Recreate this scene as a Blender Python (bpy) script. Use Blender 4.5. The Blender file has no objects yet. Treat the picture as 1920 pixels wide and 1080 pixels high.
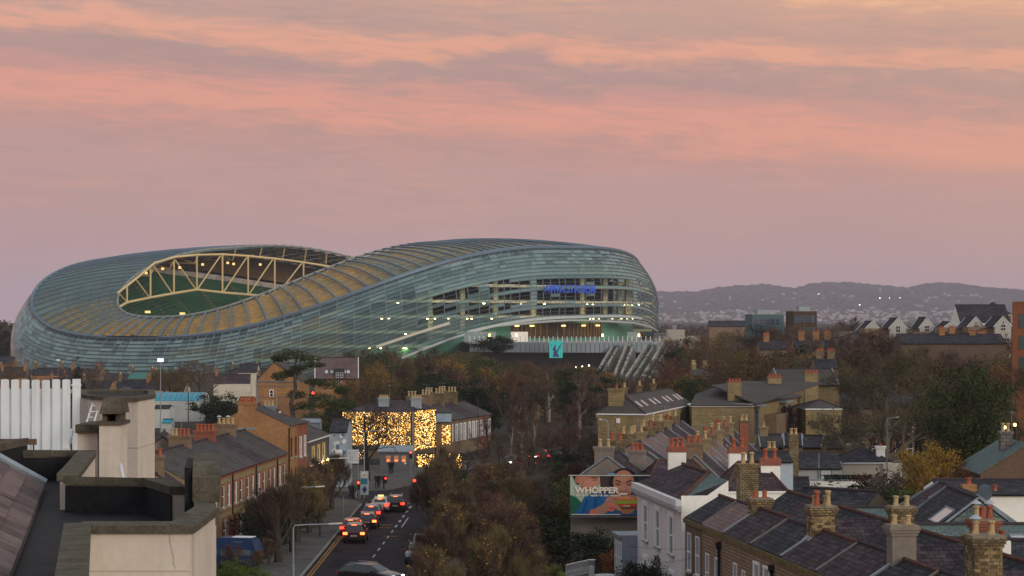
import bpy, bmesh, math, random
import numpy as np
from mathutils import Vector, Matrix
SC = bpy.context.scene
COL = SC.collection
PI = math.pi
rad = math.radians
# ---------------------------------------------------------------- camera, sky, sun, exposure
F = 4200.0          # focal length in photo pixels (1920 wide)
CAMZ = 19.0         # camera height above the street
HOR = 598.0         # photo row of the horizon
cam_data = bpy.data.cameras.new('camera'); cam = bpy.data.objects.new('camera', cam_data); COL.objects.link(cam)
cam.location = (0, 0, CAMZ); cam.rotation_euler = (PI/2, 0, 0)
cam_data.sensor_width = 36; cam_data.lens = F/1920*36; cam_data.shift_y = (HOR-540)/1920
cam_data.clip_start = 1; cam_data.clip_end = 40000
SC.camera = cam
SUN_EL, SUN_AZ = rad(16), rad(140)     # azimuth clockwise from +Y: behind the camera, to the right
w = bpy.data.worlds.new('World'); SC.world = w; w.use_nodes = True
nt = w.node_tree; nt.nodes.clear()
def N(t, typ, **kw):
    n = t.nodes.new(typ)
    for k, v in kw.items():
        if k in n.inputs and not hasattr(n, k): n.inputs[k].default_value = v
        else: setattr(n, k, v)
    return n
def L(t, a, b): t.links.new(a, b)
def math_node(t, op, a, b=None, c=None):
    n = t.nodes.new('ShaderNodeMath'); n.operation = op
    for i, q in enumerate((a, b, c)):
        if q is None: continue
        if isinstance(q, (int, float)): n.inputs[i].default_value = q
        else: L(t, q, n.inputs[i])
    return n.outputs[0]
def ramp(t, fac, stops, interp='LINEAR'):
    n = t.nodes.new('ShaderNodeValToRGB'); n.color_ramp.interpolation = interp
    cr = n.color_ramp
    while len(cr.elements) < len(stops): cr.elements.new(0.5)
    for e, (p, c) in zip(cr.elements, stops):
        e.position = p; e.color = (c[0], c[1], c[2], 1) if len(c) == 3 else c
    L(t, fac, n.inputs[0]); return n.outputs[0]
def mixc(t, fac, a, b, mode='MIX'):
    n = t.nodes.new('ShaderNodeMix'); n.data_type = 'RGBA'; n.blend_type = mode
    for s, q in ((0, fac), (6, a), (7, b)):
        if isinstance(q, (int, float)): n.inputs[s].default_value = q
        elif isinstance(q, (tuple, list)): n.inputs[s].default_value = (q[0], q[1], q[2], 1)
        else: L(t, q, n.inputs[s])
    return n.outputs[2]
def noise(t, vec, scale, detail=3, rough=.55, dist=0.0, dim='3D'):
    n = t.nodes.new('ShaderNodeTexNoise'); n.noise_dimensions = dim
    n.inputs['Scale'].default_value = scale; n.inputs['Detail'].default_value = detail
    n.inputs['Roughness'].default_value = rough; n.inputs['Distortion'].default_value = dist
    if vec is not None: L(t, vec, n.inputs['Vector'])
    return n.outputs['Fac']
def s2l(r, g, b):
    f = lambda c: ((c/255+.055)/1.055)**2.4 if c/255 > .04045 else c/255/12.92
    return (f(r), f(g), f(b))
def build_world():
    t = nt
    tc = t.nodes.new('ShaderNodeTexCoord')
    sx = t.nodes.new('ShaderNodeSeparateXYZ'); L(t, tc.outputs['Generated'], sx.inputs[0])
    x, y, z = sx.outputs
    hyp = math_node(t, 'SQRT', math_node(t, 'ADD', math_node(t, 'MULTIPLY', x, x), math_node(t, 'MULTIPLY', y, y)))
    v = math_node(t, 'DIVIDE', z, math_node(t, 'MAXIMUM', hyp, .02))       # tan(elevation)
    u = math_node(t, 'ARCTAN2', x, y)                                     # azimuth from the view axis
    # bands of cloud tilt a little down to the right
    vt = math_node(t, 'ADD', v, math_node(t, 'MULTIPLY', u, .047))
    def streak(su, sv, off, detail, dist, rough=.55):
        c = t.nodes.new('ShaderNodeCombineXYZ')
        L(t, math_node(t, 'MULTIPLY', u, su), c.inputs[0]); L(t, math_node(t, 'MULTIPLY', vt, sv), c.inputs[1]); c.inputs[2].default_value = off
        return noise(t, c.outputs[0], 1.0, detail, rough, dist)
    w1 = streak(7, 30, 3.1, 4, .4); w2 = streak(26, 120, 8.7, 4, .8, .6)
    bend = math_node(t, 'ADD', math_node(t, 'MULTIPLY', math_node(t, 'SUBTRACT', w1, .5), .034), math_node(t, 'MULTIPLY', math_node(t, 'SUBTRACT', w2, .5), .020))
    env = ramp(t, v, [(.02, (0,0,0)), (.075, (1,1,1))])
    vb = math_node(t, 'ADD', vt, math_node(t, 'MULTIPLY', bend, env))
    G = 1.07
    Y = lambda y: (HOR-y)/F/.25
    st = [(598,(190,156,161)),(480,(190,155,154)),(400,(192,154,148)),(320,(195,153,147)),(275,(201,151,141)),(240,(226,158,138)),(205,(224,157,139)),(172,(204,150,142)),(150,(181,146,141)),(128,(183,148,143)),(108,(228,164,140)),(88,(230,166,142)),(62,(194,154,143)),(5,(197,157,143)),(-22,(208,161,141)),(-48,(249,188,142)),(-130,(232,176,150)),(-380,(196,168,158))]
    base = ramp(t, math_node(t, 'MULTIPLY', vb, 1/.25), [(min(1, max(0, Y(y))), tuple(q*G for q in s2l(*c))) for y, c in st])
    fine = streak(30, 210, 1.7, 5, 1.0, .6); puff = streak(11, 42, 5.3, 4, .6)
    dk = ramp(t, math_node(t, 'ADD', math_node(t, 'MULTIPLY', fine, .6), math_node(t, 'MULTIPLY', puff, .4)), [(.47, (0,0,0)), (.62, (1,1,1))])
    col = mixc(t, math_node(t, 'MULTIPLY', math_node(t, 'MULTIPLY', dk, env), .45), base, s2l(178,146,143))
    lt = ramp(t, math_node(t, 'ADD', math_node(t, 'MULTIPLY', streak(22, 190, 9.1, 5, .8, .6), .6), math_node(t, 'MULTIPLY', w1, .4)), [(.50, (0,0,0)), (.66, (1,1,1))])
    col = mixc(t, math_node(t, 'MULTIPLY', math_node(t, 'MULTIPLY', lt, env), .5), col, s2l(236,168,142))
    right = ramp(t, math_node(t, 'ADD', math_node(t, 'MULTIPLY', u, 2.2), math_node(t, 'MULTIPLY', v, 3.0)), [(.45, (0,0,0)), (1.0, (1,1,1))])
    col = mixc(t, math_node(t, 'MULTIPLY', right, .28), col, s2l(244,188,145))
    leftm = ramp(t, math_node(t, 'MULTIPLY', u, -2.0), [(.15, (0,0,0)), (.6, (1,1,1))])
    lowm = ramp(t, v, [(.0, (1,1,1)), (.12, (0,0,0))])
    col = mixc(t, math_node(t, 'MULTIPLY', math_node(t, 'MULTIPLY', leftm, lowm), .4), col, s2l(190,149,158))
    # overhead the cloud turns pale blue grey
    over = ramp(t, z, [(.12, (0,0,0)), (.55, (1,1,1))])
    col = mixc(t, over, col, (.57, .63, .68))
    sky = N(t, 'ShaderNodeTexSky', sky_type='NISHITA', sun_disc=False, sun_elevation=SUN_EL, sun_rotation=SUN_AZ, air_density=2.0, dust_density=3.0)
    b1 = t.nodes.new('ShaderNodeBackground'); b1.inputs[1].default_value = .05; L(t, sky.outputs[0], b1.inputs[0])
    b2 = t.nodes.new('ShaderNodeBackground'); b2.inputs[1].default_value = 1.0; L(t, col, b2.inputs[0])
    mx = t.nodes.new('ShaderNodeMixShader'); mx.inputs[0].default_value = .93
    L(t, b1.outputs[0], mx.inputs[1]); L(t, b2.outputs[0], mx.inputs[2])
    o = t.nodes.new('ShaderNodeOutputWorld'); L(t, mx.outputs[0], o.inputs[0])
build_world()
sd = bpy.data.lights.new('sun', 'SUN'); sd.energy = 1.5; sd.angle = rad(22); sd.color = (1.0, .90, .77)
sun = bpy.data.objects.new('sun', sd); COL.objects.link(sun)
sdir = Vector((math.sin(SUN_AZ)*math.cos(SUN_EL), math.cos(SUN_AZ)*math.cos(SUN_EL), math.sin(SUN_EL)))
sun.rotation_euler = sdir.to_track_quat('Z', 'Y').to_euler(); sun.location = (200, -200, 100)
SC.view_settings.view_transform = 'Standard'; SC.view_settings.look = 'None'
SC.view_settings.exposure = 0.0; SC.view_settings.gamma = 1.0; SC.view_settings.use_curve_mapping = False
SC.render.engine = 'CYCLES'
SC.cycles.max_bounces = 8; SC.cycles.transparent_max_bounces = 16; SC.cycles.diffuse_bounces = 3; SC.cycles.glossy_bounces = 3
SC.cycles.volume_bounces = 1
SC.cycles.use_denoising = True
SC.cycles.sample_clamp_indirect = 4

# ---------------------------------------------------------------- helpers
def PT(px, py, d): return Vector(((px-960)/F*d, d, CAMZ+(HOR-py)/F*d))      # point at depth d
def AT(px, py, z): d = (z-CAMZ)*F/(HOR-py); return Vector(((px-960)/F*d, d, z))   # point at height z
def GX(px, d): return (px-960)/F*d
RN = random.Random(7)
class MB:
    def __init__(s): s.v = []; s.f = []; s.m = []
    def add(s, vs, fs, mi=0):
        o = len(s.v); s.v.extend([tuple(p) for p in vs]); s.f.extend([tuple(i+o for i in q) for q in fs]); s.m.extend([mi]*len(fs))
        return s
    def poly(s, pts, mi=0): return s.add(pts, [tuple(range(len(pts)))], mi)
    def box(s, x0, x1, y0, y1, z0, z1, mi=0):
        return s.add([(x0,y0,z0),(x1,y0,z0),(x1,y1,z0),(x0,y1,z0),(x0,y0,z1),(x1,y0,z1),(x1,y1,z1),(x0,y1,z1)],
                     [(3,2,1,0),(4,5,6,7),(0,1,5,4),(1,2,6,5),(2,3,7,6),(3,0,4,7)], mi)
    def obox(s, c, sx, sy, sz, rz=0, mi=0):     # c = centre of the underside
        a, b = math.cos(rz), math.sin(rz); vs = []
        for dz in (0, sz):
            for dx, dy in ((-1,-1),(1,-1),(1,1),(-1,1)):
                X, Y = dx*sx/2, dy*sy/2; vs.append((c[0]+X*a-Y*b, c[1]+X*b+Y*a, c[2]+dz))
        return s.add(vs, [(3,2,1,0),(4,5,6,7),(0,1,5,4),(1,2,6,5),(2,3,7,6),(3,0,4,7)], mi)
    def prism(s, pts, z0, z1, mi=0, top=True):
        n = len(pts); a = sum(pts[i][0]*pts[(i+1)%n][1]-pts[(i+1)%n][0]*pts[i][1] for i in range(n))
        if a < 0: pts = pts[::-1]
        vs = [(p[0],p[1],z0) for p in pts]+[(p[0],p[1],z1) for p in pts]
        fs = [(i,(i+1)%n,n+(i+1)%n,n+i) for i in range(n)]
        if top: fs += [tuple(range(n-1,-1,-1)), tuple(range(n,2*n))]
        return s.add(vs, fs, mi)
    def slab(s, pts, th, mi=0):                 # a planar polygon given thickness downwards along its normal
        P = [Vector(p) for p in pts]; n = (P[1]-P[0]).cross(P[2]-P[0]).normalized()
        if n.z < 0 or (abs(n.z) < 1e-6 and n.y > 0): P = P[::-1]; n = -n
        k = len(P); vs = [tuple(p) for p in P]+[tuple(p-n*th) for p in P]
        fs = [tuple(range(k)), tuple(range(2*k-1,k-1,-1))]+[((i+1)%k,i,k+i,k+(i+1)%k) for i in range(k)]
        return s.add(vs, fs, mi)
    def tube(s, path, r, n=6, mi=0, cap=True):
        P = [Vector(p) for p in path]; k = len(P)
        R = r if isinstance(r, (list, tuple)) else [r]*k
        vs = []; a = None
        for i in range(k):
            d = (P[min(i+1,k-1)]-P[max(i-1,0)]).normalized()
            if a is None: a = d.orthogonal().normalized()
            else:
                a = a-d*a.dot(d)
                a = a.normalized() if a.length > 1e-5 else d.orthogonal().normalized()
            b = d.cross(a)
            for j in range(n):
                t = 2*PI*j/n; vs.append(P[i]+(a*math.cos(t)+b*math.sin(t))*R[i])
        fs = [(i*n+j, i*n+(j+1)%n, (i+1)*n+(j+1)%n, (i+1)*n+j) for i in range(k-1) for j in range(n)]
        if cap: fs += [tuple(range(n-1,-1,-1)), tuple(range((k-1)*n, k*n))]
        return s.add(vs, fs, mi)
    def lathe(s, c, prof, n=10, mi=0):          # prof: (radius, z) from the bottom up
        vs = []; k = len(prof)
        for r, z in prof:
            for j in range(n):
                t = 2*PI*j/n; vs.append((c[0]+r*math.cos(t), c[1]+r*math.sin(t), c[2]+z))
        fs = [(i*n+j, i*n+(j+1)%n, (i+1)*n+(j+1)%n, (i+1)*n+j) for i in range(k-1) for j in range(n)]
        fs += [tuple(range(n-1,-1,-1)), tuple(range((k-1)*n, k*n))]
        return s.add(vs, fs, mi)
    def mesh(s, name, mats, uv=True, smooth=False):
        me = bpy.data.meshes.new(name); me.from_pydata(s.v, [], s.f)
        if not isinstance(mats, (list, tuple)): mats = [mats]
        for m in mats: me.materials.append(m)
        if len(mats) > 1: me.polygons.foreach_set('material_index', s.m)
        if uv:
            lay = me.uv_layers.new(name='UVMap'); buf = []
            V = s.v
            for f in s.f:
                a, b, c = V[f[0]], V[f[1]], V[f[2]]
                ux, uy, uz = b[0]-a[0], b[1]-a[1], b[2]-a[2]; vx, vy, vz = c[0]-a[0], c[1]-a[1], c[2]-a[2]
                nx, ny, nz = uy*vz-uz*vy, uz*vx-ux*vz, ux*vy-uy*vx
                l = math.sqrt(nx*nx+ny*ny+nz*nz) or 1; nx, ny, nz = nx/l, ny/l, nz/l
                h = math.hypot(nx, ny)
                if h < .08: t = (1,0,0); q = (0,1,0)
                else:
                    t = (-ny/h, nx/h, 0); q = (-nz*nx/h, -nz*ny/h, h)
                for i in f:
                    p = V[i]; buf += (p[0]*t[0]+p[1]*t[1], p[0]*q[0]+p[1]*q[1]+p[2]*q[2])
            lay.data.foreach_set('uv', buf)
        if smooth: me.polygons.foreach_set('use_smooth', [True]*len(s.f))
        me.update(); return me
    def build(s, name, mats, parent=None, uv=True, smooth=False, loc=None, rz=0, **props):
        return link(name, s.mesh(name, mats, uv, smooth), parent, loc, rz, **props)
def link(name, me, parent=None, loc=None, rz=0, **props):
    o = bpy.data.objects.new(name, me); COL.objects.link(o)
    if loc is not None: o.location = loc
    if rz: o.rotation_euler = (0, 0, rz)
    if parent is not None: o.parent = parent
    for k, v in props.items(): o[k] = v
    return o
def thing(name, label, cat, loc=(0,0,0), rz=0, group=None):
    o = bpy.data.objects.new(name, None); COL.objects.link(o); o.empty_display_size = .2
    o.location = loc; o.rotation_euler = (0, 0, rz); o['label'] = label; o['category'] = cat
    if group: o['group'] = group
    return o
def tag(o, label, cat, group=None, kind=None):
    o['label'] = label; o['category'] = cat
    if group: o['group'] = group
    if kind: o['kind'] = kind
    return o
def copy_tree(o, parent=None):
    c = o.copy(); COL.objects.link(c)
    if parent is not None: c.parent = parent
    for ch in [q for q in KIDS.get(o.name, o.children)]: copy_tree(ch, c)
    return c
KIDS = {}
def dup(root, loc, rz=0, label=None, scale=None, group=None):
    c = copy_tree(root); c.location = loc; c.rotation_euler = (0, 0, rz)
    if scale: c.scale = scale if isinstance(scale, (tuple, list)) else (scale,)*3
    if label: c['label'] = label
    if group: c['group'] = group
    return c

# ---------------------------------------------------------------- materials
MATS = {}
def mat_base(name):
    m = bpy.data.materials.new(name); m.use_nodes = True; t = m.node_tree
    return m, t, t.nodes['Principled BSDF']
def mat(name, col, rough=.8, var=.18, scale=1.5, metal=0, spec=.12, bump=0, fine=0, streaks=0):
    if name in MATS: return MATS[name]
    m, t, p = mat_base(name)
    p.inputs['Roughness'].default_value = rough; p.inputs['Metallic'].default_value = metal
    p.inputs['Specular IOR Level'].default_value = spec
    tc = t.nodes.new('ShaderNodeTexCoord'); obv = tc.outputs['Object']
    n = noise(t, obv, scale, 4, .6)
    r = ramp(t, n, [(.3, tuple(c*(1-var) for c in col)), (.7, tuple(min(1, c*(1+var)) for c in col))])
    if fine:
        n2 = noise(t, obv, scale*9, 3, .6)
        r = mixc(t, 1.0, r, ramp(t, n2, [(.3, (1-fine,)*3), (.7, (1+fine,)*3)]), 'MULTIPLY')
    if streaks:      # rain streaks that run down the face
        mp = t.nodes.new('ShaderNodeMapping'); mp.inputs['Scale'].default_value = (1, 1, .06); L(t, obv, mp.inputs[0])
        n3 = noise(t, mp.outputs[0], 7.0, 4, .65)
        r = mixc(t, 1.0, r, ramp(t, n3, [(.30, (1-streaks,1-streaks*1.05,1-streaks*1.15)), (.52, (1,1,1))]), 'MULTIPLY')
    L(t, r, p.inputs['Base Color'])
    if bump:
        b = t.nodes.new('ShaderNodeBump'); b.inputs['Strength'].default_value = bump; b.inputs['Distance'].default_value = .03
        L(t, noise(t, obv, scale*12, 3), b.inputs['Height']); L(t, b.outputs[0], p.inputs['Normal'])
    MATS[name] = m; return m
def mat_brick(name, c1, c2, mortar, bw=.225, bh=.075, ms=.012, var=.25, rough=.9, scale=.5, bump=.5, off=.5):
    if name in MATS: return MATS[name]
    m, t, p = mat_base(name)
    p.inputs['Roughness'].default_value = max(.8, rough); p.inputs['Specular IOR Level'].default_value = .06
    uvn = t.nodes.new('ShaderNodeUVMap')
    b = t.nodes.new('ShaderNodeTexBrick'); L(t, uvn.outputs[0], b.inputs['Vector'])
    b.offset = off
    b.inputs['Color1'].default_value = (*c1, 1); b.inputs['Color2'].default_value = (*c2, 1); b.inputs['Mortar'].default_value = (*mortar, 1)
    b.inputs['Scale'].default_value = 1; b.inputs['Mortar Size'].default_value = ms; b.inputs['Brick Width'].default_value = bw; b.inputs['Row Height'].default_value = bh
    b.inputs['Bias'].default_value = 0
    tc = t.nodes.new('ShaderNodeTexCoord')
    n = noise(t, tc.outputs['Object'], scale, 5, .65)
    n2 = noise(t, uvn.outputs[0], 1.6 if bw > .3 else 3.5, 4, .7)
    r = mixc(t, 1.0, b.outputs['Color'], ramp(t, n, [(.28, (1-var,)*3), (.72, (1+var,)*3)]), 'MULTIPLY')
    r = mixc(t, 1.0, r, ramp(t, n2, [(.3, (1-var*.7,)*3), (.7, (1+var*.7,)*3)]), 'MULTIPLY')
    L(t, r, p.inputs['Base Color'])
    bp = t.nodes.new('ShaderNodeBump'); bp.inputs['Strength'].default_value = bump; bp.inputs['Distance'].default_value = .02; bp.invert = True
    L(t, b.outputs['Fac'], bp.inputs['Height']); L(t, bp.outputs[0], p.inputs['Normal'])
    MATS[name] = m; return m
def mat_emit(name, col, strength, base=None):
    if name in MATS: return MATS[name]
    m, t, p = mat_base(name)
    p.inputs['Base Color'].default_value = (*(base or col), 1); p.inputs['Emission Color'].default_value = (*col, 1); p.inputs['Emission Strength'].default_value = strength
    MATS[name] = m; return m
def mat_glass(name, col=(.03,.04,.05), rough=.06):
    if name in MATS: return MATS[name]
    m, t, p = mat_base(name)
    p.inputs['Base Color'].default_value = (*col, 1); p.inputs['Roughness'].default_value = rough; p.inputs['Specular IOR Level'].default_value = .8
    MATS[name] = m; return m
# ---------------------------------------------------------------- the setting: ground, sea, hills, road, haze
def ground_mat():
    m, t, p = mat_base('ground_earth'); p.inputs['Roughness'].default_value = .95; p.inputs['Specular IOR Level'].default_value = .1
    tc = t.nodes.new('ShaderNodeTexCoord')
    a = noise(t, tc.outputs['Object'], .02, 5, .6); b = noise(t, tc.outputs['Object'], .6, 4, .6)
    c = ramp(t, a, [(.38, (.030,.034,.018)), (.5, (.045,.036,.024)), (.62, (.060,.055,.048))])
    c = mixc(t, 1.0, c, ramp(t, b, [(.3, (.7,)*3), (.7, (1.25,)*3)]), 'MULTIPLY')
    L(t, c, p.inputs['Base Color']); return m
g = MB(); g.poly([(-6000,-300,0),(6000,-300,0),(6000,12500,0),(-6000,12500,0)])
g.build('ground', ground_mat(), uv=False, kind='structure')
ms, t, p = mat_base('sea_water'); p.inputs['Base Color'].default_value = (.09,.11,.13,1); p.inputs['Roughness'].default_value = .25
g = MB(); g.poly([(-5900,4800,.4),(-200,4800,.4),(-200,12400,.4),(-5900,12400,.4)]); g.build('sea', ms, uv=False, kind='structure')
def hills():
    prof = [(700,588),(1000,560),(1150,549),(1235,546),(1300,546),(1345,538),(1400,534),(1440,533),(1485,541),(1520,532),(1560,529.5),(1610,530),(1650,534),(1700,538),
            (1735,531),(1760,528.5),(1795,531),(1850,538),(1920,543),(2010,535),(2150,548),(2400,580)]
    xs = np.arange(700, 2401, 4); hs = np.interp(xs, [q[0] for q in prof], [q[1] for q in prof])
    rn = np.random.default_rng(5); D = 8600.
    rough = np.convolve(rn.normal(size=len(xs)), np.ones(2)/2, 'same')*1.1+np.convolve(rn.normal(size=len(xs)), np.ones(15)/15, 'same')*1.8
    m = MB(); rows = 14; n = len(xs)
    for r in range(rows+1):
        q = r/rows; d = 6200+(D-6200)*q
        for i in range(n):
            top = CAMZ+(HOR-hs[i]+rough[i])/F*D
            z = -.5+(top+.5)*(q**1.25)*(1+.13*math.sin(xs[i]*.021+q*9)*math.sin(q*PI)+.06*math.sin(xs[i]*.07+q*17)*math.sin(q*PI))
            m.v.append(((xs[i]-960)/F*D*(1-.0*(1-q)), d, z))
    for i in range(n): m.v.append(((xs[i]-960)/F*D, D+900, -.5))
    rows += 1
    m.f = [(r*n+i, r*n+i+1, (r+1)*n+i+1, (r+1)*n+i) for r in range(rows) for i in range(n-1)]; m.m = [0]*len(m.f)
    mm, t, p = mat_base('hill_cover'); p.inputs['Roughness'].default_value = 1; p.inputs['Specular IOR Level'].default_value = 0
    tc = t.nodes.new('ShaderNodeTexCoord'); a = noise(t, tc.outputs['Object'], .011, 6, .75)
    L(t, ramp(t, a, [(.36, (.014,.017,.016)), (.50, (.040,.028,.036)), (.62, (.10,.066,.08))]), p.inputs['Base Color'])
    m.build('hills', mm, uv=False, kind='structure')
    return xs, hs, D
HX, HH, HD = hills()
def hill_z(px, d):
    q = max(0., min(1., (d-6200)/(HD-6200))); return -.5+(CAMZ+(HOR-float(np.interp(px, HX, HH)))/F*HD)*q**1.25
# far suburb at the foot of the hills: nobody could count it
def far_town():
    rn = random.Random(11)
    pale = mat('far_render', (.38,.36,.38), var=.4, scale=.02); dark = mat('far_tree', (.035,.035,.022), var=.4, scale=.01)
    m = MB()
    for _ in range(1050):
        px = rn.uniform(1180, 1990); d = rn.uniform(6450,7050) if rn.random() < .72 else 6200+1900*rn.random()**1.3
        z = max(0, hill_z(960+(px-960)*1.0, d)*rn.uniform(.96,1.12))
        x = (px-960)/F*d; sx = rn.uniform(5, 13)*(2.4 if rn.random() < .06 else 1); h = rn.uniform(3, 6.5)*(1.6 if rn.random() < .05 else 1)
        m.obox((x, d, z), sx, 8, h, rn.uniform(-.5,.5))
    m.build('far_town', pale, uv=False, kind='stuff', label='pale houses of the far suburb below the purple hills')
    m = MB()
    for _ in range(3600):
        px = rn.uniform(1150, 2000); d = rn.uniform(2300, 8300); z = max(0, hill_z(px, d))-1
        x = (px-960)/F*d; r = rn.uniform(5, 14)
        m.lathe((x,d,z), [(r,0),(r*1.05,r*.35),(r*.6,r*.75),(.2,r*.95)], 6)
    m.build('far_woods', dark, uv=False, kind='stuff', label='dark far off woods between the suburb and the hills')
far_town()
lamp_far = mat_emit('far_lamp', (1,.93,.82), 30)
lp = MB()
for px, py in ((1650,559),(1668,559),(1687,558.5),(1535,551),(1612,572)):
    p_ = PT(px, py, 6000); lp.obox(p_, 1.1, 1.1, .9)
lp.build('far_floodlights', lamp_far, uv=False, kind='stuff', label='bright white floodlights far away below the hills')
# haze: one closed box round everything
hz = MB(); hz.box(-6300, 6300, -400, 12800, -1.2, 215)
mh = bpy.data.materials.new('haze_air'); mh.use_nodes = True; t = mh.node_tree; t.nodes.clear()
pv = t.nodes.new('ShaderNodeVolumePrincipled'); pv.inputs['Color'].default_value = (.90,.86,1.0,1); pv.inputs['Density'].default_value = 8.0e-5; pv.inputs['Anisotropy'].default_value = .1
o_ = t.nodes.new('ShaderNodeOutputMaterial'); L(t, pv.outputs[0], o_.inputs['Volume'])
hz.build('haze', mh, uv=False, kind='stuff')
# road, pavements and markings
asphalt = mat('asphalt', (.034,.029,.034), rough=.95, spec=.04, var=.25, scale=.35, fine=.12)
paving = mat_brick('concrete_paving', (.10,.095,.09), (.13,.12,.115), (.06,.057,.053), bw=.9, bh=.6, ms=.02, rough=.9, scale=.3)
kerbm = mat('kerb_granite', (.26,.25,.24), var=.2)
white_line = mat('white_road_paint', (.40,.385,.38), var=.3, scale=2.5); yellow_line = mat('yellow_road_paint', (.34,.17,.04), var=.3, scale=2.5)
def sheet(name, pts, z, m, **kw): return MB().poly([(p[0],p[1],z) for p in pts]).build(name, m, **kw)
RL = lambda y: -15.40+.0015*(y-190)        # left kerb line of the street
RRt = lambda y: -6.2+.004*(y-190)          # right kerb line
sheet('road', [(RL(100),100),(RRt(100),100),(RRt(237),237),(RL(237),237)], .012, asphalt, kind='structure')
FAR_KERB = [(-60,245.5),(-16.2,245.8),(-13.2,248.5),(-11.6,254),(-9.5,266),(-4.6,284),(3,304),(22,345),(40,380)]
sheet('road', [(-60,237),(RL(237),237),(RRt(237),237),(-4.5,250),(2,268),(12,296),(32,340),(50,375)]+FAR_KERB[::-1], .012, asphalt, kind='structure')
def kerbed(name, pts, h=.12):
    b = MB(); b.prism(pts, -.2, h); return b.build(name, paving, kind='structure')
kerbed('pavement', [(RL(100)-4.4,100),(RL(100)-.16,100),(RL(229)-.16,229),(RL(234)-.9,233.2),(RL(236)-3,236.2),(-60,236.8),(-60,233),(RL(230)-4.4,233)])
kerbed('pavement', [(RRt(100)+.16,100),(RRt(100)+3.2,100),(RRt(230)+3.2,230),(5,268),(15,296),(12.3,296.2),(2.3,268.5),(-4.3,250.2),(RRt(236)+.16,236)])
kerbed('pavement', [(p[0]+(-.1 if p[1]>247 else 0), p[1]+.2) for p in FAR_KERB]+[(36,384),(18,349),(-2,306),(-11,290),(-60,290)])
kb = MB()
for y in range(150, 229, 1):
    kb.prism([(RL(y)-.155,y+.01),(RL(y)-.005,y+.01),(RL(y+1)-.005,y+.99),(RL(y+1)-.155,y+.99)], -.1, .128)
    kb.prism([(RRt(y)+.005,y+.01),(RRt(y)+.155,y+.01),(RRt(y+1)+.155,y+.99),(RRt(y+1)+.005,y+.99)], -.1, .128)
kb.build('kerb', kerbm, kind='structure')
CLX = lambda y: -11.15+.0168*(y-173.5)
mk = MB(); ylm = MB()
y = 132.
while y < 228:
    w_ = .07 if y < 203 else .11
    mk.poly([(CLX(y)-w_,y,.020),(CLX(y)+w_,y,.020),(CLX(y+2.2)+w_,y+2.2,.020),(CLX(y+2.2)-w_,y+2.2,.020)]); y += 5.15
mk.poly([(CLX(205)+.5,204,.020),(CLX(205)+.62,204,.020),(CLX(214)+.62,214,.020),(CLX(214)+.5,214,.020)])
mk.poly([(RL(230)+.5,230,.020),(CLX(230)-.3,230,.020),(CLX(230)-.3,230.4,.020),(RL(230)+.5,230.4,.020)])
rp = mat('asphalt_patch', (.024,.021,.024), rough=.95, spec=.04, var=.3)
for x0, x1, y0, y1 in ((-14.2,-12.9,171,177),(-9.4,-8.2,192,204),(-12.6,-11.9,205,222),(-15.0,-13.9,182,186)): sheet('road', [(x0,y0),(x1,y0),(x1+.1,y1),(x0+.1,y1)], .016, rp, kind='structure')
mk.build('road_marking', white_line, kind='structure')
for off in (.28, .52):
    for ya in range(102, 206, 4):
        ylm.poly([(RL(ya)+off,ya,.020),(RL(ya)+off+.11,ya,.020),(RL(ya+4)+off+.11,ya+3.97,.020),(RL(ya+4)+off,ya+3.97,.020)])
for yy, x0 in ((174.5,-11.9),(195.5,-11.2),(203.5,-12.2),(206.2,-12.2)):
    ylm.poly([(x0,yy,.020),(x0+1.2,yy,.020),(x0+1.2,yy+.35,.020),(x0,yy+.35,.020)])
ylm.build('road_marking', yellow_line, kind='structure')
# ---------------------------------------------------------------- the stadium
ST = dict(cx=-67.37, cy=873.16, A=113.43, B=112.86, psi=-2.2407, n=2.7916, ai=82.41, bi=54.05, ni=2.5386, off=12.32)
_u = (math.cos(ST['psi']), math.sin(ST['psi'])); _v = (-_u[1], _u[0])
def sup_(th, a, b, n):
    c, s_ = math.cos(th), math.sin(th)
    return a*math.copysign(abs(c)**(2/n), c), b*math.copysign(abs(s_)**(2/n), s_)
def st_world(x, y, z): return Vector((ST['cx']+x*_u[0]+y*_v[0], ST['cy']+x*_u[1]+y*_v[1], z))
def hc(th): return 32.156-6.978*math.cos(th)-12.676*math.cos(2*th)-.24*math.cos(3*th)     # height of the shoulder crease
def hi(th): return 37.612-9.532*math.cos(th)-9.474*math.cos(2*th)+1.012*math.cos(3*th)    # height of the opening's edge
def crease(th): x, y = sup_(th, ST['A']-6.73, ST['B']-6.73, ST['n']); return st_world(x, y, hc(th))
def inner(th, grow=0, dz=0, z=None):
    x, y = sup_(th, ST['ai']+grow, ST['bi']+grow, ST['ni']); return st_world(x+ST['off'], y, hi(th)+dz if z is None else z)
def lag(th): return th-rad(12)*math.tanh(2.2*math.sin(th))        # the ribs run a little askew
def bulge(s):
    f = math.sin(min(s/15, 1)*PI/2)**.9
    return 6.73*(f if s < 15 else 1-((s-15)/32)**2*.7)
def skin(th, s, out=0):
    b = bulge(s)+out; x, y = sup_(th, ST['A']-6.73+b, ST['B']-6.73+b, ST['n']); return st_world(x, y, hc(th)-s)
_zb_t = [0, 40, 47, 56, 66, 76, 90, 105, 120, 140, 165, 190, 230, 300, 330, 360]
_zb_z = [0, 0, 1.5, 6, 12, 16.5, 18.5, 17.5, 15, 12, 8, 6, 3, 0, 0, 0]
def zbot(th): return float(np.interp(math.degrees(th) % 360, _zb_t, _zb_z))
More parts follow.
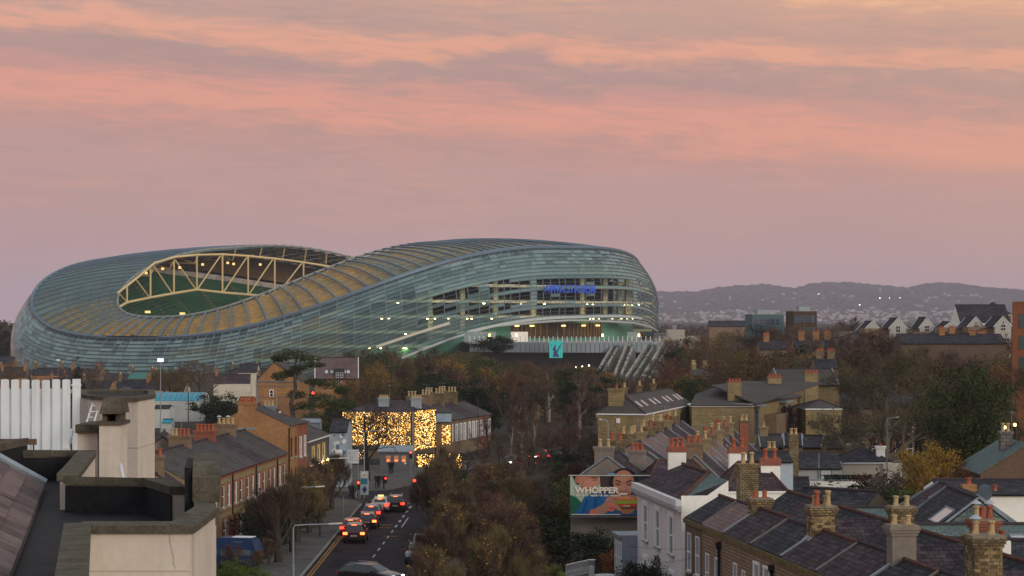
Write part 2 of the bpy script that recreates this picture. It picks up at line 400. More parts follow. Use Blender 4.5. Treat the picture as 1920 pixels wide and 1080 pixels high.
def arc_thetas(fn, n):
    q = np.linspace(0, 2*PI, 4001); P = np.array([fn(t)[:2] for t in q]); d = np.r_[0, np.cumsum(np.hypot(*np.diff(P, axis=0).T))]
    return list(np.interp(np.linspace(0, d[-1], n+1)[:-1], d, q))
def panel_mat(name, base_a, base_b, tint, clear_lo, clear_hi, rough=.12, fk=.3, spec=.5):
    m = bpy.data.materials.new(name); m.use_nodes = True; t = m.node_tree; p = t.nodes['Principled BSDF']; out = t.nodes['Material Output']
    ge = t.nodes.new('ShaderNodeNewGeometry'); tc = t.nodes.new('ShaderNodeTexCoord')
    n = noise(t, tc.outputs['Object'], .035, 3, .6)
    k = math_node(t, 'ADD', math_node(t, 'MULTIPLY', ge.outputs['Random Per Island'], .45), math_node(t, 'MULTIPLY', n, .55))
    L(t, ramp(t, k, [(.3, base_a), (.62, base_b)]), p.inputs['Base Color'])
    p.inputs['Roughness'].default_value = rough; p.inputs['Specular IOR Level'].default_value = spec
    tr = t.nodes.new('ShaderNodeBsdfTransparent'); tr.inputs[0].default_value = (*tint, 1)
    mx = t.nodes.new('ShaderNodeMixShader'); L(t, tr.outputs[0], mx.inputs[1]); L(t, p.outputs[0], mx.inputs[2])
    fr = t.nodes.new('ShaderNodeFresnel'); fr.inputs[0].default_value = 1.45
    n2 = noise(t, tc.outputs['Object'], .022, 4, .65)
    k2 = math_node(t, 'ADD', math_node(t, 'MULTIPLY', ge.outputs['Random Per Island'], .35), math_node(t, 'MULTIPLY', n2, .65))
    op = ramp(t, k2, [(.32, (1-clear_hi,)*3), (.62, (1-clear_lo,)*3)])
    L(t, math_node(t, 'MAXIMUM', math_node(t, 'ADD', math_node(t, 'MULTIPLY', fr.outputs[0], fk), op), 0), mx.inputs[0])
    L(t, mx.outputs[0], out.inputs[0]); return m
def build_stadium():
    root = thing('stadium', 'huge curved glass stadium with a wavy bowl shaped roof open to the sky', 'stadium', (ST['cx'], ST['cy'], 0))
    o = Vector((ST['cx'], ST['cy'], 0)); W = lambda v: v-o
    steel = mat('stadium_steel', (.13,.19,.25), rough=.5, var=.15, scale=.05, metal=.2)
    cream = mat('stadium_cream_steel', (.68,.52,.27), rough=.6, var=.12, scale=.06)
    roofp = panel_mat('roof_sheet', (.06,.125,.15), (.125,.175,.175), (.98,.93,.80), .60, .82, .4, .0, .2)
    wallp = panel_mat('wall_louvre', (.06,.135,.165), (.165,.275,.285), (.76,.92,.85), .55, .86, .08, .36, 1.0)
    n_rib = 104
    ti = arc_thetas(lambda t: inner(t), n_rib)
    tw = [lag(t) for t in ti]
    
    def glow_lining(nm, stops):
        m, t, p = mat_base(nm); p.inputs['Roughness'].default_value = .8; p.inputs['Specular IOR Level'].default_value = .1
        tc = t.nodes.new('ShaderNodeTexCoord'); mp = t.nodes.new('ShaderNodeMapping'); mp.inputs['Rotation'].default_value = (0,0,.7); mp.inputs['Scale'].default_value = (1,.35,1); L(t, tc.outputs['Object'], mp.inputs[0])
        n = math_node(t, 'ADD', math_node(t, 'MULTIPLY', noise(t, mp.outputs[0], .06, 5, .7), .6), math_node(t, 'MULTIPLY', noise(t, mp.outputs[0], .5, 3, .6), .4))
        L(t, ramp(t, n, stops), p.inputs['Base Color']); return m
    amber = glow_lining('amber_glow_lining', [(.34,(.26,.28,.20)),(.46,(.52,.33,.10)),(.62,(.80,.46,.09))]); teal = mat('teal_soffit', (.22,.36,.38), rough=.7, var=.35, scale=.06)  # the amber one carries the interior's glow in its colour
    rn = random.Random(3)
    def near(t): q = (math.degrees(t)+720) % 360; return q
    lin_a, lin_t, lin_o = MB(), MB(), MB()
    for i in range(n_rib):
        a0, a1 = ti[i], ti[(i+1) % n_rib]+(2*PI if i == n_rib-1 else 0)
        c0, c1 = lag(a0), lag(a1)
        A, B, C, D = W(inner(a0)), W(inner(a1)), W(crease(c1)), W(crease(c0))
        def q(u, v, dz=0):
            e = A.lerp(B, u); f = D.lerp(C, u); p_ = e.lerp(f, v); p_.z += .9*math.sin(v*PI)*1.2+dz; return p_
        # roof panel of the bay: lapped sheets, each with its own lower edge
        m = MB(); nv, nu = 10, 3
        for v in range(nv):
            for u in range(nu):
                m.poly([q(u/nu+.01, v/nv, 0), q((u+1)/nu-.01, v/nv, 0), q((u+1)/nu-.01, (v+1)/nv, .14), q(u/nu+.01, (v+1)/nv, .14)])
        m.build('roof_panel', roofp, root, uv=False)
        # rib on the edge of the bay
        m = MB(); m.tube([W(inner(a0, -.4, .3))]+[q(0, k/6, .35) for k in range(1, 6)]+[W(crease(c0))+Vector((0,0,.3))], .34, 5)
        m.build('roof_rib', steel, root, uv=False)
        # added lining seen through the sheets; interior's amber glow put into its colour
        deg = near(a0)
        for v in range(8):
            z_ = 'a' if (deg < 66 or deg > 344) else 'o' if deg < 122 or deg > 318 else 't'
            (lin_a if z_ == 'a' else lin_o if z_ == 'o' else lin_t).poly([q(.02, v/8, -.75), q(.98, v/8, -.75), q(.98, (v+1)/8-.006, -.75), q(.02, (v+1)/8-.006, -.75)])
    lin_o.build('roof_lining', glow_lining('streaked_glow_lining', [(.38,(.17,.27,.29)),(.50,(.36,.34,.19)),(.62,(.60,.40,.13))]), root, uv=False, kind='stuff')
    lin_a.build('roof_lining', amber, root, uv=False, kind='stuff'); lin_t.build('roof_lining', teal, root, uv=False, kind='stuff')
    for nm, fn, r in (('crease_beam', crease, .75), ('opening_rim', lambda t: inner(t, 0, .1), .40)):
        pts = [W(fn(2*PI*k/240)) for k in range(241)]
        MB().tube(pts, r, 6, cap=False).build(nm, steel if nm == 'crease_beam' else mat('rim_steel', (.30,.31,.27), rough=.6), root, uv=False)
    # louvred skin below the crease
    tm = []
    for i in range(n_rib):
        a0, a1 = tw[i], tw[(i+1) % n_rib]+(2*PI if i == n_rib-1 else 0)
        ln = (crease(a1)-crease(a0)).length; k = max(1, round(ln/4.2))
        tm += [a0+(a1-a0)*j/k for j in range(k)]
    tm.append(tm[0]+2*PI)
    STEP = 1.3; cells = []
    for j in range(len(tm)-1):
        t0, t1 = tm[j], tm[j+1]; mid = (t0+t1)/2
        s = .9; dm = math.degrees(mid) % 360
        while s < hc(mid)-zbot(mid)-.4:
            zz = hc(mid)-s; k_ = abs(dm-99)/38
            if k_ < 1 and 24.8 < zz < 27+8.0*(1-k_**2) and not (72.8 < dm < 74.4 or 84 < dm < 85.2 or 104 < dm < 105.4) and round((s-.9)/STEP) % 5 and rn.random() < .97: s += STEP; continue      # louvres standing open
            if k_ < 1 and 20.5 < zz < 24 and round((s-.9)/STEP) % 3: s += STEP; continue
            cells.append((skin(mid, s).length, j, s)); s += STEP
        # mullion
        m_s = [k*1.5 for k in range(0, max(2, int((hc(t0)-zbot(t0))/1.5)+1))]
        MB().tube([W(skin(t0, q_, .12)) for q_ in m_s], .17, 4, cap=False).build('mullion', mat('mullion_steel', (.17,.235,.25), rough=.5), root, uv=False)
    def louvre(m, j, s):
        t0, t1 = tm[j], tm[j+1]; e = (t1-t0)*.03
        m.poly([W(skin(t0+e, s, .02)), W(skin(t1-e, s, .02)), W(skin(t1-e, s+STEP*.88, .42)), W(skin(t0+e, s+STEP*.88, .42))])
    cells.sort(key=lambda c: -1 if 62 < math.degrees(tm[c[1]]) % 360 < 112 and 6 < c[2] < 24 else c[0])
    big = MB()
    for k, (d, j, s) in enumerate(cells):
        if k < 300:
            m = MB(); louvre(m, j, s); m.build('louvre_panel', wallp, root, uv=False)
        else: louvre(big, j, s)
    big.build('louvre_panel', wallp, root, uv=False, kind='stuff')
    rail = MB(); s = .9
    while s < 34:
        seg = []
        for k in range(361):
            t = 2*PI*k/360
            if hc(t)-s > zbot(t)+.2: seg.append(W(skin(t, s-.06, .2)))
            else:
                if len(seg) > 2: rail.tube(seg, .11, 3, cap=False)
                seg = []
        if len(seg) > 2: rail.tube(seg, .11, 3, cap=False)
        s += STEP
    rail.build('louvre_rail', mat('louvre_rail_steel', (.10,.15,.17), rough=.5, var=.1), root, uv=False, kind='stuff')
    # lower edge of the skin over the podium side
    pts = [W(skin(rad(t), hc(rad(t))-zbot(rad(t)), .3)) for t in range(42, 200, 2)]
    MB().tube(pts, .42, 6).build('skin_edge_beam', mat('pale_steel', (.46,.50,.50), rough=.5), root, uv=False)
    def band(name, t0, t1, s, drop, out, m, th=.5):
        b = MB(); q_ = [rad(t0+(t1-t0)*k/40) for k in range(41)]
        for a, c in zip(q_, q_[1:]): b.slab([W(skin(a, s, out)), W(skin(c, s, out)), W(skin(c, s+drop, out)), W(skin(a, s+drop, out))], th)
        return b.build(name, m, root, uv=False)
    pale = mat('pale_fascia', (.62,.60,.50), rough=.6, var=.1); 
    # --- inside: concourse floors, rear wall of the stands, columns
    inner_wall = mat('stand_rear_wall', (.22,.29,.21), rough=.9, var=.5, scale=.045, fine=.3)
    beige = mat('concourse_slab', (.66,.64,.47), rough=.8, var=.2, scale=.05)
    greenw = mat('green_glass_wall', (.11,.32,.24), rough=.25, var=.3, scale=.05)
    darkc = mat('concourse_shade', (.035,.034,.028), rough=.9, var=.4, scale=.05)
    def ring(m, fn0, fn1, n=150, t0=0, t1=360, mi=0):
        for k in range(n):
            a, c = rad(t0+(t1-t0)*k/n), rad(t0+(t1-t0)*(k+1)/n)
            m.poly([fn0(a), fn0(c), fn1(c), fn1(a)], mi)
    def off(t, inset, z): x, y = sup_(t, ST['A']-inset, ST['B']-inset, ST['n']); return W(st_world(x, y, z))
    m = MB(); ring(m, lambda t: off(t, 17, 0), lambda t: off(t, 17, hc(t)-3)); m.build('stand_rear_wall', inner_wall, root, uv=False)
    fi = lambda t, z: 6.73-bulge(hc(t)-z)+1.6
    for z, ins in ((5.5, 4), (10.2, 3.4), (15.0, 2.6), (20.2, 2.0), (25.5, 1.8), (31.0, 2.2), (36.5, 3.5)):
        run = []
        for k in range(182):
            t = rad(2*k)
            if k < 181 and hc(t)-z > 3.5 and z > zbot(t)+.3: run.append(t); continue
            if len(run) > 1:
                m = MB()
                for a, c in zip(run, run[1:]): m.slab([off(a, fi(a,z), z), off(c, fi(c,z), z), off(c, 16.9, z), off(a, 16.9, z)], .9)
                m.build('concourse_floor', beige, root, uv=False)
            run = []
    # dark sheets: shade of the open upper concourse put into their colour
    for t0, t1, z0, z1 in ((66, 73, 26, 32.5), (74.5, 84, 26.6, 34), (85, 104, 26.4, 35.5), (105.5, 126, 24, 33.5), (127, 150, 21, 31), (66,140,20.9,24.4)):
        m = MB(); ring(m, lambda t: off(t, 15.6, z0), lambda t: off(t, 15.6, z1), 20, t0, t1); m.build('opening_shade', darkc, root, uv=False)
    for t in list(range(64, 130, 8)):
        m = MB(); b0 = off(rad(t), 10, 0); m.obox((b0.x, b0.y, zbot(rad(t))), 1.6, 1.6, max(4, hc(rad(t))-zbot(rad(t))-5), .3); m.build('column', beige, root, uv=False)
    for a0, a1 in ((4, 43), (330, 356)):
        m = MB(); ring(m, lambda t: off(t, 10, .5), lambda t: off(t, 10, max(1, hc(t)-3.5)), 30, a0, a1); m.build('amber_glow_screen', amber if a0 == 4 else mat('pale_amber_glow', (.45,.36,.20), var=.4, scale=.06), root, uv=False)  # added screens: amber glow of the lit interior painted as their colour
    m = MB(); ring(m, lambda t: off(t, 9.5, .5), lambda t: off(t, 9.5, 9.5), 16, 44, 60); m.build('green_glazed_wall', greenw, root, uv=False)
    # raking struts of the roof seen behind the shoulder
    m = MB()
    for k in range(0, 360, 3):
        t = rad(k); m.tube([off(t, 9, hc(t)-1.2), off(t, 15, hc(t)-6), off(rad(k+3), 9, hc(rad(k+3))-1.2)], .22, 4)
    m.build('shoulder_truss', cream, root, uv=False, kind='stuff')
    # bright bands on the skin
    band('fascia_band', 58, 122, 8.6, 1.2, -1.6, pale); band('fascia_band', 50, 66, 20, .9, .5, pale, .3)
    band('canopy_edge', 70, 108, hc(rad(90))-zbot(rad(90))-1.6, .9, .55, mat('canopy_metal', (.50,.56,.56), rough=.4), .3)
    # seating bowl
    seat = mat('green_seats', (.022,.085,.040), rough=.7, var=.2, scale=.3, fine=.2); aisle = mat('aisle_concrete', (.20,.13,.09), rough=.9)
    def top(t):
        q_ = math.degrees(t) % 360; q_ = min(q_, 360-q_)
        return float(np.interp(q_, [0, 20, 40, 60, 78, 106, 135, 180], [13, 13, 17, 29, 38.5, 33, 27, 25]))
    def bowl(t, q_):
        z = 2+(top(t)-2)*q_**1.15; g_ = -24+42*q_
        x, y = sup_(t, ST['ai']+g_, ST['bi']+g_+4, 2.4); return W(st_world(x+ST['off']*.6, y, z))
    m = MB(); rows = 34
    for r in range(rows):
        q0, q1 = r/rows, (r+1)/rows
        for k in range(120):
            a, c = 2*PI*k/120, 2*PI*(k+1)/120
            p0, p1, p2, p3 = bowl(a, q0), bowl(c, q0), bowl(c, q1), bowl(a, q1)
            up0 = Vector((p0.x, p0.y, p3.z)); up1 = Vector((p1.x, p1.y, p2.z))
            m.poly([p0, p1, up1, up0]); m.poly([up0, up1, p2, p3])
    m.build('seat_tier', seat, root, uv=False, kind='stuff')
    for k in range(0, 360, 9):
        m = MB(); t0, t1 = rad(k-.28), rad(k+.28)
        for r in range(rows):
            q0, q1 = r/rows, (r+1)/rows; e = Vector((0,0,.5))
            m.poly([bowl(t0, q0)+e, bowl(t1, q0)+e, bowl(t1, q1)+e, bowl(t0, q1)+e])
        m.build('aisle_stair', aisle, root, uv=False)
    m = MB(); ring(m, lambda t: bowl(t, 1), lambda t: bowl(t, 1)+Vector((0,0,2.2)), 200, 200, 290)
    m.build('rear_balustrade', mat('white_boxes', (.42,.38,.36), var=.35, scale=.4), root, uv=False)
    def under(t): p_ = W(inner(t)).lerp(W(crease(lag(t))), .55); p_.z -= 2.4; return p_
    def b2(t): p_ = bowl(t, 1.03); p_.z = min(p_.z+2.2, under(t).z-.3); return p_
    m = MB(); ring(m, b2, under, 100, 62, 298)
    m.build('upper_rear_wall', mat('upper_brown_wall', (.13,.085,.04), rough=.9, var=.4, scale=.08), root, uv=False)
    m = MB(); x_ = [W(st_world(*sup_(2*PI*k/80, 62, 38, 2.6), 1.2)) for k in range(80)]; m.poly(x_); m.build('pitch', mat('pitch_grass', (.03,.10,.03)), root, uv=False)
    # primary truss on the far side of the opening
    q_ = np.linspace(rad(215), rad(338), 400); rim = [inner(t, -1.5) for t in q_]
    rpx = [960+F*p_.x/p_.y for p_ in rim]; rd = [p_.y for p_ in rim]; od = np.argsort(rpx)
    dep = lambda px: float(np.interp(px, np.array(rpx)[od], np.array(rd)[od]))
    TP = lambda px, py: W(PT(px, py, dep(px)-1.5))
    chord = [TP(*c) for c in ((221,577),(238,567),(282,558),(326,550),(369,543),(417,548.5),(465,552.5),(515,556.5),(560,559),(600,561))]
    for a, b in zip(chord, chord[1:]): MB().tube([a, b], .50, 8).build('truss_chord', cream, root, uv=False)
    top_ch = [TP(*c) for c in ((221,549),(238,536),(262,517),(290,493),(328,482),(369,478),(417,477),(465,480),(515,485),(570,492),(625,501))]
    for a, b in zip(top_ch, top_ch[1:]): MB().tube([a, b], .44, 8).build('truss_chord', cream, root, uv=False)
    for a, b in (((238,536),(238,567)),((282,504),(282,558)),((326,489),(326,550)),((369,480),(369,543)),((417,478),(417,548)),((465,480),(465,552)),((515,485),(515,556)),((569,491),(569,559))):
        MB().tube([TP(*a), TP(*b)], .37, 8).build('truss_post', cream, root, uv=False)
    for a, b in (((222,549),(237,566)),((254,523),(279,556)),((289,500),(323,550)),((328,487),(366,541)),((413,480),(371,541)),((463,482),(420,546)),((511,487),(468,550)),((566,493),(518,555)),((620,500),(572,558))):
        MB().tube([TP(*a), TP(*b)], .29, 8).build('truss_brace', cream, root, uv=False)
    # secondary trusses of the far roof
    for k in range(210, 292, 8):
        m = MB(); t = rad(k); a, b = W(inner(t, 1, -1)), W(inner(t, 22, -4.5)); m.tube([a, b], .4, 5)
        c = W(inner(t, 3, -5)); m.tube([c, b], .3, 5); m.tube([a, c], .3, 5); m.tube([a.lerp(b, .5), c], .22, 5)
        m.build('roof_truss', cream, root, uv=False)
    lampm = mat_emit('floodlight_glow', (1,.70,.24), .75)
    for px, py in ((274,514),(337,504),(305,506),(380,498),(427,495),(438,497),(488,498)):
        MB().obox(TP(px, py), .95, .95, .9).build('floodlight', lampm, root, uv=False)
    for px, py in ((277,587),(342,590)):
        p_ = W(PT(px, py, dep(px)-70)); MB().obox(p_, 1.8, 1.2, .8).build('pitch_floodlight', lampm, root, uv=False)
    # lamps of the concourses behind the glass
    for k in range(52):
        t = rad(rn.uniform(48, 124)); z = rn.choice([9.3, 14.1, 19.3, 19.3, 24.6])
        if z < zbot(t)+.6: continue
        b0 = off(t, rn.uniform(4, 9), z); MB().obox((b0.x, b0.y, z-.35), .6, .6, .25).build('ceiling_lamp', mat_emit('ceiling_lamp_glow', (1,.70,.32), 30), root, uv=False)
    # ground storey on the podium side: green glazing, doors, dark bar front
    m = MB(); ring(m, lambda t: off(t, 8.5, 5.5), lambda t: off(t, 8.5, zbot(t)+1.2), 50, 52, 128); m.build('green_glazed_wall', greenw, root, uv=False)
    m = MB(); ring(m, lambda t: off(t, 8.2, 12.2), lambda t: off(t, 8.2, 17.4), 16, 83, 101); m.build('bar_front', mat('bar_front_dark', (.075,.055,.03), var=.5, scale=.1), root, uv=False)
    for k in range(22):
        t = rad(82.6+k*.86); b0 = off(t, 8.0, 12.2); MB().tube([b0, b0+Vector((0,0,5.4))], .12, 4).build('bar_mullion', mat('brass_mullion', (.40,.27,.08)), root, uv=False)
    for t in (84, 87, 91, 95, 99):
        b0 = off(rad(t), 7.6, 16.4); MB().obox(b0, 1.5, .5, .35).build('bar_lamp', mat_emit('bar_glow', (1,.7,.2), 5), root, uv=False)
    return root, off
STADIUM, st_off = build_stadium()
def stadium_name():
    c = bpy.data.curves.new('sign_lettering', 'FONT'); c.body = 'AVIVA STADIUM'; c.size = 3.9; c.extrude = .1; c.align_x = 'CENTER'; c.offset = .02
    o = bpy.data.objects.new('sign_lettering', c); COL.objects.link(o)
    bpy.context.view_layer.update(); me = bpy.data.meshes.new_from_object(o); bpy.data.objects.remove(o)
    me.materials.clear(); me.materials.append(mat_emit('name_blue', (.02,.08,.50), .6, (.02,.05,.30)))
    def on_skin(px):      # a point one and a half metres proud of the glass, at the height of the name
        best = min((abs(960+F*q.x/q.y-px), t) for t in np.linspace(rad(75), rad(115), 400) for q in [skin(t, hc(t)-29, 1.5)]); return skin(best[1], hc(best[1])-29, 1.5)
    a, b = on_skin(1022), on_skin(1117); a.z = CAMZ+(HOR-548.5)/F*a.y; b.z = CAMZ+(HOR-549.5)/F*b.y
    wv = (b-a).length; xs = [v.co.x for v in me.vertices]; s = wv/(max(xs)-min(xs)); z0 = min(v.co.y for v in me.vertices)
    hs = (15/F*a.y)/(max(v.co.y for v in me.vertices)-z0)
    for v in me.vertices: v.co = Vector((v.co.x*s, -v.co.z, (v.co.y-z0)*hs))
    o = link('stadium_sign', me, STADIUM, (a+b)/2-STADIUM.location, math.atan2(b.y-a.y, b.x-a.x)); 
stadium_name()
# ---------------------------------------------------------------- building blocks for houses
slate_dark = mat_brick('slate_dark', (.026,.029,.036), (.062,.060,.070), (.016,.016,.02), bw=.55, bh=.30, ms=.022, var=.35, rough=.6, scale=.5, bump=.6)
slate_purple = mat_brick('slate_purple', (.040,.031,.040), (.090,.067,.073), (.022,.018,.022), bw=.55, bh=.30, ms=.022, var=.38, rough=.65, scale=.45, bump=.6)
slate_pink = mat_brick('slate_pink', (.17,.115,.115), (.22,.15,.145), (.10,.07,.07), bw=.55, bh=.30, ms=.02, var=.22, rough=.7, scale=.5)
slate_grey = mat_brick('slate_grey', (.062,.057,.058), (.098,.088,.088), (.04,.037,.04), bw=.55, bh=.30, ms=.018, var=.22, rough=.7, scale=.4)
slate_teal = mat_brick('slate_teal', (.105,.150,.148), (.135,.175,.170), (.06,.085,.085), bw=.5, bh=.26, ms=.02, var=.2, rough=.6, scale=.5)
brick_yellow = mat_brick('brick_yellow', (.27,.205,.10), (.36,.28,.14), (.22,.19,.14), var=.22, scale=.35)
brick_brown = mat_brick('brick_brown', (.20,.135,.085), (.30,.205,.13), (.17,.14,.11), var=.22, scale=.35)
brick_buff = mat_brick('brick_buff', (.26,.185,.125), (.33,.24,.165), (.13,.10,.08), var=.15, scale=.3, bw=.5, bh=.2, ms=.03)
brick_orange = mat_brick('brick_orange', (.34,.165,.065), (.44,.225,.09), (.24,.17,.11), var=.25, scale=.4)
brick_red = mat_brick('brick_red', (.27,.075,.045), (.35,.11,.06), (.18,.12,.10), var=.2, scale=.4)
brick_old = mat_brick('brick_old', (.17,.125,.065), (.33,.25,.13), (.10,.085,.06), bw=.3, bh=.13, ms=.03, var=.42, scale=1.2)
stone_wallm = mat_brick('rubble_stone', (.13,.125,.12), (.20,.19,.175), (.09,.085,.08), bw=.6, bh=.3, ms=.03, var=.3, scale=.6)
render_grey = mat('render_grey', (.21,.185,.16), rough=.95, var=.22, scale=.35, fine=.1)
render_dark = mat('render_brown', (.125,.09,.068), rough=.95, var=.15, scale=.5)
render_white = mat('render_white', (.86,.87,.82), rough=.9, var=.06, scale=.5, fine=.04)
render_white_shade = mat('render_white_shade', (.62,.60,.61), rough=.9, var=.07, scale=.4, fine=.03)  # white render with the shade of the villa front mixed into it
render_cream = mat('render_cream', (.60,.56,.46), rough=.9, var=.1, scale=.4)
stone_trim = mat('stone_trim', (.36,.34,.31), rough=.9, var=.2)
lead = mat('lead_flashing', (.24,.28,.32), rough=.5, var=.2)
ridge_red = mat('ridge_clay', (.105,.052,.042), rough=.9, var=.25); ridge_dark = mat('ridge_dark', (.055,.045,.05), rough=.9)
white_paint = mat('white_paint', (.78,.79,.80), rough=.5, var=.04); grey_paint = mat('grey_paint', (.22,.25,.28), rough=.5)
red_trim = mat('red_brick_trim', (.27,.095,.055), rough=.9, var=.2, scale=2); black_paint = mat('black_paint', (.015,.015,.016), rough=.4)
pot_red = mat('pot_terracotta', (.35,.105,.055), rough=.9, var=.35, scale=3); pot_buff = mat('pot_buff', (.44,.33,.18), rough=.9, var=.35, scale=3)
pane_mat = mat_glass('window_glass', (.05,.06,.07)); pane_pale = mat_glass('blind_glass', (.42,.46,.50), .15); pane_dark = mat_glass('dark_glass', (.014,.014,.016))
pane_lit = mat_emit('lit_window', (1,.62,.22), 1.5); pane_blue = mat_glass('blue_glass', (.05,.085,.14))
tin_m = mat('cowl_metal', (.45,.47,.52), rough=.35, metal=.6)
MESH = {}
def win_mesh(key, w, h, surround, bars, arch=False):
    k = ('win', key, w, h, surround, bars, arch)
    if k not in MESH:
        f = MB(); s = surround
        f.box(-w/2-s, -w/2, -.09, .0, -.0, h); f.box(w/2, w/2+s, -.09, .0, 0, h); f.box(-w/2-s, w/2+s, -.10, .0, h, h+s*1.2)
        MESH[k] = f
        g = MB(); g.box(-w/2, -w/2+.05, -.05, .0, 0, h); g.box(w/2-.05, w/2, -.05, 0, 0, h); g.box(-w/2+.05, w/2-.05, -.05, 0, h-.06, h); g.box(-w/2+.05, w/2-.05, -.05, 0, 0, .06)
        g.box(-w/2+.05, w/2-.05, -.055, 0, h*.5-.035, h*.5+.035)
        if bars: g.box(-.02, .02, -.05, 0, .06, h-.06)
        MESH[k+('f',)] = g
    return MESH[k], MESH[k+('f',)]
def window(parent, x, z, w=.95, h=1.7, y=0.0, rz=0, frame=None, pane=None, surround=.12, smat=None, sill=None, bars=False, name='window'):
    """a sash window on a wall facing -y (rz turns it); parts: the sash, its pane and sill as sub-parts"""
    frame = frame or white_paint; pane = pane or pane_mat
    sur, sash = win_mesh('w', w, h, surround, bars)
    key = ('m', w, h, surround, bars, frame.name)
    if key not in MESH: MESH[key] = sash.mesh('window', frame, uv=False)
    a, b = math.cos(rz), math.sin(rz)
    o = link(name, MESH[key], parent, (x, y, z) if not isinstance(x, (tuple, Vector)) else x, rz)
    pk = ('p', w, h, pane.name)
    if pk not in MESH: MESH[pk] = MB().box(-w/2+.05, w/2-.05, -.02, 0, .06, h-.06).mesh('pane', pane, uv=False)
    link('pane', MESH[pk], o)
    if smat:
        sk = ('s', w, h, surround, smat.name)
        if sk not in MESH: MESH[sk] = sur.mesh('surround', smat)
        link('surround', MESH[sk], o)
    if sill is not None:
        lk = ('l', w, sill.name)
        if lk not in MESH: MESH[lk] = MB().box(-w/2-.15, w/2+.15, -.18, 0, -.12, 0).mesh('sill', sill, uv=False)
        link('sill', MESH[lk], o)
    return o
def door(parent, x, z, w=1.0, h=2.1, y=0, rz=0, m=None, smat=None):
    m = m or mat('door_red', (.16,.03,.025), rough=.5)
    o = MB().box(-w/2, w/2, -.05, 0, 0, h).build('door', m, parent, loc=(x, y, z), rz=rz, uv=False)
    MB().box(w/2-.16, w/2-.1, -.1, -.05, h*.48, h*.52).build('handle', mat('brass', (.4,.28,.1), rough=.3, metal=.8), o, uv=False)
    MB().box(-w/2, w/2, -.04, 0, h+.02, h+.45).build('fanlight', pane_mat, o, uv=False)
    if smat: MB().box(-w/2-.14, -w/2-.001, -.1, 0, 0, h+.45).box(w/2+.001, w/2+.14, -.1, 0, 0, h+.45).box(-w/2-.14, w/2+.14, -.11, 0, h+.451, h+.62).build('surround', smat, o)
    return o
def pot_mesh(kind, h):
    k = ('pot', kind, h)
    if k not in MESH:
        m = pot_red if kind == 'red' else pot_buff
        MESH[k] = MB().lathe((0,0,0), [(.17,0),(.16,h*.15),(.135,h*.3),(.13,h*.78),(.17,h*.82),(.175,h*.93),(.15,h),(.11,h),(.10,h*.9)], 8).mesh('chimney_pot', m, uv=False, smooth=False)
    return MESH[k]
AER = 0
def chimney(parent, x, y, z0, z1, sx, sy, m, pots=2, kind='buff', poth=.6, cap=None, along='y', capm=None, cowl=False, band=None):
    b = MB(); b.box(x-sx/2, x+sx/2, y-sy/2, y+sy/2, z0, z1-.28)
    b.box(x-sx/2-.06, x+sx/2+.06, y-sy/2-.06, y+sy/2+.06, z1-.28, z1-.14); b.box(x-sx/2-.11, x+sx/2+.11, y-sy/2-.11, y+sy/2+.11, z1-.14, z1)
    o = b.build('chimney', m, parent)
    if capm: MB().box(x-sx/2-.13, x+sx/2+.13, y-sy/2-.13, y+sy/2+.13, z1+.002, z1+.09).build('chimney_cap', capm, o)
    if band: MB().box(x-sx/2-.08, x+sx/2+.08, y-sy/2-.08, y+sy/2+.08, z1-.75, z1-.285).build('brick_band', band, o)
    zt = z1+(.09 if capm else 0)
    for i in range(pots):
        q = (i+.5)/pots-.5; kd = kind if kind != 'mix' else ('red' if i < pots/2 else 'buff')
        p = (x, y+q*(sy*.9), zt) if along == 'y' else (x+q*(sx*.9), y, zt)
        po = link('chimney_pot', pot_mesh(kd, poth), o, p)
        if cowl and i % 2: MB().lathe((0,0,poth+.08), [(.24,0),(.20,.06),(.02,.16)], 8).tube([(.1,0,poth-.02),(.1,0,poth+.1)], .02, 4).tube([(-.1,0,poth-.02),(-.1,0,poth+.1)], .02, 4).build('cowl', tin_m, po, uv=False)
    global AER
    AER += 1
    if AER % 3 == 1:
        hh = .9+.25*(AER % 4); b_ = MB().tube([(x+sx/2+.06,y,z1-.7),(x+sx/2+.06,y,z1+hh)], .018, 4).tube([(x+sx/2+.06,y-.5,z1+hh-.05),(x+sx/2+.06,y+.6,z1+hh-.05)], .014, 4)
        for q_ in range(6): b_.tube([(x+sx/2-.16,y-.45+.2*q_,z1+hh-.05),(x+sx/2+.28,y-.45+.2*q_,z1+hh-.05)], .009, 3)
        b_.build('aerial', lead, o, uv=False)
    MB().box(x-sx/2-.05, x+sx/2+.05, y-sy/2-.05, y+sy/2+.05, z0-.02, z0+.16).build('flashing', lead, o, uv=False)
    return o
def skylight(parent, p, u, v, w, h, pane=None):
    """a roof window at p with u along the eave and v up the slope"""
    p, u, v = Vector(p), Vector(u).normalized(), Vector(v).normalized(); n = u.cross(v)
    if n.z < 0: n = -n
    q = lambda a, b, c: p+u*a+v*b+n*c
    b = MB()
    for a0, a1, b0, b1 in ((-w/2,-w/2+.08,0,h),(w/2-.08,w/2,0,h),(-w/2+.08,w/2-.08,0,.08),(-w/2+.08,w/2-.08,h-.08,h)):
        b.slab([q(a0,b0,.1), q(a1,b0,.1), q(a1,b1,.1), q(a0,b1,.1)], .12)
    o = b.build('roof_window', grey_paint, parent, uv=False)
    MB().slab([q(-w/2+.08,.08,.06), q(w/2-.08,.08,.06), q(w/2-.08,h-.08,.06), q(-w/2+.08,h-.08,.06)], .03).build('pane', pane or sky_pane, o, uv=False)
    return o
sky_pane = mat_glass('skylight_glass', (.45,.38,.36), .08)
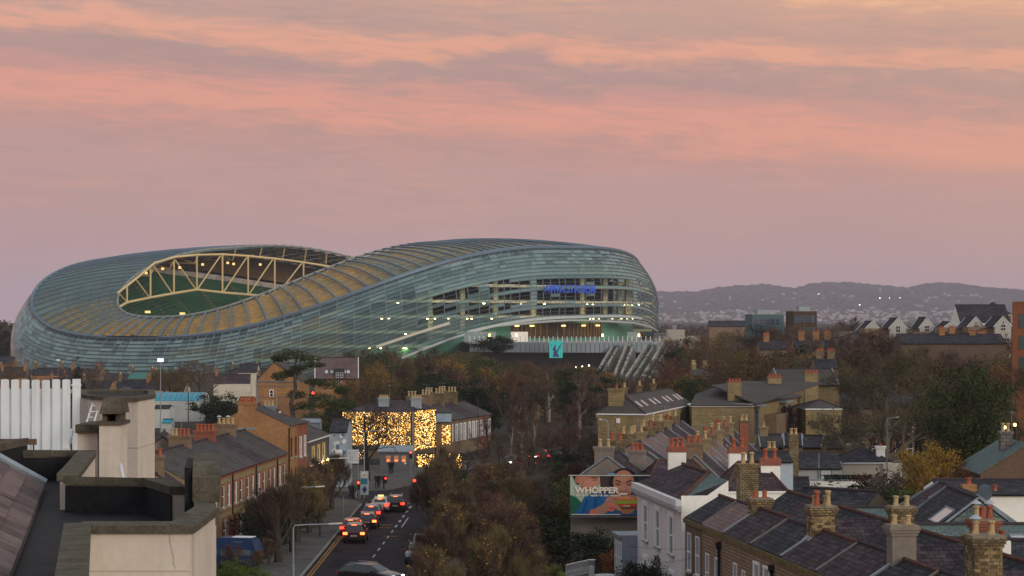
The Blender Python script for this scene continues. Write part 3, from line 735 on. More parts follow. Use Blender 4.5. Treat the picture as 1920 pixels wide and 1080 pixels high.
def house(name, label, loc, rz, Lx, D, He, Hr, wall, roof, cat='house', group=None, kind='gable', ridge=None, over=.15, z0=-.2, roof2=None, ridge_m=None, verge=None, gutter=True, wall_end=None, roof_th=.1, hipl=None):
    """gable: ridge along local x; facade faces -y. Returns the root."""
    o = thing(name, label, cat, (loc[0], loc[1], 0), rz, group)
    ry = D/2 if ridge is None else ridge
    e = .0
    b = MB(); hr = Hr if kind == 'gable' else He
    b.poly([(0,0,z0),(Lx,0,z0),(Lx,0,He),(0,0,He)]); b.poly([(Lx,D,z0),(0,D,z0),(0,D,He),(Lx,D,He)])
    if kind == 'gable':
        for x, flip in ((0, 1), (Lx, 0)):
            pts = [(x,0,z0),(x,0,He),(x,ry,Hr-.02),(x,D,He),(x,D,z0)]; pts = pts if flip == 0 else pts[::-1]
            if wall_end: MB().poly(pts).build('gable_wall', wall_end, o)
            else: b.poly(pts)
    else:
        b.poly([(0,D,z0),(0,0,z0),(0,0,He),(0,D,He)]); b.poly([(Lx,0,z0),(Lx,D,z0),(Lx,D,He),(Lx,0,He)])
    b.build('wall', wall, o)
    t = roof_th; up = .06; eo = over if kind != 'flat' else 0
    if kind == 'gable':
        def zf(y): return He+(Hr-He)*y/ry
        f = -eo; zf0 = He+(Hr-He)*f/ry; zb0 = He+(Hr-He)*(f)/(D-ry)
        MB().slab([(-e,f,zf0+up),(Lx+e,f,zf0+up),(Lx+e,ry,Hr+up),(-e,ry,Hr+up)], t).build('roof', roof, o)
        MB().slab([(-e,D-f,zb0+up),(Lx+e,D-f,zb0+up),(Lx+e,ry,Hr+up),(-e,ry,Hr+up)], t).build('roof', roof2 or roof, o)
        MB().tube([(0,ry,Hr+up+.03),(Lx,ry,Hr+up+.03)], .11, 6).build('ridge_tiles', ridge_m or ridge_dark, o, uv=False)
        if verge:
            for x in (0.03, Lx-.03):
                MB().tube([(x,f,zf0+up+.03),(x,ry,Hr+up+.06),(x,D-f,zb0+up+.03)], .09, 4).build('verge', verge, o, uv=False)
        if gutter:
            MB().tube([(0,f-.06,zf0),(Lx,f-.06,zf0)], .07, 6).build('gutter', black_paint, o, uv=False)
    elif kind == 'hip':
        hl = hipl if hipl is not None else min(ry, Lx/2)
        A, B, C, E = (-eo,-eo,He), (Lx+eo,-eo,He), (Lx+eo,D+eo,He), (-eo,D+eo,He); R0, R1 = (hl,ry,Hr), (Lx-hl,ry,Hr)
        rf = MB(); q = MB()
        for pts in ([A,B,R1,R0], [C,E,R0,R1]): MB().poly(pts).build('roof', roof, o)
        for pts in ([B,C,R1], [E,A,R0]): MB().poly(pts).build('roof', roof2 or roof, o)
        MB().box(-eo, Lx+eo, -eo, D+eo, He-.14, He-.005).build('eaves_board', white_paint, o, uv=False)
        for a_, b_ in ((A,R0),(E,R0),(B,R1),(C,R1),(R0,R1)):
            if (Vector(a_)-Vector(b_)).length > .1: MB().tube([a_, b_], .1, 5).build('hip_tiles', ridge_m or ridge_dark, o, uv=False)
    elif kind == 'flat':
        MB().box(.02, Lx-.02, .02, D-.02, He-.1, He-.02).build('roof', roof, o)
        MB().box(-.08, Lx+.08, -.08, .2, He, He+.15).box(-.08, Lx+.08, D-.2, D+.08, He, He+.15).box(-.08, .2, .2, D-.2, He, He+.15).box(Lx-.2, Lx+.08, .2, D-.2, He, He+.15).build('coping', stone_trim, o)
    return o
def loc2w(o, p):
    c, s_ = math.cos(o.rotation_euler.z), math.sin(o.rotation_euler.z)
    return (o.location.x+p[0]*c-p[1]*s_, o.location.y+p[0]*s_+p[1]*c)
# ---------------------------------------------------------------- the foreground block on the left
def foreground():
    o = thing('apartment_block', 'cream rendered block with stone copings and a flat black felt roof', 'building', (-6, 32, 0))
    O = Vector((-6, 32, 0)); W = lambda p: Vector(p)-O
    pink = mat('cream_pink_render', (.60,.54,.47), rough=.92, var=.07, scale=1.3, fine=.05, streaks=.09)
    felt = mat('roof_felt', (.018,.018,.021), rough=.75, var=.35, scale=.9, fine=.25); lichen = mat('coping_concrete', (.098,.088,.068), rough=.97, var=.3, scale=2.5, fine=.3, bump=.35)
    ZC, ZR = 16.42, 15.86
    def X(px, d): return (px-960)/F*d
    def parapet(pts, th, side, z0=6.0, zc=ZC, inner=True, stone=1.05, q0=-.03):
        """walls along pts; side=+1: the outside is to the right of travel"""
        for a, b in zip(pts, pts[1:]):
            a, b = Vector((*a, 0)), Vector((*b, 0)); d = (b-a).normalized(); n = Vector((d.y, -d.x, 0))*side; ln = (b-a).length
            P = lambda s, t, z: W((a+d*s-n*t)+Vector((0,0,z)))
            wm = MB(); vs = [P(0,0,z0),P(ln,0,z0),P(ln,th,z0),P(0,th,z0),P(0,0,zc-.1),P(ln,0,zc-.1),P(ln,th,zc-.1),P(0,th,zc-.1)]
            wm.add(vs, [(0,1,5,4),(1,2,6,5),(2,3,7,6),(3,0,4,7),(4,5,6,7)]); wm.build('wall', pink, o)
            k = max(1, round(ln/stone))
            for i in range(k):
                s0, s1 = ln*i/k+(.006 if i else -.02), ln*(i+1)/k-(.006 if i < k-1 else -.02); h = RN.uniform(-.006,.006)
                c = MB(); vs = [P(s0,-.05,zc-.098+h),P(s1,-.05,zc-.098+h),P(s1,th+.05,zc-.098+h),P(s0,th+.05,zc-.098+h),P(s0,-.05,zc+h),P(s1,-.05,zc+h),P(s1,th+.05,zc+.03+h),P(s0,th+.05,zc+.03+h)]
                c.add(vs, [(0,1,5,4),(1,2,6,5),(2,3,7,6),(3,0,4,7),(4,5,6,7),(3,2,1,0)]); c.build('coping_stone', lichen, o, uv=False)
            if inner:
                u = MB(); vs = [P(q0,th+.004,ZR-.5),P(ln,th+.004,ZR-.5),P(ln,th+.03,ZR-.5),P(q0,th+.03,ZR-.5),P(q0,th+.004,zc-.12),P(ln,th+.004,zc-.12),P(ln,th+.03,zc-.12),P(q0,th+.03,zc-.12)]
                u.add(vs, [(0,1,5,4),(1,2,6,5),(2,3,7,6),(3,0,4,7),(4,5,6,7)]); u.build('felt_upstand', felt, o, uv=False)
    # front bay: front wall, canted side, then the return to the raised block
    parapet([(X(150,28),28),(X(357,28),28)], .22, 1)
    parapet([(X(357,28),28),(X(404,30.6),30.6)], .22, 1, inner=True, q0=.3)
    # broad coping that runs towards the camera on the left of the bay
    a, b = Vector((X(120,28.2),28.2,0)), Vector((X(92,20),20,0)); wd = .34
    for i in range(5):
        p, q = a.lerp(b, i/5+.003), a.lerp(b, (i+1)/5-.003)
        MB().prism([W(p)[:2], (W(p)+Vector((wd,0,0)))[:2], (W(q)+Vector((wd,0,0)))[:2], W(q)[:2]], ZC-.1, ZC+.015).build('coping_stone', lichen, o, uv=False)
    MB().prism([W(a)[:2], (W(a)+Vector((wd-.06,0,0)))[:2], (W(b)+Vector((wd-.06,0,0)))[:2], W(b)[:2]], 8, ZC-.102).build('wall', pink, o)
    # raised block with a rounded coping on the right
    x0, x1, y0, y1 = X(361,33)-O.x, X(412,33)-O.x, 33-O.y, 35.6-O.y
    prof = [(y0,16.30),(y0,16.66),(y0+.10,16.78),(y0+.3,16.86),(y0+.6,16.89),(y1-.5,16.89),(y1-.2,16.82),(y1,16.7),(y1,16.30)]
    sh = lambda y: -(y-y0)*.125       # the bay is canted, so the block runs back along its slanting side
    n = len(prof); b_ = MB(); b_.add([(x0+sh(q[0]),q[0],q[1]) for q in prof]+[(x1+sh(q[0]),q[0],q[1]) for q in prof], [(i,(i+1)%n,n+(i+1)%n,n+i) for i in range(n)]+[tuple(range(n-1,-1,-1)), tuple(range(n,2*n))])
    b_.build('coping_hood', lichen, o, uv=False)
    def canted(xa, xb, ya, yb, za, zb, nm, m_): MB().prism([(xa+sh(ya),ya),(xb+sh(ya),ya),(xb+sh(yb),yb),(xa+sh(yb),yb)], za, zb).build(nm, m_, o, uv=False)
    canted(x0-.12, x0-.004, y0+.1, y1-.1, ZR-.4, 16.8, 'felt_upstand', felt)
    canted(x0+.03, x1-.07, y0+.05, y1-.05, 6, 16.297, 'wall', pink)
    parapet([(X(404,30.6),30.6),(x1+O.x-.12,33.05)], .22, 1, zc=ZC-.13, inner=False)
    # back parapet in two runs
    parapet([(X(354,34.3),34.3),(X(300,36.2),36.2)], .26, 1, z0=12)
    parapet([(X(300,36.2),36.2),(X(137,36.6),36.6)], .26, 1, z0=12)
    # second, further parapet and its return
    parapet([(X(178,44),44),(X(22,44),44)], .3, 1, z0=12)
    parapet([(X(20,44),44),(X(-60,41),41)], .3, 1, z0=12, zc=ZC+.22)
    parapet([(X(140,36.9),36.9),(X(176,43.6),43.6)], .24, 1, z0=12, inner=False)
    # flat roof
    MB().poly([W((X(15,20),20,ZR)), W((X(100,20),20,ZR)), W((X(160,28.2),28.2,ZR)), W((X(357,28.2),28.2,ZR)), W((X(404,30.7),30.7,ZR)), W((X(404,34.2),34.2,ZR)), W((X(300,36.3),36.3,ZR)), W((X(140,36.8),36.8,ZR)), W((X(176,44),44,ZR)), W((X(-60,44),44,ZR)), W((X(-60,20),20,ZR))]).build('flat_roof', felt, o, uv=False)
    # slated slope on the left: each slate
    E1, E2 = Vector((X(82,40.8),40.8,15.95)), Vector((X(16,26.6),26.6,15.95)); ev = (E2-E1).normalized(); E2 = E1+ev*24; ln = (E2-E1).length
    up = Vector((ev.y, -ev.x, 0)); up = up if up.x < 0 else -up; up = (up*math.cos(rad(30))+Vector((0,0,math.sin(rad(30))))).normalized(); nn = ev.cross(up); nn = nn if nn.z > 0 else -nn
    Q = lambda s, t, h=0: W(E1+ev*s+up*t+nn*h)
    MB().slab([Q(-.05,-.05,-.02), Q(ln,-.05,-.02), Q(ln,4.4,-.02), Q(-.05,4.4,-.02)], .2).build('roof_deck', mat('batten', (.06,.05,.05)), o, uv=False)
    sl = [mat('foreground_slate', (.135,.095,.092), rough=.8, var=.25, scale=2, fine=.12), mat('foreground_slate_pale', (.165,.12,.115), rough=.8, var=.25, scale=2, fine=.12), mat('foreground_slate_dark', (.105,.074,.075), rough=.8, var=.25, scale=2, fine=.12)]
    ex, sw, cnt = .36, .62, 0; rest = MB()
    for r in range(11):
        s = -.05-(sw/2 if r % 2 else 0)
        while s < ln:
            g = RN.uniform(0, .012); t0 = r*ex; s0, s1 = max(-.05, s)+.006, s+sw-.006
            vs = [Q(s0,t0,.035+g), Q(s1,t0,.035+g), Q(s1,t0+ex*1.15,.012), Q(s0,t0+ex*1.15,.012), Q(s0,t0,.01), Q(s1,t0,.01)]
            fs = [(0,1,2,3),(0,4,5,1)]
            if r < 7 and cnt < 290: MB().add(vs, fs).build('slate', RN.choice(sl), o, uv=False); cnt += 1
            else: rest.add(vs, fs)
            s += sw
    rest.build('slate', sl[0], o, uv=False, kind='stuff')
    MB().tube([Q(-.1,0,.05), Q(-.1,4.4,.05)], .09, 5).build('verge_roll', lead, o, uv=False)
    # low boxes and the ventilating stack before the turret
    def cbox(px0, px1, d, dep, z0, z1, m, name):
        return MB().box(X(px0,d)-O.x, X(px1,d)-O.x, d-O.y, d+dep-O.y, z0, z1).build(name, m, o, uv=False)
    zz = lambda py, d: CAMZ+(HOR-py)/F*d
    cbox(145,183,45.5,1.4,14,zz(812,45.5),pink,'wall'); cbox(141,187,45.4,1.6,zz(812,45.5)+.004,zz(796,45.5),lichen,'coping_stone')
    st = thing('flue_stack', 'square cream flue stack with a dark opening under a stone hood', 'chimney', (X(205,45),45.3,0))
    d = 45; x0, x1 = X(186,d)-X(205,d), X(226,d)-X(205,d)
    MB().box(x0, x1, -.3, .5, 13, zz(797,d)).build('shaft', pink, st)
    MB().box(x0-.05, x1+.05, -.36, .56, zz(797,d)+.003, zz(790,d)).build('ledge', lichen, st, uv=False)
    zt = zz(776,d); zb = zz(790,d)+.003
    for a0, a1 in ((x0+.06, x0+.14), (x1-.10, x1-.03)): MB().box(a0, a1, -.28, .48, zb, zt).build('post', lichen, st, uv=False)
    MB().box(x0+.145, x1-.105, .3, .44, zb, zt).build('flue_back', felt, st, uv=False)
    b_ = MB(); zt += .003; zk = zz(747,d)
    b_.add([(x0+.02,-.42,zt),(x1+.03,-.42,zt),(x1+.03,.6,zt),(x0+.02,.6,zt),(x0+.06,-.18,zk),(x1-.0,-.18,zk),(x1-.0,.4,zk),(x0+.06,.4,zk)], [(3,2,1,0),(4,5,6,7),(0,1,5,4),(1,2,6,5),(2,3,7,6),(3,0,4,7)])
    b_.build('hood', lichen, st, uv=False)
    # turret behind
    tr = thing('roof_turret', 'cream many sided roof turret with a flat stone coping behind the fence', 'turret', (X(225,50),50,0)); T = Vector((X(225,50),50,0))
    pl = [(X(152,51),51),(X(170,49.6),49.6),(X(226,48.8),48.8),(X(258,48.6),48.6),(X(290,50.4),50.4),(X(288,54),54),(X(152,54),54)]
    ztop = zz(751,49)
    MB().prism([(p[0]-T.x,p[1]-T.y) for p in pl], 8, ztop).build('wall', pink, tr)
    cx_, cy_ = sum(p[0] for p in pl)/7, sum(p[1] for p in pl)/7
    for i in range(7):
        p, q = Vector(pl[i]), Vector(pl[(i+1)%7]); c = Vector((cx_,cy_)); P_ = lambda v, k: ((c+(v-c)*k)-Vector((T.x,T.y)))
        MB().prism([P_(p,1.035), P_(q,1.035), P_(q,.82), P_(p,.82)], ztop+.003, ztop+.085).build('coping_stone', lichen, tr, uv=False)
    MB().prism([(c[0]-T.x,c[1]-T.y) for c in [((p[0]-cx_)*.81+cx_,(p[1]-cy_)*.81+cy_) for p in pl]], ztop+.003, ztop+.03).build('felt_top', felt, tr, uv=False)
    for zc_, m_ in ((zz(838,49),pink),):
        MB().prism([(((p[0]-cx_)*1.004+cx_)-T.x, ((p[1]-cy_)*1.004+cy_)-T.y) for p in pl], zc_-.012, zc_+.012).build('render_joint', mat('joint_shadow', (.45,.38,.34)), tr, uv=False)
    # render joints of the front bay
    jm = mat('joint_shadow', (.45,.38,.34))
    zj = zz(1071,28)
    MB().box(X(150,28)-O.x, X(357,28)-O.x, 28-O.y-.004, 28-O.y, zj-.008, zj+.008).build('render_joint', jm, o, uv=False)
    crack = [PT(319,990,27.995), PT(318,1012,27.995), PT(322,1035,27.995), PT(326,1046,27.995), PT(325,1056,27.995), PT(329,1066,27.995)]
    MB().tube([W(p) for p in crack], .0022, 3).build('render_crack', mat('crack_dark', (.22,.17,.14)), o, uv=False)
    # white palisade on the roof
    fc = thing('palisade_fence', 'white painted palisade of upright boards along the roof edge', 'fence', (X(60,50),50,0)); fx = X(60,50)
    fp = mat('fence_white', (.76,.83,.87), rough=.45, var=.06, scale=1, streaks=.14)
    for i in range(12):
        px = -78+i*19.3
        if px+14 > 133 and px < 133: px = min(px, 117)
    z0, z1 = zz(845,50), zz(712,50)
    for i in range(14):
        px = 131-14-19.2*i
        xa, xb = X(px,50)-fx, X(px+14.5,50)-fx; mx_ = (xa+xb)/2; h_ = RN.uniform(-.01,.01); zz1 = z1+h_
        s_ = MB(); prof = [(xa,z0),(xb,z0),(xb,zz1-.016),(xb-.02,zz1-.003),(mx_,zz1+.003),(xa+.02,zz1-.003),(xa,zz1-.016)]
        k = len(prof); s_.add([(p[0],0,p[1]) for p in prof]+[(p[0],.03,p[1]) for p in prof], [tuple(range(k)), tuple(range(2*k-1,k-1,-1))]+[((j+1)%k,j,k+j,k+(j+1)%k) for j in range(k)])
        s_.build('slat', fp, fc, uv=False)
        xg = X(px-5,50)-fx
        MB().box(xg, xa-.004, .02, .045, z0, zz(729,50)).build('slat', mat('fence_grey', (.50,.56,.61), rough=.5), fc, uv=False)
    MB().box(X(136,50)-fx, X(150,50)-fx, -.02, .1, z0, z1+.015).box(X(134,50)-fx, X(151,50)-fx, -.03, .11, z1-.14, z1-.10).build('post', fp, fc, uv=False)
    MB().box(X(-140,50)-fx, X(135,50)-fx, .06, .12, z1-.3, z1-.22).box(X(-140,50)-fx, X(135,50)-fx, .06, .12, z0+.15, z0+.23).build('rail', fp, fc, uv=False)
    rl = thing('timber_rail', 'brown timber handrail on a short post before the white fence', 'railing', (X(34,46),46,0)); rx = X(34,46)
    MB().box(X(-80,46)-rx, X(68,46)-rx, -.05, .05, zz(834,46), zz(823,46)).build('rail', mat('weathered_timber', (.14,.085,.065), rough=.9, var=.3, scale=2), rl, uv=False)
    MB().box(X(62,46)-rx, X(64,46)-rx, -.02, .02, zz(860,46), zz(834,46)-.002).build('post', black_paint, rl, uv=False)
    pp = MB().tube([PT(125,843,45.6), PT(134,808,46.6)], .055, 8).build('vent_pipe', mat('white_plastic', (.72,.72,.72), rough=.4), uv=False); tag(pp, 'white plastic pipe leaning beside the palisade on the roof', 'pipe')
    pp = MB().tube([PT(232,903,38), PT(226,872,40)], .035, 8).build('vent_pipe', mat('white_plastic', (.72,.72,.72), rough=.4), uv=False); tag(pp, 'thin white pipe at the foot of the cream roof turret', 'pipe')
    hr = thing('roof_ladder', 'white metal roof ladder leaning beside the turret', 'ladder', tuple(PT(155,790,49)))
    for dx in (0, .16): MB().tube([(dx,0,-.3),(dx+.12,.6,.42)], .02, 5).build('rail', fp, hr, uv=False)
    for k in range(5): MB().tube([(.02+.024*k,.12*k,-.16+.12*k),(.14+.024*k,.12*k,-.16+.12*k)], .014, 4).build('rung', fp, hr, uv=False)
foreground()
# ---------------------------------------------------------------- left terrace along the street
def left_terrace():
    rz = rad(85.5); ox, oy = -23.5, 179.8; wd = 5.03
    names = ['yellow brick terrace house next to the cream block, the blue van before it',
             'second terrace house from the cream block, its stack with red and buff pots',
             'yellow brick terrace house with a lit lamp beside its red arched doors', 'middle house of the brick terrace with purple slates on the roof',
             'terrace house with white upstairs windows and a satellite dish', 'last terrace house before the tall orange brick gable', 'terrace house mostly hidden behind the cream roof parapet']
    dish = mat('dish_grey', (.5,.5,.5), rough=.5)
    for i in range(-2, 6):
        s0 = i*wd; loc = (ox+math.cos(rz)*s0, oy+math.sin(rz)*s0)
        h = house('terrace_house', names[i] if i >= 0 else (names[6] if i == -1 else 'terrace house nearest the camera, wholly behind the cream block'), loc, rz, wd-.01, 7.6, 6.5, 8.55, brick_yellow, slate_grey if i != 3 else slate_purple, ridge=3.9, group='terrace houses along the left side of the street', roof2=slate_grey)
        MB().box(0, wd-.01, -.10, -.004, 6.12, 6.3).box(0, wd-.01, -.06, -.004, 3.34, 3.44).build('string_course', red_trim, h)
        for j, x in enumerate((1.25, 3.5)):
            window(h, x, 3.75, .95, 1.75, smat=red_trim, sill=stone_trim, pane=pane_pale if (i+j) % 2 else pane_mat, surround=.13)
        if i % 2: 
            door(h, .75, .2, smat=red_trim); window(h, 3.1, .95, 1.0, 1.8, smat=red_trim, sill=stone_trim, surround=.13)
        else:
            door(h, 4.25, .2, smat=red_trim); window(h, 1.7, .95, 1.0, 1.8, smat=red_trim, sill=stone_trim, surround=.13)
        if i % 2 == 0: MB().tube([(wd-.08,-.1,0),(wd-.08,-.1,6.3)], .06, 6).build('downpipe', black_paint, h, uv=False)
        if i in (2, 4): MB().lathe((0,0,0), [(.02,0),(.25,.06),(.36,.16)], 10).build('satellite_dish', dish, h, loc=(2.4,-.4,3.5), uv=False).rotation_euler = (rad(75), 0, 0)
        if i == 2: MB().lathe((wd-.9,-.3,2.35), [(.06,0),(.12,.1),(.12,.2),(.04,.28)], 8).build('wall_lamp', mat_emit('porch_glow', (1,.55,.15), 12), h, uv=False)
        ck = {0: (4.5,9.42,5,'mix'), 2: (3.9,9.35,5,'red'), 4: (2.6,9.5,4,'buff')}.get(i)
        if ck: chimney(h, ck[0], 4.2, 7.9, ck[1], .75, 1.8, brick_brown if i != 2 else brick_red, ck[2], ck[3], .55, cowl=(i == 4))
    # orange brick gable house
    s0 = 31.0; loc = (ox+math.cos(rz)*s0, oy+math.sin(rz)*s0)
    h = house('brick_house', 'tall orange brick house with a bare gable and a wide stack of five red pots', loc, rz, 5.2, 7.2, 9.0, 10.75, brick_orange, slate_grey, ridge=3.7, verge=None)
    chimney(h, .42, 3.95, 8.6, 11.15, .85, 1.65, brick_orange, 5, 'red', .55, along='y')
    for z in (5.9, 2.9):
        for x in (1.4, 3.8): window(h, x, z, .95, 1.9, smat=brick_orange, sill=stone_trim, pane=pane_dark, surround=.1, frame=black_paint)
    MB().tube([(.1,-.1,0),(.1,-.1,8.8)], .06, 6).build('downpipe', black_paint, h, uv=False)
    MB().box(0, 5.2, -.16, -.004, 8.75, 8.98).build('cornice', brick_orange, h)
    s0 = 36.3; loc = (ox+math.cos(rz)*s0, oy+math.sin(rz)*s0)
    h = house('brick_house', 'narrow red brick house with lit windows beside the dark pub', loc, rz, 5.4, 6.5, 8.9, 9.6, brick_red, slate_grey, ridge=3.2)
    for z, pn in ((5.6, pane_pale), (2.3, pane_lit)):
        for x in (1.5, 3.9): window(h, x, z, 1.0, 2.0, pane=pn, sill=stone_trim)
    s0 = 41.8; loc = (ox+math.cos(rz)*s0, oy+math.sin(rz)*s0)
    h = house('pub', 'dark grey corner pub with yellow window surrounds and lit wall lanterns', loc, rz, 13, 9, 6.9, 9.2, mat('pub_grey', (.085,.085,.09), rough=.8), slate_grey, cat='pub', kind='hip', hipl=3)
    yel = mat('yellow_surround', (.50,.36,.10), rough=.7)
    for x in (3.2, 6.4, 9.6): window(h, x, 3.7, 1.1, 2.3, smat=yel, pane=pane_dark, surround=.22)
    for x in (1.6, 4.8, 8.0, 11.2): MB().lathe((x,-.25,3.9), [(.05,0),(.17,.15),(.17,.5),(.04,.65)], 8).build('wall_lantern', mat_emit('lantern_glow', (1,.62,.25), 14), h, uv=False)
    MB().box(0, 13, -.12, -.004, 2.7, 3.3).build('fascia_board', yel, h, uv=False)
    MB().add([(2.2,-.1,3.2),(2.2,-1.3,4.0),(2.25,-1.25,3.2),(2.25,-.15,2.5)], [(0,1,2,3)]).build('flag', mat('flag_cloth', (.55,.62,.7), rough=.9), h, uv=False)
    chimney(h, 6, 5, 8.5, 10.2, .8, 1.2, mat('pub_grey_stack', (.20,.23,.26)), 3, 'buff', .5)
    # mural gable beyond the side street
    x0, x1 = GX(617,252), GX(651,252)
    h = house('mural_house', 'low building with a blue and white painted mural beyond the side street', (x0,252), 0, x1-x0, 8, 6.3, 7.4, mat('mural_base', (.30,.36,.40), rough=.9), slate_dark, kind='gable')
    mw, mb = mat('mural_white', (.62,.66,.68)), mat('mural_blue', (.10,.17,.24)); rn = random.Random(2)
    for k in range(26):
        x, z, r = rn.uniform(.3, x1-x0-.3), rn.uniform(3.0, 6.0), rn.uniform(.12, .34)
        MB().poly([(x+r*math.cos(a*PI/4)*rn.uniform(.6,1.2), -.01-.004*k, z+r*math.sin(a*PI/4)*rn.uniform(.6,1.1)) for a in range(8)]).build('mural_patch', mw if k % 2 else mb, h, uv=False)
    MB().box(.7, 1.5, -.16, -.125, 2.6, 4.3).build('poster_board', white_paint, h, uv=False); MB().box(.85, 1.35, -.168, -.162, 2.9, 3.5).build('poster_print', mat('poster_red', (.5,.03,.03)), h, uv=False)
    MB().box(0, x1-x0, -.6, -.12, 1.9, 2.4).build('shop_fascia', mat('shop_red', (.22,.02,.03)), h, uv=False)
left_terrace()

# ---------------------------------------------------------------- rear houses and yards left of the street
def rear_left():
    h = house('grey_cottage', 'grey rendered cottage with a pale roof light and a small gable window', (GX(292,172),172), 0, 0.1, .1, 1, 1.2, render_grey, slate_grey) if False else None
    a = AT(291, 822, 7.0)
    h = house('grey_cottage', 'grey rendered house with a long pale roof light, behind the chimney stacks', (GX(372,186)+.0,186), rad(98), 11, 5.9, 7.0, 9.2, render_grey, slate_purple)
    skylight(h, (7.2,1.4,8.05), (1,0,0), (0,2.95,2.2), 1.3, 1.5)
    skylight(h, (4.2,.9,7.7), (1,0,0), (0,2.95,2.2), .7, 1.0)
    window(h, 0, 0, .8, 1.1, pane=pane_dark) if False else None
    w_ = window(h, -.0, 4.6, .9, 1.5, y=4.9, rz=-PI/2, pane=pane_mat, bars=True)
    h = house('grey_cottage', 'low grey cottage end with a pair of buff chimney pots', (GX(318,150)+.0,150), rad(98), 9, 5.2, 5.9, 7.5, render_grey, slate_purple)
    chimney(h, 1.4, 3.6, 6.5, 9.15, .7, 1.0, brick_old, 2, 'buff', .55, along='y'); chimney(h, 6, 3.2, 6.6, 9.5, .7, 1.0, brick_brown, 3, 'red', .5)
    h = house('grey_cottage', 'slate roofed cottage end with two red pots beside the cream turret', (GX(352,164),164), rad(96), 8, 4.6, 6.0, 7.6, brick_brown, slate_purple)
    chimney(h, 1.0, 2.3, 6.6, 8.95, .7, 1.1, brick_brown, 2, 'red', .5)
    # blue roofed hall
    d = 415; x0, x1 = GX(288,d), GX(377,d); o = thing('blue_roofed_hall', 'white hall under a curved bright blue metal roof', 'hall', (x0,d,0)); wd = x1-x0
    ze = CAMZ-(752-HOR)/F*d; zt = CAMZ-(738-HOR)/F*d
    bl = mat('blue_metal_roof', (.07,.30,.42), rough=.45, var=.12, scale=.3); wl = mat('hall_white', (.50,.54,.52), rough=.8, var=.12, scale=.3)
    pts = [(0,ze)]+[(0.0,ze)]; arc = [(0+ (12)*q/10, ze+(zt-ze)*math.sin(q/10*PI)**.7) for q in range(11)]
    MB().box(0, wd, 0, 12, -.2, ze).build('wall', wl, o)
    r = MB(); k = len(arc)
    for i in range(k-1):
        for j in range(9): r.slab([(wd*j/9+.03,arc[i][0],arc[i][1]+.05),(wd*(j+1)/9-.03,arc[i][0],arc[i][1]+.05),(wd*(j+1)/9-.03,arc[i+1][0],arc[i+1][1]+.05),(wd*j/9+.03,arc[i+1][0],arc[i+1][1]+.05)], .05)
    r.build('roof', bl, o, uv=False)
    MB().poly([(wd,p[0],p[1]) for p in arc]).build('gable_infill', wl, o, uv=False); MB().poly([(0,p[0],p[1]) for p in arc[::-1]]).build('gable_infill', wl, o, uv=False)
    # sheds, tarps and little roofs in the yards
    for (px0, px1, py, d, hgt, dep, m, rf, nm, lb) in (
        (150,240,742,330,3.2,9,render_grey,slate_dark,'yard_shed','long dark roofed shed behind the cream turret'),
        (288,318,762,390,4.2,5,wl,slate_dark,'yard_shed','small white shed with a dark roof before the blue roofed hall'),
        (303,322,788,352,2.2,3,wl,mat('blue_tarp', (.02,.30,.42), rough=.6),'lean_to','little lean-to under a bright blue sheet'),
        (385,448,768,380,2.0,6,mat('wall_maroon', (.05,.03,.035)),mat('flat_maroon', (.06,.035,.045)),'garage_block','long low dark garage block beside the orange brick gable'),
        (497,522,770,330,3.4,4,render_white,slate_grey,'yard_shed','small white outbuilding behind the orange brick gable'),
        (528,560,790,270,5.3,3,render_white,lead,'rear_extension','white rear extension with an air conditioner above the pub'),
        (563,600,786,262,6.6,2.5,mat('plant_grey', (.22,.27,.31), rough=.5),lead,'roof_plant','grey metal ventilation plant on the flat roof by the pub')):
        x0, x1 = GX(px0,d), GX(px1,d); ze = CAMZ-(py-HOR)/F*d
        q = house(nm, lb, (x0,d), 0, x1-x0, dep, ze-.35, ze, m, rf, cat=nm.replace('_',' '), over=.2, gutter=False)
    g = thing('white_gable_shed', 'white gabled shed front behind the palisade', 'shed', (GX(207,318),318,0)); d = 318
    zz = lambda py: CAMZ-(py-HOR)/F*d; wq = GX(242,d)-GX(202,d)
    MB().prism([(0,0),(wq,0),(wq,6),(0,6)], -.2, zz(740)).build('wall', render_white, g)
    MB().add([(0,0,zz(740)),(wq,0,zz(740)),(wq/2,0,zz(727)),(0,6,zz(740)),(wq,6,zz(740)),(wq/2,6,zz(727))], [(0,1,2),(5,4,3)]).build('gable', render_white, g)
    MB().slab([(-.2,-.2,zz(741)),(wq/2,-.2,zz(726.5)),(wq/2,6,zz(726.5)),(-.2,6,zz(741))], .1).slab([(wq/2,-.2,zz(726.5)),(wq+.2,-.2,zz(741)),(wq+.2,6,zz(741)),(wq/2,6,zz(726.5))], .1).build('roof', slate_grey, g)
    MB().lathe((wq/2,-.03,zz(733)), [(.12,0),(.12,.22)], 8).build('vent', black_paint, g, uv=False)
    # brown brick chapel with a long roof
    d = 385; x0, x1 = GX(482,d), GX(566,d); zz = lambda py: CAMZ-(py-HOR)/F*d
    c = thing('brick_chapel', 'brown brick chapel with a steep gable facing the street', 'chapel', (x0,d,0)); wd = x1-x0; xa = GX(513,d)-x0
    gb = MB(); gb.poly([(0,0,-.2),(wd,0,-.2),(wd,0,zz(713)),(xa,0,zz(678)),(0,0,zz(713))]); gb.poly([(0,14,-.2),(0,0,-.2),(0,0,zz(713)),(0,14,zz(713))]); gb.poly([(wd,0,-.2),(wd,14,-.2),(wd,14,zz(713)),(wd,0,zz(713))]); gb.build('wall', brick_orange, c)
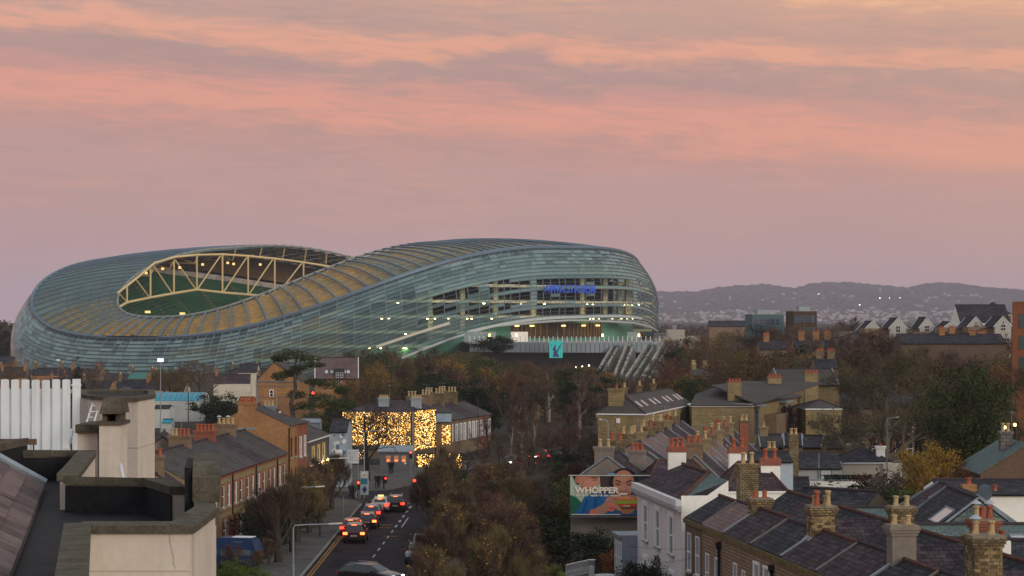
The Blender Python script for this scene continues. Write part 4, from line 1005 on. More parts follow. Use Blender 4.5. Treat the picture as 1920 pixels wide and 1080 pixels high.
    MB().slab([(-.2,-.2,zz(714)),(xa,-.2,zz(677)),(xa,14,zz(677)),(-.2,14,zz(714))], .12).slab([(xa,-.2,zz(677)),(wd+.2,-.2,zz(714)),(wd+.2,14,zz(714)),(xa,14,zz(677))], .12).build('roof', slate_grey, c)
    MB().box(-.05, wd+.05, -.12, -.004, zz(717), zz(714)).build('string_course', mat('grey_band', (.16,.16,.16)), c, uv=False); MB().box(-.02, wd+.02, -.08, -.004, zz(725), zz(723.5)).build('string_course', mat('grey_band', (.16,.16,.16)), c, uv=False)
    MB().box(-.02, wd+.02, -.08, -.004, zz(745), zz(744)).build('string_course', mat('grey_band', (.16,.16,.16)), c, uv=False)
    window(c, GX(509,d)-x0, zz(744), .55, 1.15, pane=pane_dark, smat=white_paint, surround=.1)
    MB().tube([(-.1,-.1,0),(-.1,-.1,zz(714))], .12, 6).build('downpipe', grey_paint, c, uv=False)
    d = 405; x0, x1 = GX(590,d), GX(672,d); zz = lambda py: CAMZ-(py-HOR)/F*d
    h = house('parish_hall', 'long purple slate roof with white roof lights and a boarded end gable', (x0,d), rad(4), x1-x0, 10, zz(708), zz(672), brick_orange, slate_pink if False else mat_brick('slate_mauve', (.115,.085,.085), (.15,.105,.10), (.07,.055,.055), bw=.6, bh=.3, var=.25, scale=.4), cat='hall', verge=white_paint, over=.4)
    for px in (612, 622, 646, 653): skylight(h, (GX(px,d)-x0, .9, zz(701)), (1,0,0), (0,5,zz(672)-zz(708)), .6, 1.0, pane=mat_glass('white_glass', (.62,.58,.58), .2))
    for px in (601, 632, 637): window(h, GX(px,d)-x0, zz(712)-.9, .5, .9)
    b = MB(); b.box(GX(628,d)-x0, GX(646,d)-x0, -.2, 3.2, zz(711), zz(691)); b.build('dormer', mat('dormer_dark', (.05,.045,.045)), h, uv=False)
    for px in (632.5, 640.5): window(h, GX(px,d)-x0, zz(708), .55, .9, y=-.2)
    # cottages in the lanes below the stadium
    rn = random.Random(21)
    rows = [(560,2,150,693,'row'),(640,0,120,689,'row'),(480,90,300,712,'row'),(600,190,300,700,'row'),(470,405,480,703,'row'),(600,430,480,690,'row')]
    lab = ['slate roofed lane cottage with buff pots', 'purple roofed lane cottage with red pots', 'lane cottage with a green copper roof']; seen = set()
    zone = lambda px: 'at the left edge' if px < 45 else 'above the left of the white palisade' if px < 100 else 'above the end of the white palisade' if px < 150 else 'above the cream turret' if px < 215 else 'above the white gabled shed' if px < 262 else 'left of the blue roofed hall' if px < 300 else 'beside the tall bare tree' if px < 430 else 'left of the brick chapel' if px < 460 else 'touching the chapel'
    for d, pa, pb, py, _ in rows:
        px = pa
        while px < pb:
            w_ = rn.uniform(6, 9); zt = CAMZ-(py+rn.uniform(-2,3)-HOR)/F*d
            k = rn.choice([0,0,1]); 
            if d == 600 and 230 < px < 262: k = 2
            lq = '%s, %s, %s' % (lab[k], 'far row' if d > 620 else 'second row' if d > 580 else 'third row' if d > 520 else 'nearest row', zone(px))
            if lq in seen: lq = lq.replace('lane', 'smaller lane' if w_ < 7.5 else 'larger lane')
            seen.add(lq)
            h = house('lane_cottage', lq, (GX(px,d),d+rn.uniform(-4,4)), rad(rn.uniform(-12,12)), w_, 6, zt-1.7, zt, rn.choice([brick_brown,brick_orange,render_cream]), [slate_dark,slate_purple,mat('green_copper', (.06,.19,.17), rough=.7)][k], group='cottages in the lanes below the stadium', gutter=False)
            for q in range(rn.choice([1,1,2])): chimney(h, .5+q*(w_-1), 3, zt-.5, zt+rn.uniform(.9,1.5), .6, 1.1, brick_orange if k == 1 else brick_old, rn.choice([2,3]), 'red' if k == 1 else 'buff', .6)
            px += w_*F/d+rn.uniform(0, 10)
    ptr = AT(410,700,8)
    h = house('terrace_house', 'far cream fronted house lit amber beside the stadium foot', (GX(447,540),540), 0, 4.5, 6, 6.2, 8, render_cream, slate_dark, cat='house'); window(h, 2.2, 3.4, 1, 1.4)
rear_left()

# ---------------------------------------------------------------- the fairy lit corner building and its neighbours
def fairy_building():
    d = 290; x0 = GX(643,d); zt = CAMZ-(772-HOR)/F*d
    P_ = [(x0,290),(GX(770,290),290),(GX(776,290.6),290.6),(GX(815,297),297),(GX(812,305),305),(x0+1,303)]
    o = thing('corner_pub', 'corner building wrapped from roof to pavement in warm fairy lights', 'pub', (x0,290,0)); Q = [(p[0]-x0,p[1]-290) for p in P_]
    wall = mat('corner_render', (.13,.10,.07), rough=.9, var=.2, scale=.5)
    m = MB(); m.prism(Q, -.2, zt); m.build('wall', wall, o)
    cx_, cy_ = sum(q[0] for q in Q)/6, sum(q[1] for q in Q)/6; R = [(q[0],q[1],zt+.02) for q in Q]; T_ = [(cx_-2.5,cy_+.5,zt+1.25),(cx_+2,cy_+1,zt+1.25)]
    rf = MB(); rf.poly([R[0],R[1],T_[1],T_[0]]); rf.poly([R[1],R[2],T_[1]]); rf.poly([R[2],R[3],T_[1]]); rf.poly([R[3],R[4],T_[1]]); rf.poly([R[4],R[5],T_[0],T_[1]]); rf.poly([R[5],R[0],T_[0]]); rf.build('roof', slate_purple, o)
    gp = mat('stack_blue_grey', (.27,.32,.35), rough=.9)
    zc = CAMZ-(746-HOR)/F*292
    for px in (720, 781): chimney(o, GX(px,294)-x0, 3.4, zt+.3, zc, 1.35, .8, gp, 4, 'buff', .35, along='x')
    MB().box(GX(772,290)-x0+.05, GX(775,290)-x0+.05, -.12, .1, -.1, zt).build('corner_pilaster', mat('pilaster_grey', (.24,.23,.22)), o, uv=False)
    pg = mat('pub_front', (.05,.05,.055), rough=.5)
    MB().box(.1, GX(770,290)-x0-.1, -.25, -.004, -.1, .9).build('shopfront_plinth', pg, o, uv=False); MB().box(.1, GX(770,290)-x0-.1, -.35, -.004, 2.15, 2.6).build('fascia', pg, o, uv=False)
    # string lights: countless, so one mesh; each lamp a little faceted bulb
    rn = random.Random(8); glow = mat_emit('fairy_glow', (1,.50,.08), 2.3); pale = mat_emit('fairy_white', (1,.74,.32), 5.0)
    b = MB(); wires = MB()
    def bulb(p, r, mi):
        b.add([(p[0]-r,p[1],p[2]),(p[0]+r,p[1],p[2]),(p[0],p[1]-r,p[2]),(p[0],p[1]+r,p[2]),(p[0],p[1],p[2]-r),(p[0],p[1],p[2]+r)],
              [(0,2,5),(2,1,5),(1,3,5),(3,0,5),(2,0,4),(1,2,4),(3,1,4),(0,3,4)], mi)
    def face(a, c, z0, z1, n, r0, r1, jit=.2):
        a, c = Vector(a), Vector(c); d_ = (c-a); nrm = Vector((d_.y,-d_.x)).normalized()
        for _ in range(n):
            u, v = rn.random(), rn.random(); 
            g = math.sin(u*37+v*11)*math.sin(v*29-u*13)
            if rn.random() < .2 and g > .3: continue
            p = a+d_*u+nrm*rn.uniform(.08, .22); bulb((p.x,p.y,z0+(z1-z0)*v), rn.uniform(r0, r1), 1 if rn.random() < .22 else 0)
        for k in range(int(d_.length/.45)):
            p = a+d_*((k+.5)/(d_.length/.45))+nrm*.1; wires.tube([(p.x,p.y,z0),(p.x,p.y,z1)], .012, 3)
    face(Q[0], Q[1], 2.7, zt-.05, 1300, .03, .058); face(Q[2], Q[3], 2.0, zt+.05, 620, .035, .07)
    face(Q[0], (3.0,-.0), .4, 2.0, 60, .04, .07)
    face((GX(782,286)-x0,-5), (GX(814,286)-x0,-4.4), .25, 1.75, 130, .04, .075); face((GX(826,284)-x0,-6), (GX(865,284)-x0,-5.6), -.1, 1.9, 170, .04, .075)
    face((GX(829,300)-x0,9.9), (GX(844,300)-x0,9.9), 2.2, 4.75, 110, .04, .075)
    so = b.build('string_lights', [glow, pale], uv=False); so.location = (x0,290,0); tag(so, 'curtain of warm fairy lights hung over the corner building', 'fairy lights', kind='stuff')
    w_ = wires.build('light_wires', black_paint, so, uv=False, kind='stuff')
    # low walls that carry the lower strips of lights
    for px0, px1, dd, hh, lb in ((780,816,286.5,1.9,'low dark garden wall hung with fairy lights beside the corner building'),(824,867,284.5,2.0,'low dark railing wall hung with fairy lights, further right of the corner building')):
        q = MB().box(0, GX(px1,dd)-GX(px0,dd), 0, .25, -.1, hh).build('garden_wall', mat('dark_hedge_wall', (.05,.04,.03)), loc=(GX(px0,dd),dd,0), uv=False); tag(q, lb, 'wall')
    h = house('lit_annexe', 'small annexe with one panel of fairy lights, right of the corner building', (GX(817,300),300), 0, GX(846,300)-GX(817,300), 5, 5.2, 6.2, brick_brown, lead)
    # kiosk
    d = 279; x0 = GX(712,d); k = thing('kiosk', 'grey kiosk with three windows of red orange lamps before the fairy lit building', 'kiosk', (x0,d,0)); wd = GX(772,d)-x0
    zt = CAMZ-(846-HOR)/F*d; kg = mat('kiosk_grey', (.13,.145,.16), rough=.7, var=.1)
    MB().box(0, wd, 0, 2.4, -.1, zt).build('wall', kg, k); MB().slab([(-.3,-.35,zt+.02),(wd+.3,-.35,zt+.02),(wd+.1,2.7,zt+.6),(-.1,2.7,zt+.6)], .15).build('roof', lead, k)
    for px in (728, 743, 757):
        w_ = window(k, GX(px,d)-x0, 1.15, .62, .85, pane=mat_emit('kiosk_window', (1,.35,.10), .35, (.1,.04,.02)), frame=mat('kiosk_frame', (.3,.3,.3)))
        MB().lathe((0,-.06,.12), [(.13,0),(.2,.08),(.1,.2),(.02,.24)], 8).build('lamp_shade', mat_emit('red_shade', (1,.12,.03), 3.5), w_, uv=False)
    MB().box(wd-.95, wd-.7, -.04, -.004, .9, 1.2).build('notice', white_paint, k, uv=False)
    MB().lathe((.55,-.03,1.65), [(.2,0),(.2,.02)], 14).build('clock', stone_trim, k, uv=False)
    # sign board on posts
    d = 244; s = thing('sign_board', 'white printed hoarding on posts before the fairy lit building', 'sign', (GX(652,d),d,0)); wd = GX(673,d)-GX(652,d); z0, z1 = CAMZ-(869-HOR)/F*d, CAMZ-(843-HOR)/F*d
    MB().box(0, wd, 0, .08, z0, z1).build('board', mat('hoarding_white', (.55,.56,.58)), s, uv=False)
    for x in (.1, wd-.1): MB().tube([(x,.12,0),(x,.12,z1)], .05, 6).build('post', grey_paint, s, uv=False)
    rn = random.Random(4)
    for r in range(5):
        x = .15
        while x < wd-.25:
            l_ = rn.uniform(.06,.22); MB().box(x, min(x+l_, wd-.1), -.006, -.002, z1-.25-.24*r, z1-.16-.24*r).build('print_line', mat('print_grey', (.22,.24,.28)), s, uv=False); x += l_+.07
    # victorian terrace right of it
    rz = math.atan2(25, 6.5); ox, oy = GX(826,306), 306; labs = ['grey brick terrace house next to the lit annexe, its windows white', 'terrace house with two tall stacks beside the bare birches', 'grey brick terrace house with a slanted pale roof, mid row', 'red brick end house of the far terrace behind the birches']
    for i in range(4):
        h = house('terrace_house', labs[i], (ox+math.cos(rz)*6.6*i, oy+math.sin(rz)*6.6*i), rz, 6.58, 8, 5.0, 6.7, brick_brown if i < 3 else brick_red, slate_purple if i % 2 == 0 else slate_grey, group='terrace beyond the junction')
        for x in (1.3, 3.4, 5.4): window(h, x, 1.9, .95, 2.3, smat=white_paint, surround=.12, pane=pane_pale)
        chimney(h, .4, 4.2, 5.8, 8.4, .75, 1.5, brick_old if i != 1 else brick_brown, 3, 'buff', .7); 
        if i in (1, 2): chimney(h, 4.6, 5.0, 5.8, 8.6, .75, 1.2, brick_old, 3, 'buff', .65)
fairy_building()

# ---------------------------------------------------------------- billboard terrace on the right
def right_terraces():
    rz = rad(80.3); Lx = 7.75
    e = lambda s: (math.cos(rz)*s, math.sin(rz)*s)
    o0 = (10.25, 174.5)
    lab = ['grey rendered end house whose gable carries the poster', 'second house behind the poster gable with two red pots', 'third house back from the poster gable, pink slate roof', 'fourth house back from the poster gable with a white flashing', 'fifth house of the row, buff pots by the brick apartments', 'sixth house of the row, blue hip beside its stack', 'seventh house of the row near the brick apartments', 'last house of the row under the skylit apartments']
    for i in range(8):
        dx, dy = e(i*Lx)
        h = house('terrace_house', lab[i], (o0[0]+dx, o0[1]+dy), rz, Lx-.02, 5.75, 6.15, 8.2, brick_brown, slate_pink if i in (1,3,4) else slate_purple, group='row of houses behind the poster gable', wall_end=render_grey, verge=lead, roof2=slate_purple, over=.1)
        kind = ['buff','red','buff','buff','mix','buff','mix','buff'][i]
        chimney(h, .35 if i else .45, 2.9+.25, 7.2, 9.0+.12*(i % 3), .75, 1.45, render_grey if i == 0 else brick_old if i % 3 else brick_yellow, 2, kind, .6, cowl=(i == 5))
        if i in (2,5): skylight(h, (4.2,.9,6.15+.9*.72), (1,0,0), (0,2.87,2.05), .8, 1.1)
        if i == 0: chimney(h, 6.2, 1.2, 6.4, 8.4, .7, 1.3, render_grey, 3, 'red', .6)
    # second pitch: rear row
    lab = ['rear row house with orange pots beside the white stack', 'rear row house with a pink roof light beside the white stack', 'rear row house, pink slates under a lead ridge', 'rear row house with two small roof lights', 'rear row house with a blue lead valley', 'white gable ended house closing the rear row']
    o1 = (17.6, 178.0)
    for i in range(6):
        dx, dy = e(i*7.2)
        h = house('terrace_house', lab[i], (o1[0]+dx, o1[1]+dy), rz, 7.18, 6.2, 5.2, 8.1, brick_brown, slate_pink if i in (1,2) else slate_purple, group='rear row behind the white stacks', wall_end=render_white if i == 5 else render_grey, verge=lead, over=.1)
        chimney(h, .4, 3.2, 7.0, 9.1, .75, 1.4, brick_yellow if i % 2 else brick_brown, 2 if i else 3, ['red','buff','red','buff','red','buff'][i], .6)
        if i == 1: skylight(h, (3.0,.5,5.75), (1,0,0), (0,3.1,2.9), .9, 2.3, pane=mat_glass('pink_glass', (.66,.46,.46), .15))
        if i == 3: skylight(h, (3.0,1.3,6.5), (1,0,0), (0,3.1,2.9), .6, 1.6); skylight(h, (4.6,.4,5.7), (1,0,0), (0,3.1,2.9), .4, .4)
        # white rear return with a small window
        r = MB(); r.box(1.0, 3.6, -1.6, -.02, -.2, 4.9); r.build('rear_return', render_white, h)
        MB().slab([(.9,-1.7,4.92),(3.7,-1.7,4.92),(3.7,.1,5.15),(.9,.1,5.15)], .1).build('return_roof', slate_grey, h)
        window(h, 2.3, 3.2, .8, 1.1, y=-1.62)
    # poster on the gable
    d = 173.9; x0, z0 = GX(1069,d), CAMZ-(966-HOR)/F*d; wd, ht = 6.1, 3.03
    p = thing('billboard', 'large advertising poster of two people and a burger on the grey gable', 'billboard', (x0,d,0), rad(-1))
    MB().box(-.08, wd+.08, 0, .14, z0-.16, z0+ht+.12).build('backing_board', mat('board_dark', (.03,.03,.032)), p, uv=False)
    MB().box(-.1, wd+.1, -.10, -.02, z0+ht+.03, z0+ht+.10).build('top_frame', mat('frame_pale', (.46,.46,.45)), p, uv=False); MB().box(-.1, wd+.1, -.12, -.02, z0-.16, z0-.05).build('bottom_frame', mat('frame_dark', (.09,.09,.09)), p, uv=False)
    MB().box(2.9, 3.5, -.06, -.02, z0+ht+.13, z0+ht+.24).build('name_plate', mat('plate_blue', (.12,.3,.5)), p, uv=False)
    lay = [0]
    def pic(name, pts, col, z=None):
        lay[0] += 1; y = -.0012*lay[0]
        m_ = mat('print_%02d_%02d_%02d' % tuple(int(c*99) for c in col), col, rough=.6, var=.06, scale=1.5)
        MB().poly([(px/144*wd, y, z0+ht-(py/75)*ht) for px, py in pts]).build(name, m_, p, uv=False)
    def ell(cx, cy, rx, ry, n=18, a0=0, a1=360): return [(cx+rx*math.cos(rad(a0+(a1-a0)*k/n)), cy-ry*math.sin(rad(a0+(a1-a0)*k/n))) for k in range(n if a1-a0 == 360 else n+1)]
    pic('print_ground', [(0,0),(0,75),(144,75),(144,0)], (.022,.026,.045))
    pic('print_patch', [(0,0),(0,75),(60,75),(56,0)], (.34,.42,.35)); pic('print_patch', [(0,36),(0,75),(30,75),(24,54),(11,40)], (.012,.10,.06)); pic('print_patch', [(54,0),(56,30),(70,36),(80,0)], (.05,.035,.04))
    # the man on the left, seen in profile and looking down
    pic('print_hair', [(4,0),(7,7),(10,14),(15,18),(18,12),(34,3),(56,1),(56,0)], (.025,.015,.012)); pic('print_face', [(11,0),(13,8),(17,17),(22,24),(34,29),(44,28),(49,24),(48,21),(51,19),(50,17),(56,14),(54,10),(52,6),(53,0)], (.40,.18,.12)); pic('print_cheek', ell(36,14,11,8), (.47,.22,.15)); pic('print_jaw', [(18,18),(22,24),(34,29),(44,28),(40,24),(28,21)], (.30,.125,.085)); pic('print_ear', ell(13,7,4,6), (.46,.20,.13)); pic('print_ear_fold', ell(13,7,2,4), (.30,.11,.07)); pic('print_brow', [(36,3),(42,1.2),(51,2.6),(50,4.2),(42,3.4)], (.04,.02,.015)); pic('print_eyelid', [(39,7),(49,6),(48,8.2),(41,8.6)], (.22,.08,.06)); pic('print_nose_side', [(49,8),(54,13),(50,15.5),(46,13)], (.50,.24,.17)); pic('print_mouth', [(40,19),(50,17),(49,21.5),(44,22.5)], (.20,.04,.03)); pic('print_teeth', [(42,19.2),(49,17.8),(48.6,19.8),(43,20.6)], (.62,.58,.54))
    # blue sleeves
    pic('print_shirt', [(12,67),(26,40),(40,32),(70,33),(94,42),(92,75),(5,75)], (.010,.10,.28)); pic('print_fold', [(30,44),(34,44),(26,70),(20,72)], (.006,.06,.18)); pic('print_fold', [(46,40),(50,40),(48,58),(43,62)], (.006,.06,.18)); pic('print_fold', [(60,38),(64,39),(66,48),(61,50)], (.016,.14,.36)); pic('print_shirt', [(112,34),(142,30),(142,75),(84,75),(88,60)], (.012,.085,.22))
    # the woman biting
    pic('print_hair', ell(98,12,27,28), (.012,.010,.018)); pic('print_neck', [(88,30),(110,30),(114,46),(84,46)], (.24,.105,.07)); pic('print_face', ell(98,12,19.5,24), (.36,.165,.11)); pic('print_jaw', ell(98,26,15.5,14), (.37,.175,.115)); pic('print_cheek', ell(87,21,6,6), (.43,.21,.15)); pic('print_cheek', ell(110,21,6,6), (.43,.21,.15)); pic('print_forehead', ell(98,3,12,8), (.42,.205,.145))
    pic('print_brow', [(80,10.5),(86,7),(94,10.5),(93,12.5),(86,9.4)], (.03,.015,.015)); pic('print_brow', [(102,10.5),(110,7),(117,10),(110,9.4),(103,12.5)], (.03,.015,.015)); pic('print_eyelid', [(82,14),(88,13),(93,15.5),(88,17.6),(83,16.5)], (.20,.07,.06)); pic('print_eyelid', [(103,15.5),(108,13),(115,14),(113,16.5),(108,17.6)], (.20,.07,.06)); pic('print_lash', [(82.5,16.2),(88,17.2),(93,15.6),(88,18.4)], (.02,.01,.01)); pic('print_lash', [(103,15.6),(108,17.2),(114,16),(108,18.4)], (.02,.01,.01)); pic('print_nose', [(96,13),(100,13),(104,24),(101,27),(95,27),(92,24)], (.43,.21,.145)); pic('print_nostril', [(92.5,25),(96,26.5),(93,27.2)], (.12,.04,.03)); pic('print_nostril', [(103.5,25),(100,26.5),(103,27.2)], (.12,.04,.03))
    pic('print_mouth', ell(98,35,11.5,6.5), (.34,.07,.06)); pic('print_mouth', ell(98,35.5,9.5,5.2), (.06,.012,.012)); pic('print_teeth', [(89.5,33),(94,31.6),(102,31.6),(106.5,33),(104,36),(92,36)], (.68,.65,.60))
    # burger
    pic('print_bun', ell(104,47,23,11,16,0,180), (.46,.155,.045)); pic('print_bun_light', ell(102,43,14,5.5,14,0,180), (.60,.26,.08))
    for sx_, sy_ in ((92,43),(98,40),(104,39.5),(110,41),(115,43.5),(101,43.5),(107,44)): pic('print_seed', ell(sx_,sy_,.8,.6,6), (.62,.46,.26))
    pic('print_lettuce', [(79,47.5),(128,46.5),(127,50),(121,53.5),(114,52),(107,54.5),(99,52.5),(91,54),(83,51.5)], (.22,.34,.045)); pic('print_tomato', [(84,53),(124,52.5),(121,58),(88,58.5)], (.45,.055,.03)); pic('print_onion', [(96,56.5),(110,55.6),(109,60),(98,60.5)], (.58,.50,.42)); pic('print_patty', [(86,58.2),(122,57.6),(118,64),(90,64.5)], (.14,.055,.03)); pic('print_bun', [(88,63.5),(119,63),(114,70),(104,73),(95,71)], (.34,.15,.065))
    # hands with separate fingers
    pic('print_arm', [(38,72),(44,63),(58,55),(68,44),(82,44),(82,52),(74,60),(66,70),(54,74)], (.37,.18,.13)); pic('print_thumb', [(76,50),(84,52),(94,62),(90,67),(80,60),(72,56)], (.42,.21,.155))
    for q_ in range(4): pic('print_finger', [(64+q_*1.5,45-q_*2.2),(74+q_,39.5-q_*1.4),(96+q_*3,37.6-q_*.9),(98+q_*3,39.4-q_*.9),(78+q_,43-q_*1.5),(68+q_,47.6-q_*2)], (.44-.03*q_,.22-.015*q_,.165-.012*q_))
    for q_ in range(4): pic('print_finger', [(140,45-q_*2.2),(130,40-q_*1.2),(112-q_*2,38.8-q_*.9),(111-q_*2,40.6-q_*.9),(128,43.6-q_*1.4),(140,49-q_*2)], (.42-.03*q_,.205-.015*q_,.15-.012*q_))
    pic('print_thumb', [(124,50),(138,45),(140,58),(130,66),(120,64),(124,58)], (.34,.155,.115)); pic('print_cuff', [(34,72),(39,63),(47,65),(47,75),(37,75)], (.52,.14,.08))
    pic('print_logo', [(68,56),(69,53),(73,51.5),(77,51.5),(81,53),(82,56)], (.62,.16,.10)); pic('print_logo', [(68,57),(82,57),(82,59),(68,59)], (.62,.16,.10)); pic('print_logo', [(68,60),(82,60),(82,62),(68,62)], (.62,.16,.10)); pic('print_logo', [(68,63),(82,63),(81,66),(77,67.5),(73,67.5),(69,66)], (.62,.16,.10))
    pic('print_strip', [(2,72.5),(92,72.5),(92,74.2),(2,74.2)], (.55,.55,.55))
    def text(body, x, y, size_px, w_px, bold):
        c = bpy.data.curves.new('print_lettering', 'FONT'); c.body = body; c.size = 1; c.offset = bold
        q = bpy.data.objects.new('t', c); COL.objects.link(q); bpy.context.view_layer.update(); me = bpy.data.meshes.new_from_object(q); bpy.data.objects.remove(q)
        xs = [v.co.x for v in me.vertices]; ys = [v.co.y for v in me.vertices]; sx = w_px/144*wd/(max(xs)-min(xs)); sy = size_px/75*ht/(max(ys)-min(ys)); lay[0] += 1
        for v in me.vertices: v.co = Vector(((v.co.x-min(xs))*sx+x/144*wd, -.0012*lay[0]-.004, z0+ht-(y/75)*ht+(v.co.y-min(ys))*sy))
        me.materials.clear(); me.materials.append(mat('print_cream', (.70,.64,.56), var=.03)); link('print_lettering', me, p)
    text('WHOPPER', 8, 33, 12.5, 82, .045); text('Never tasted so good', 11, 40, 6, 80, .03)
right_terraces()

def villa_and_stacks():
    rz = math.atan2(-15.5, 1.95)
    # white three bay villa: local x runs from the far corner towards the camera
    o = thing('white_villa', 'tall white villa with three long sash windows and a heavy cornice', 'house', (8.95,160,0), rz); Lx = 15.7; D = 3.1
    zt = 7.3
    MB().add([(0,0,-.2),(Lx,0,-.2),(Lx,0,zt-.6),(0,0,zt-.6)], [(0,1,2,3)]).build('wall', render_white_shade, o)  # front turned from the sun: its shade is put into the wall colour
    b = MB(); b.add([(Lx,0,-.2),(Lx,D,-.2),(Lx,D,zt+1.25),(Lx,D*.55,zt+.3),(Lx,0,zt+.3)], [(0,1,2,3,4)]); b.add([(0,D,-.2),(0,0,-.2),(0,0,zt),(0,D,zt)], [(0,1,2,3)]); b.add([(Lx,D,-.2),(0,D,-.2),(0,D,zt+1.25),(Lx,D,zt+1.25)], [(0,1,2,3)]); b.build('wall', render_white, o)
    MB().box(-.3, Lx+.25, -.45, -.02, zt-.6, zt-.35).box(-.2, Lx+.2, -.3, -.02, zt-.75, zt-.602).build('cornice', mat('cornice_grey', (.36,.37,.40), rough=.8), o, uv=False)
    MB().box(-.25, Lx+.1, -.38, .0, zt-.348, zt+.02).build('parapet', render_white_shade, o, uv=False)
    gq = zt+.05; rf = MB().poly([(0,.05,gq),(Lx-.1,.05,gq),(Lx-3.0,D*.8,gq+1.5),(4,D*.8,gq+1.5)]); rf.build('roof', slate_purple, o)
    MB().poly([(Lx-.1,.05,gq),(Lx-.1,D,gq+1.2),(Lx-3,D*.8,gq+1.5)]).build('roof', slate_teal, o); MB().poly([(0,D,gq+1.0),(0,.05,gq),(4,D*.8,gq+1.5)]).build('roof', slate_purple, o)
    MB().tube([(4,D*.8,gq+1.55),(Lx-3,D*.8,gq+1.55),(Lx-.1,.05,gq+.05)], .13, 5).build('ridge_tiles', ridge_red, o, uv=False)
    sl = mat('sill_blue', (.26,.30,.35))
    for x in (3.4, 7.9, 12.6): window(o, x, 3.5, 1.35, 2.5, smat=white_paint, surround=.28, sill=sl, pane=mat_glass('villa_glass', (.30,.36,.40), .1))
    for x in (3.4, 12.6): window(o, x, .2, 1.25, 2.0, smat=white_paint, surround=.22, pane=mat_glass('villa_glass', (.30,.36,.40), .1))
    m = MB(); pts = [(7.0,0),(7.0,2.1)]+[(7.9-.9*math.cos(rad(a)), 2.1+.9*math.sin(rad(a))) for a in range(20, 180, 20)]+[(8.8,2.1),(8.8,0)]
    m.poly([(q[0],-.05,q[1]) for q in pts]); m.build('arched_doorway', mat('door_dusk', (.13,.14,.19)), o, uv=False)
    b = MB(); b.box(-3.2, -.02, -1.1, 3, -.2, 3.4); b.build('glazed_porch', mat('porch_blue', (.22,.27,.33), rough=.6), o, uv=False)
    MB().box(-3.3, .0, -1.3, 3, 3.41, 3.55).build('porch_roof', lead, o, uv=False)
    for x in (-2.7, -1.9, -1.1, -.4): window(o, x, .8, .5, 2.2, y=-1.1)
    chimney(o, Lx-.6, D+1.4, 5.0, zt+2.3, 1.0, 1.25, brick_old, 2, 'buff', .75)
    # white stacks with brick heads
    for px, d, zb, yt, nm, lb, pots in ((1270,172,6.5,848,'chimney_stack','first white chimney stack with a red brick head, above the villa roof',3),(1384,166,5.6,850,'chimney_stack','second white chimney stack with a red brick head, right of the buff pots',2)):
        x = GX(px,d); zt_ = CAMZ-(yt-HOR)/F*d
        s = thing(nm, lb, 'chimney', (x,d,0)); wq = 33/F*d
        MB().box(-wq/2, wq/2, 0, 1.0, zb-3, zt_).build('shaft', render_white, s); MB().box(-wq/2-.05, wq/2+.05, -.05, 1.05, zt_, zt_+.45).build('brick_head', brick_red, s)
        for i in range(pots): link('chimney_pot', pot_mesh('red', .65), s, ((i+.5)/pots*wq*.9-wq*.45, .4, zt_+.45))
    for (px0,px1,d,ye,hr,lb,stk) in ((1366,1432,159,921,1.5,'white house with a purple hipped roof behind the stone stack',None),(1216,1300,175,905,1.2,'low slate roofed house between the villa and the poster gable',None)):
        x0, x1 = GX(px0,d), GX(px1,d); ze = CAMZ-(ye-HOR)/F*d
        h = house('white_house', lb, (x0,d), rad(4), x1-x0+1.6, 6, ze, ze+hr+.4, render_white if px0 > 1300 else render_grey, slate_purple, kind='hip', hipl=1.2, ridge_m=ridge_red)
    d = 161; x = GX(1445,d); s = thing('chimney_stack', 'third and tallest white chimney stack, tapering, with two red pots', 'chimney', (x,d,0)); w_ = 36/F*d
    zt_ = CAMZ-(873-HOR)/F*d; MB().box(-w_/2, w_/2, 0, 1.1, 3, zt_).box(w_/2, w_/2+.18, 0, 1.1, 3, zt_-1.6).build('shaft', render_white, s); MB().box(-w_/2-.06, w_/2+.06, -.06, 1.16, zt_, zt_+.5).build('brick_head', brick_red, s)
    for i in (-1, 1): link('chimney_pot', pot_mesh('red', .7), s, (i*w_*.24, .5, zt_+.5))
    q = MB().box(0, GX(1462,d)-GX(1362,d), 0, .3, 3.2, CAMZ-(933-HOR)/F*d).build('yard_wall', render_white, loc=(GX(1362,d),d-1.2,0)); tag(q, 'white yard wall at the foot of the tall white stack', 'wall')
villa_and_stacks()

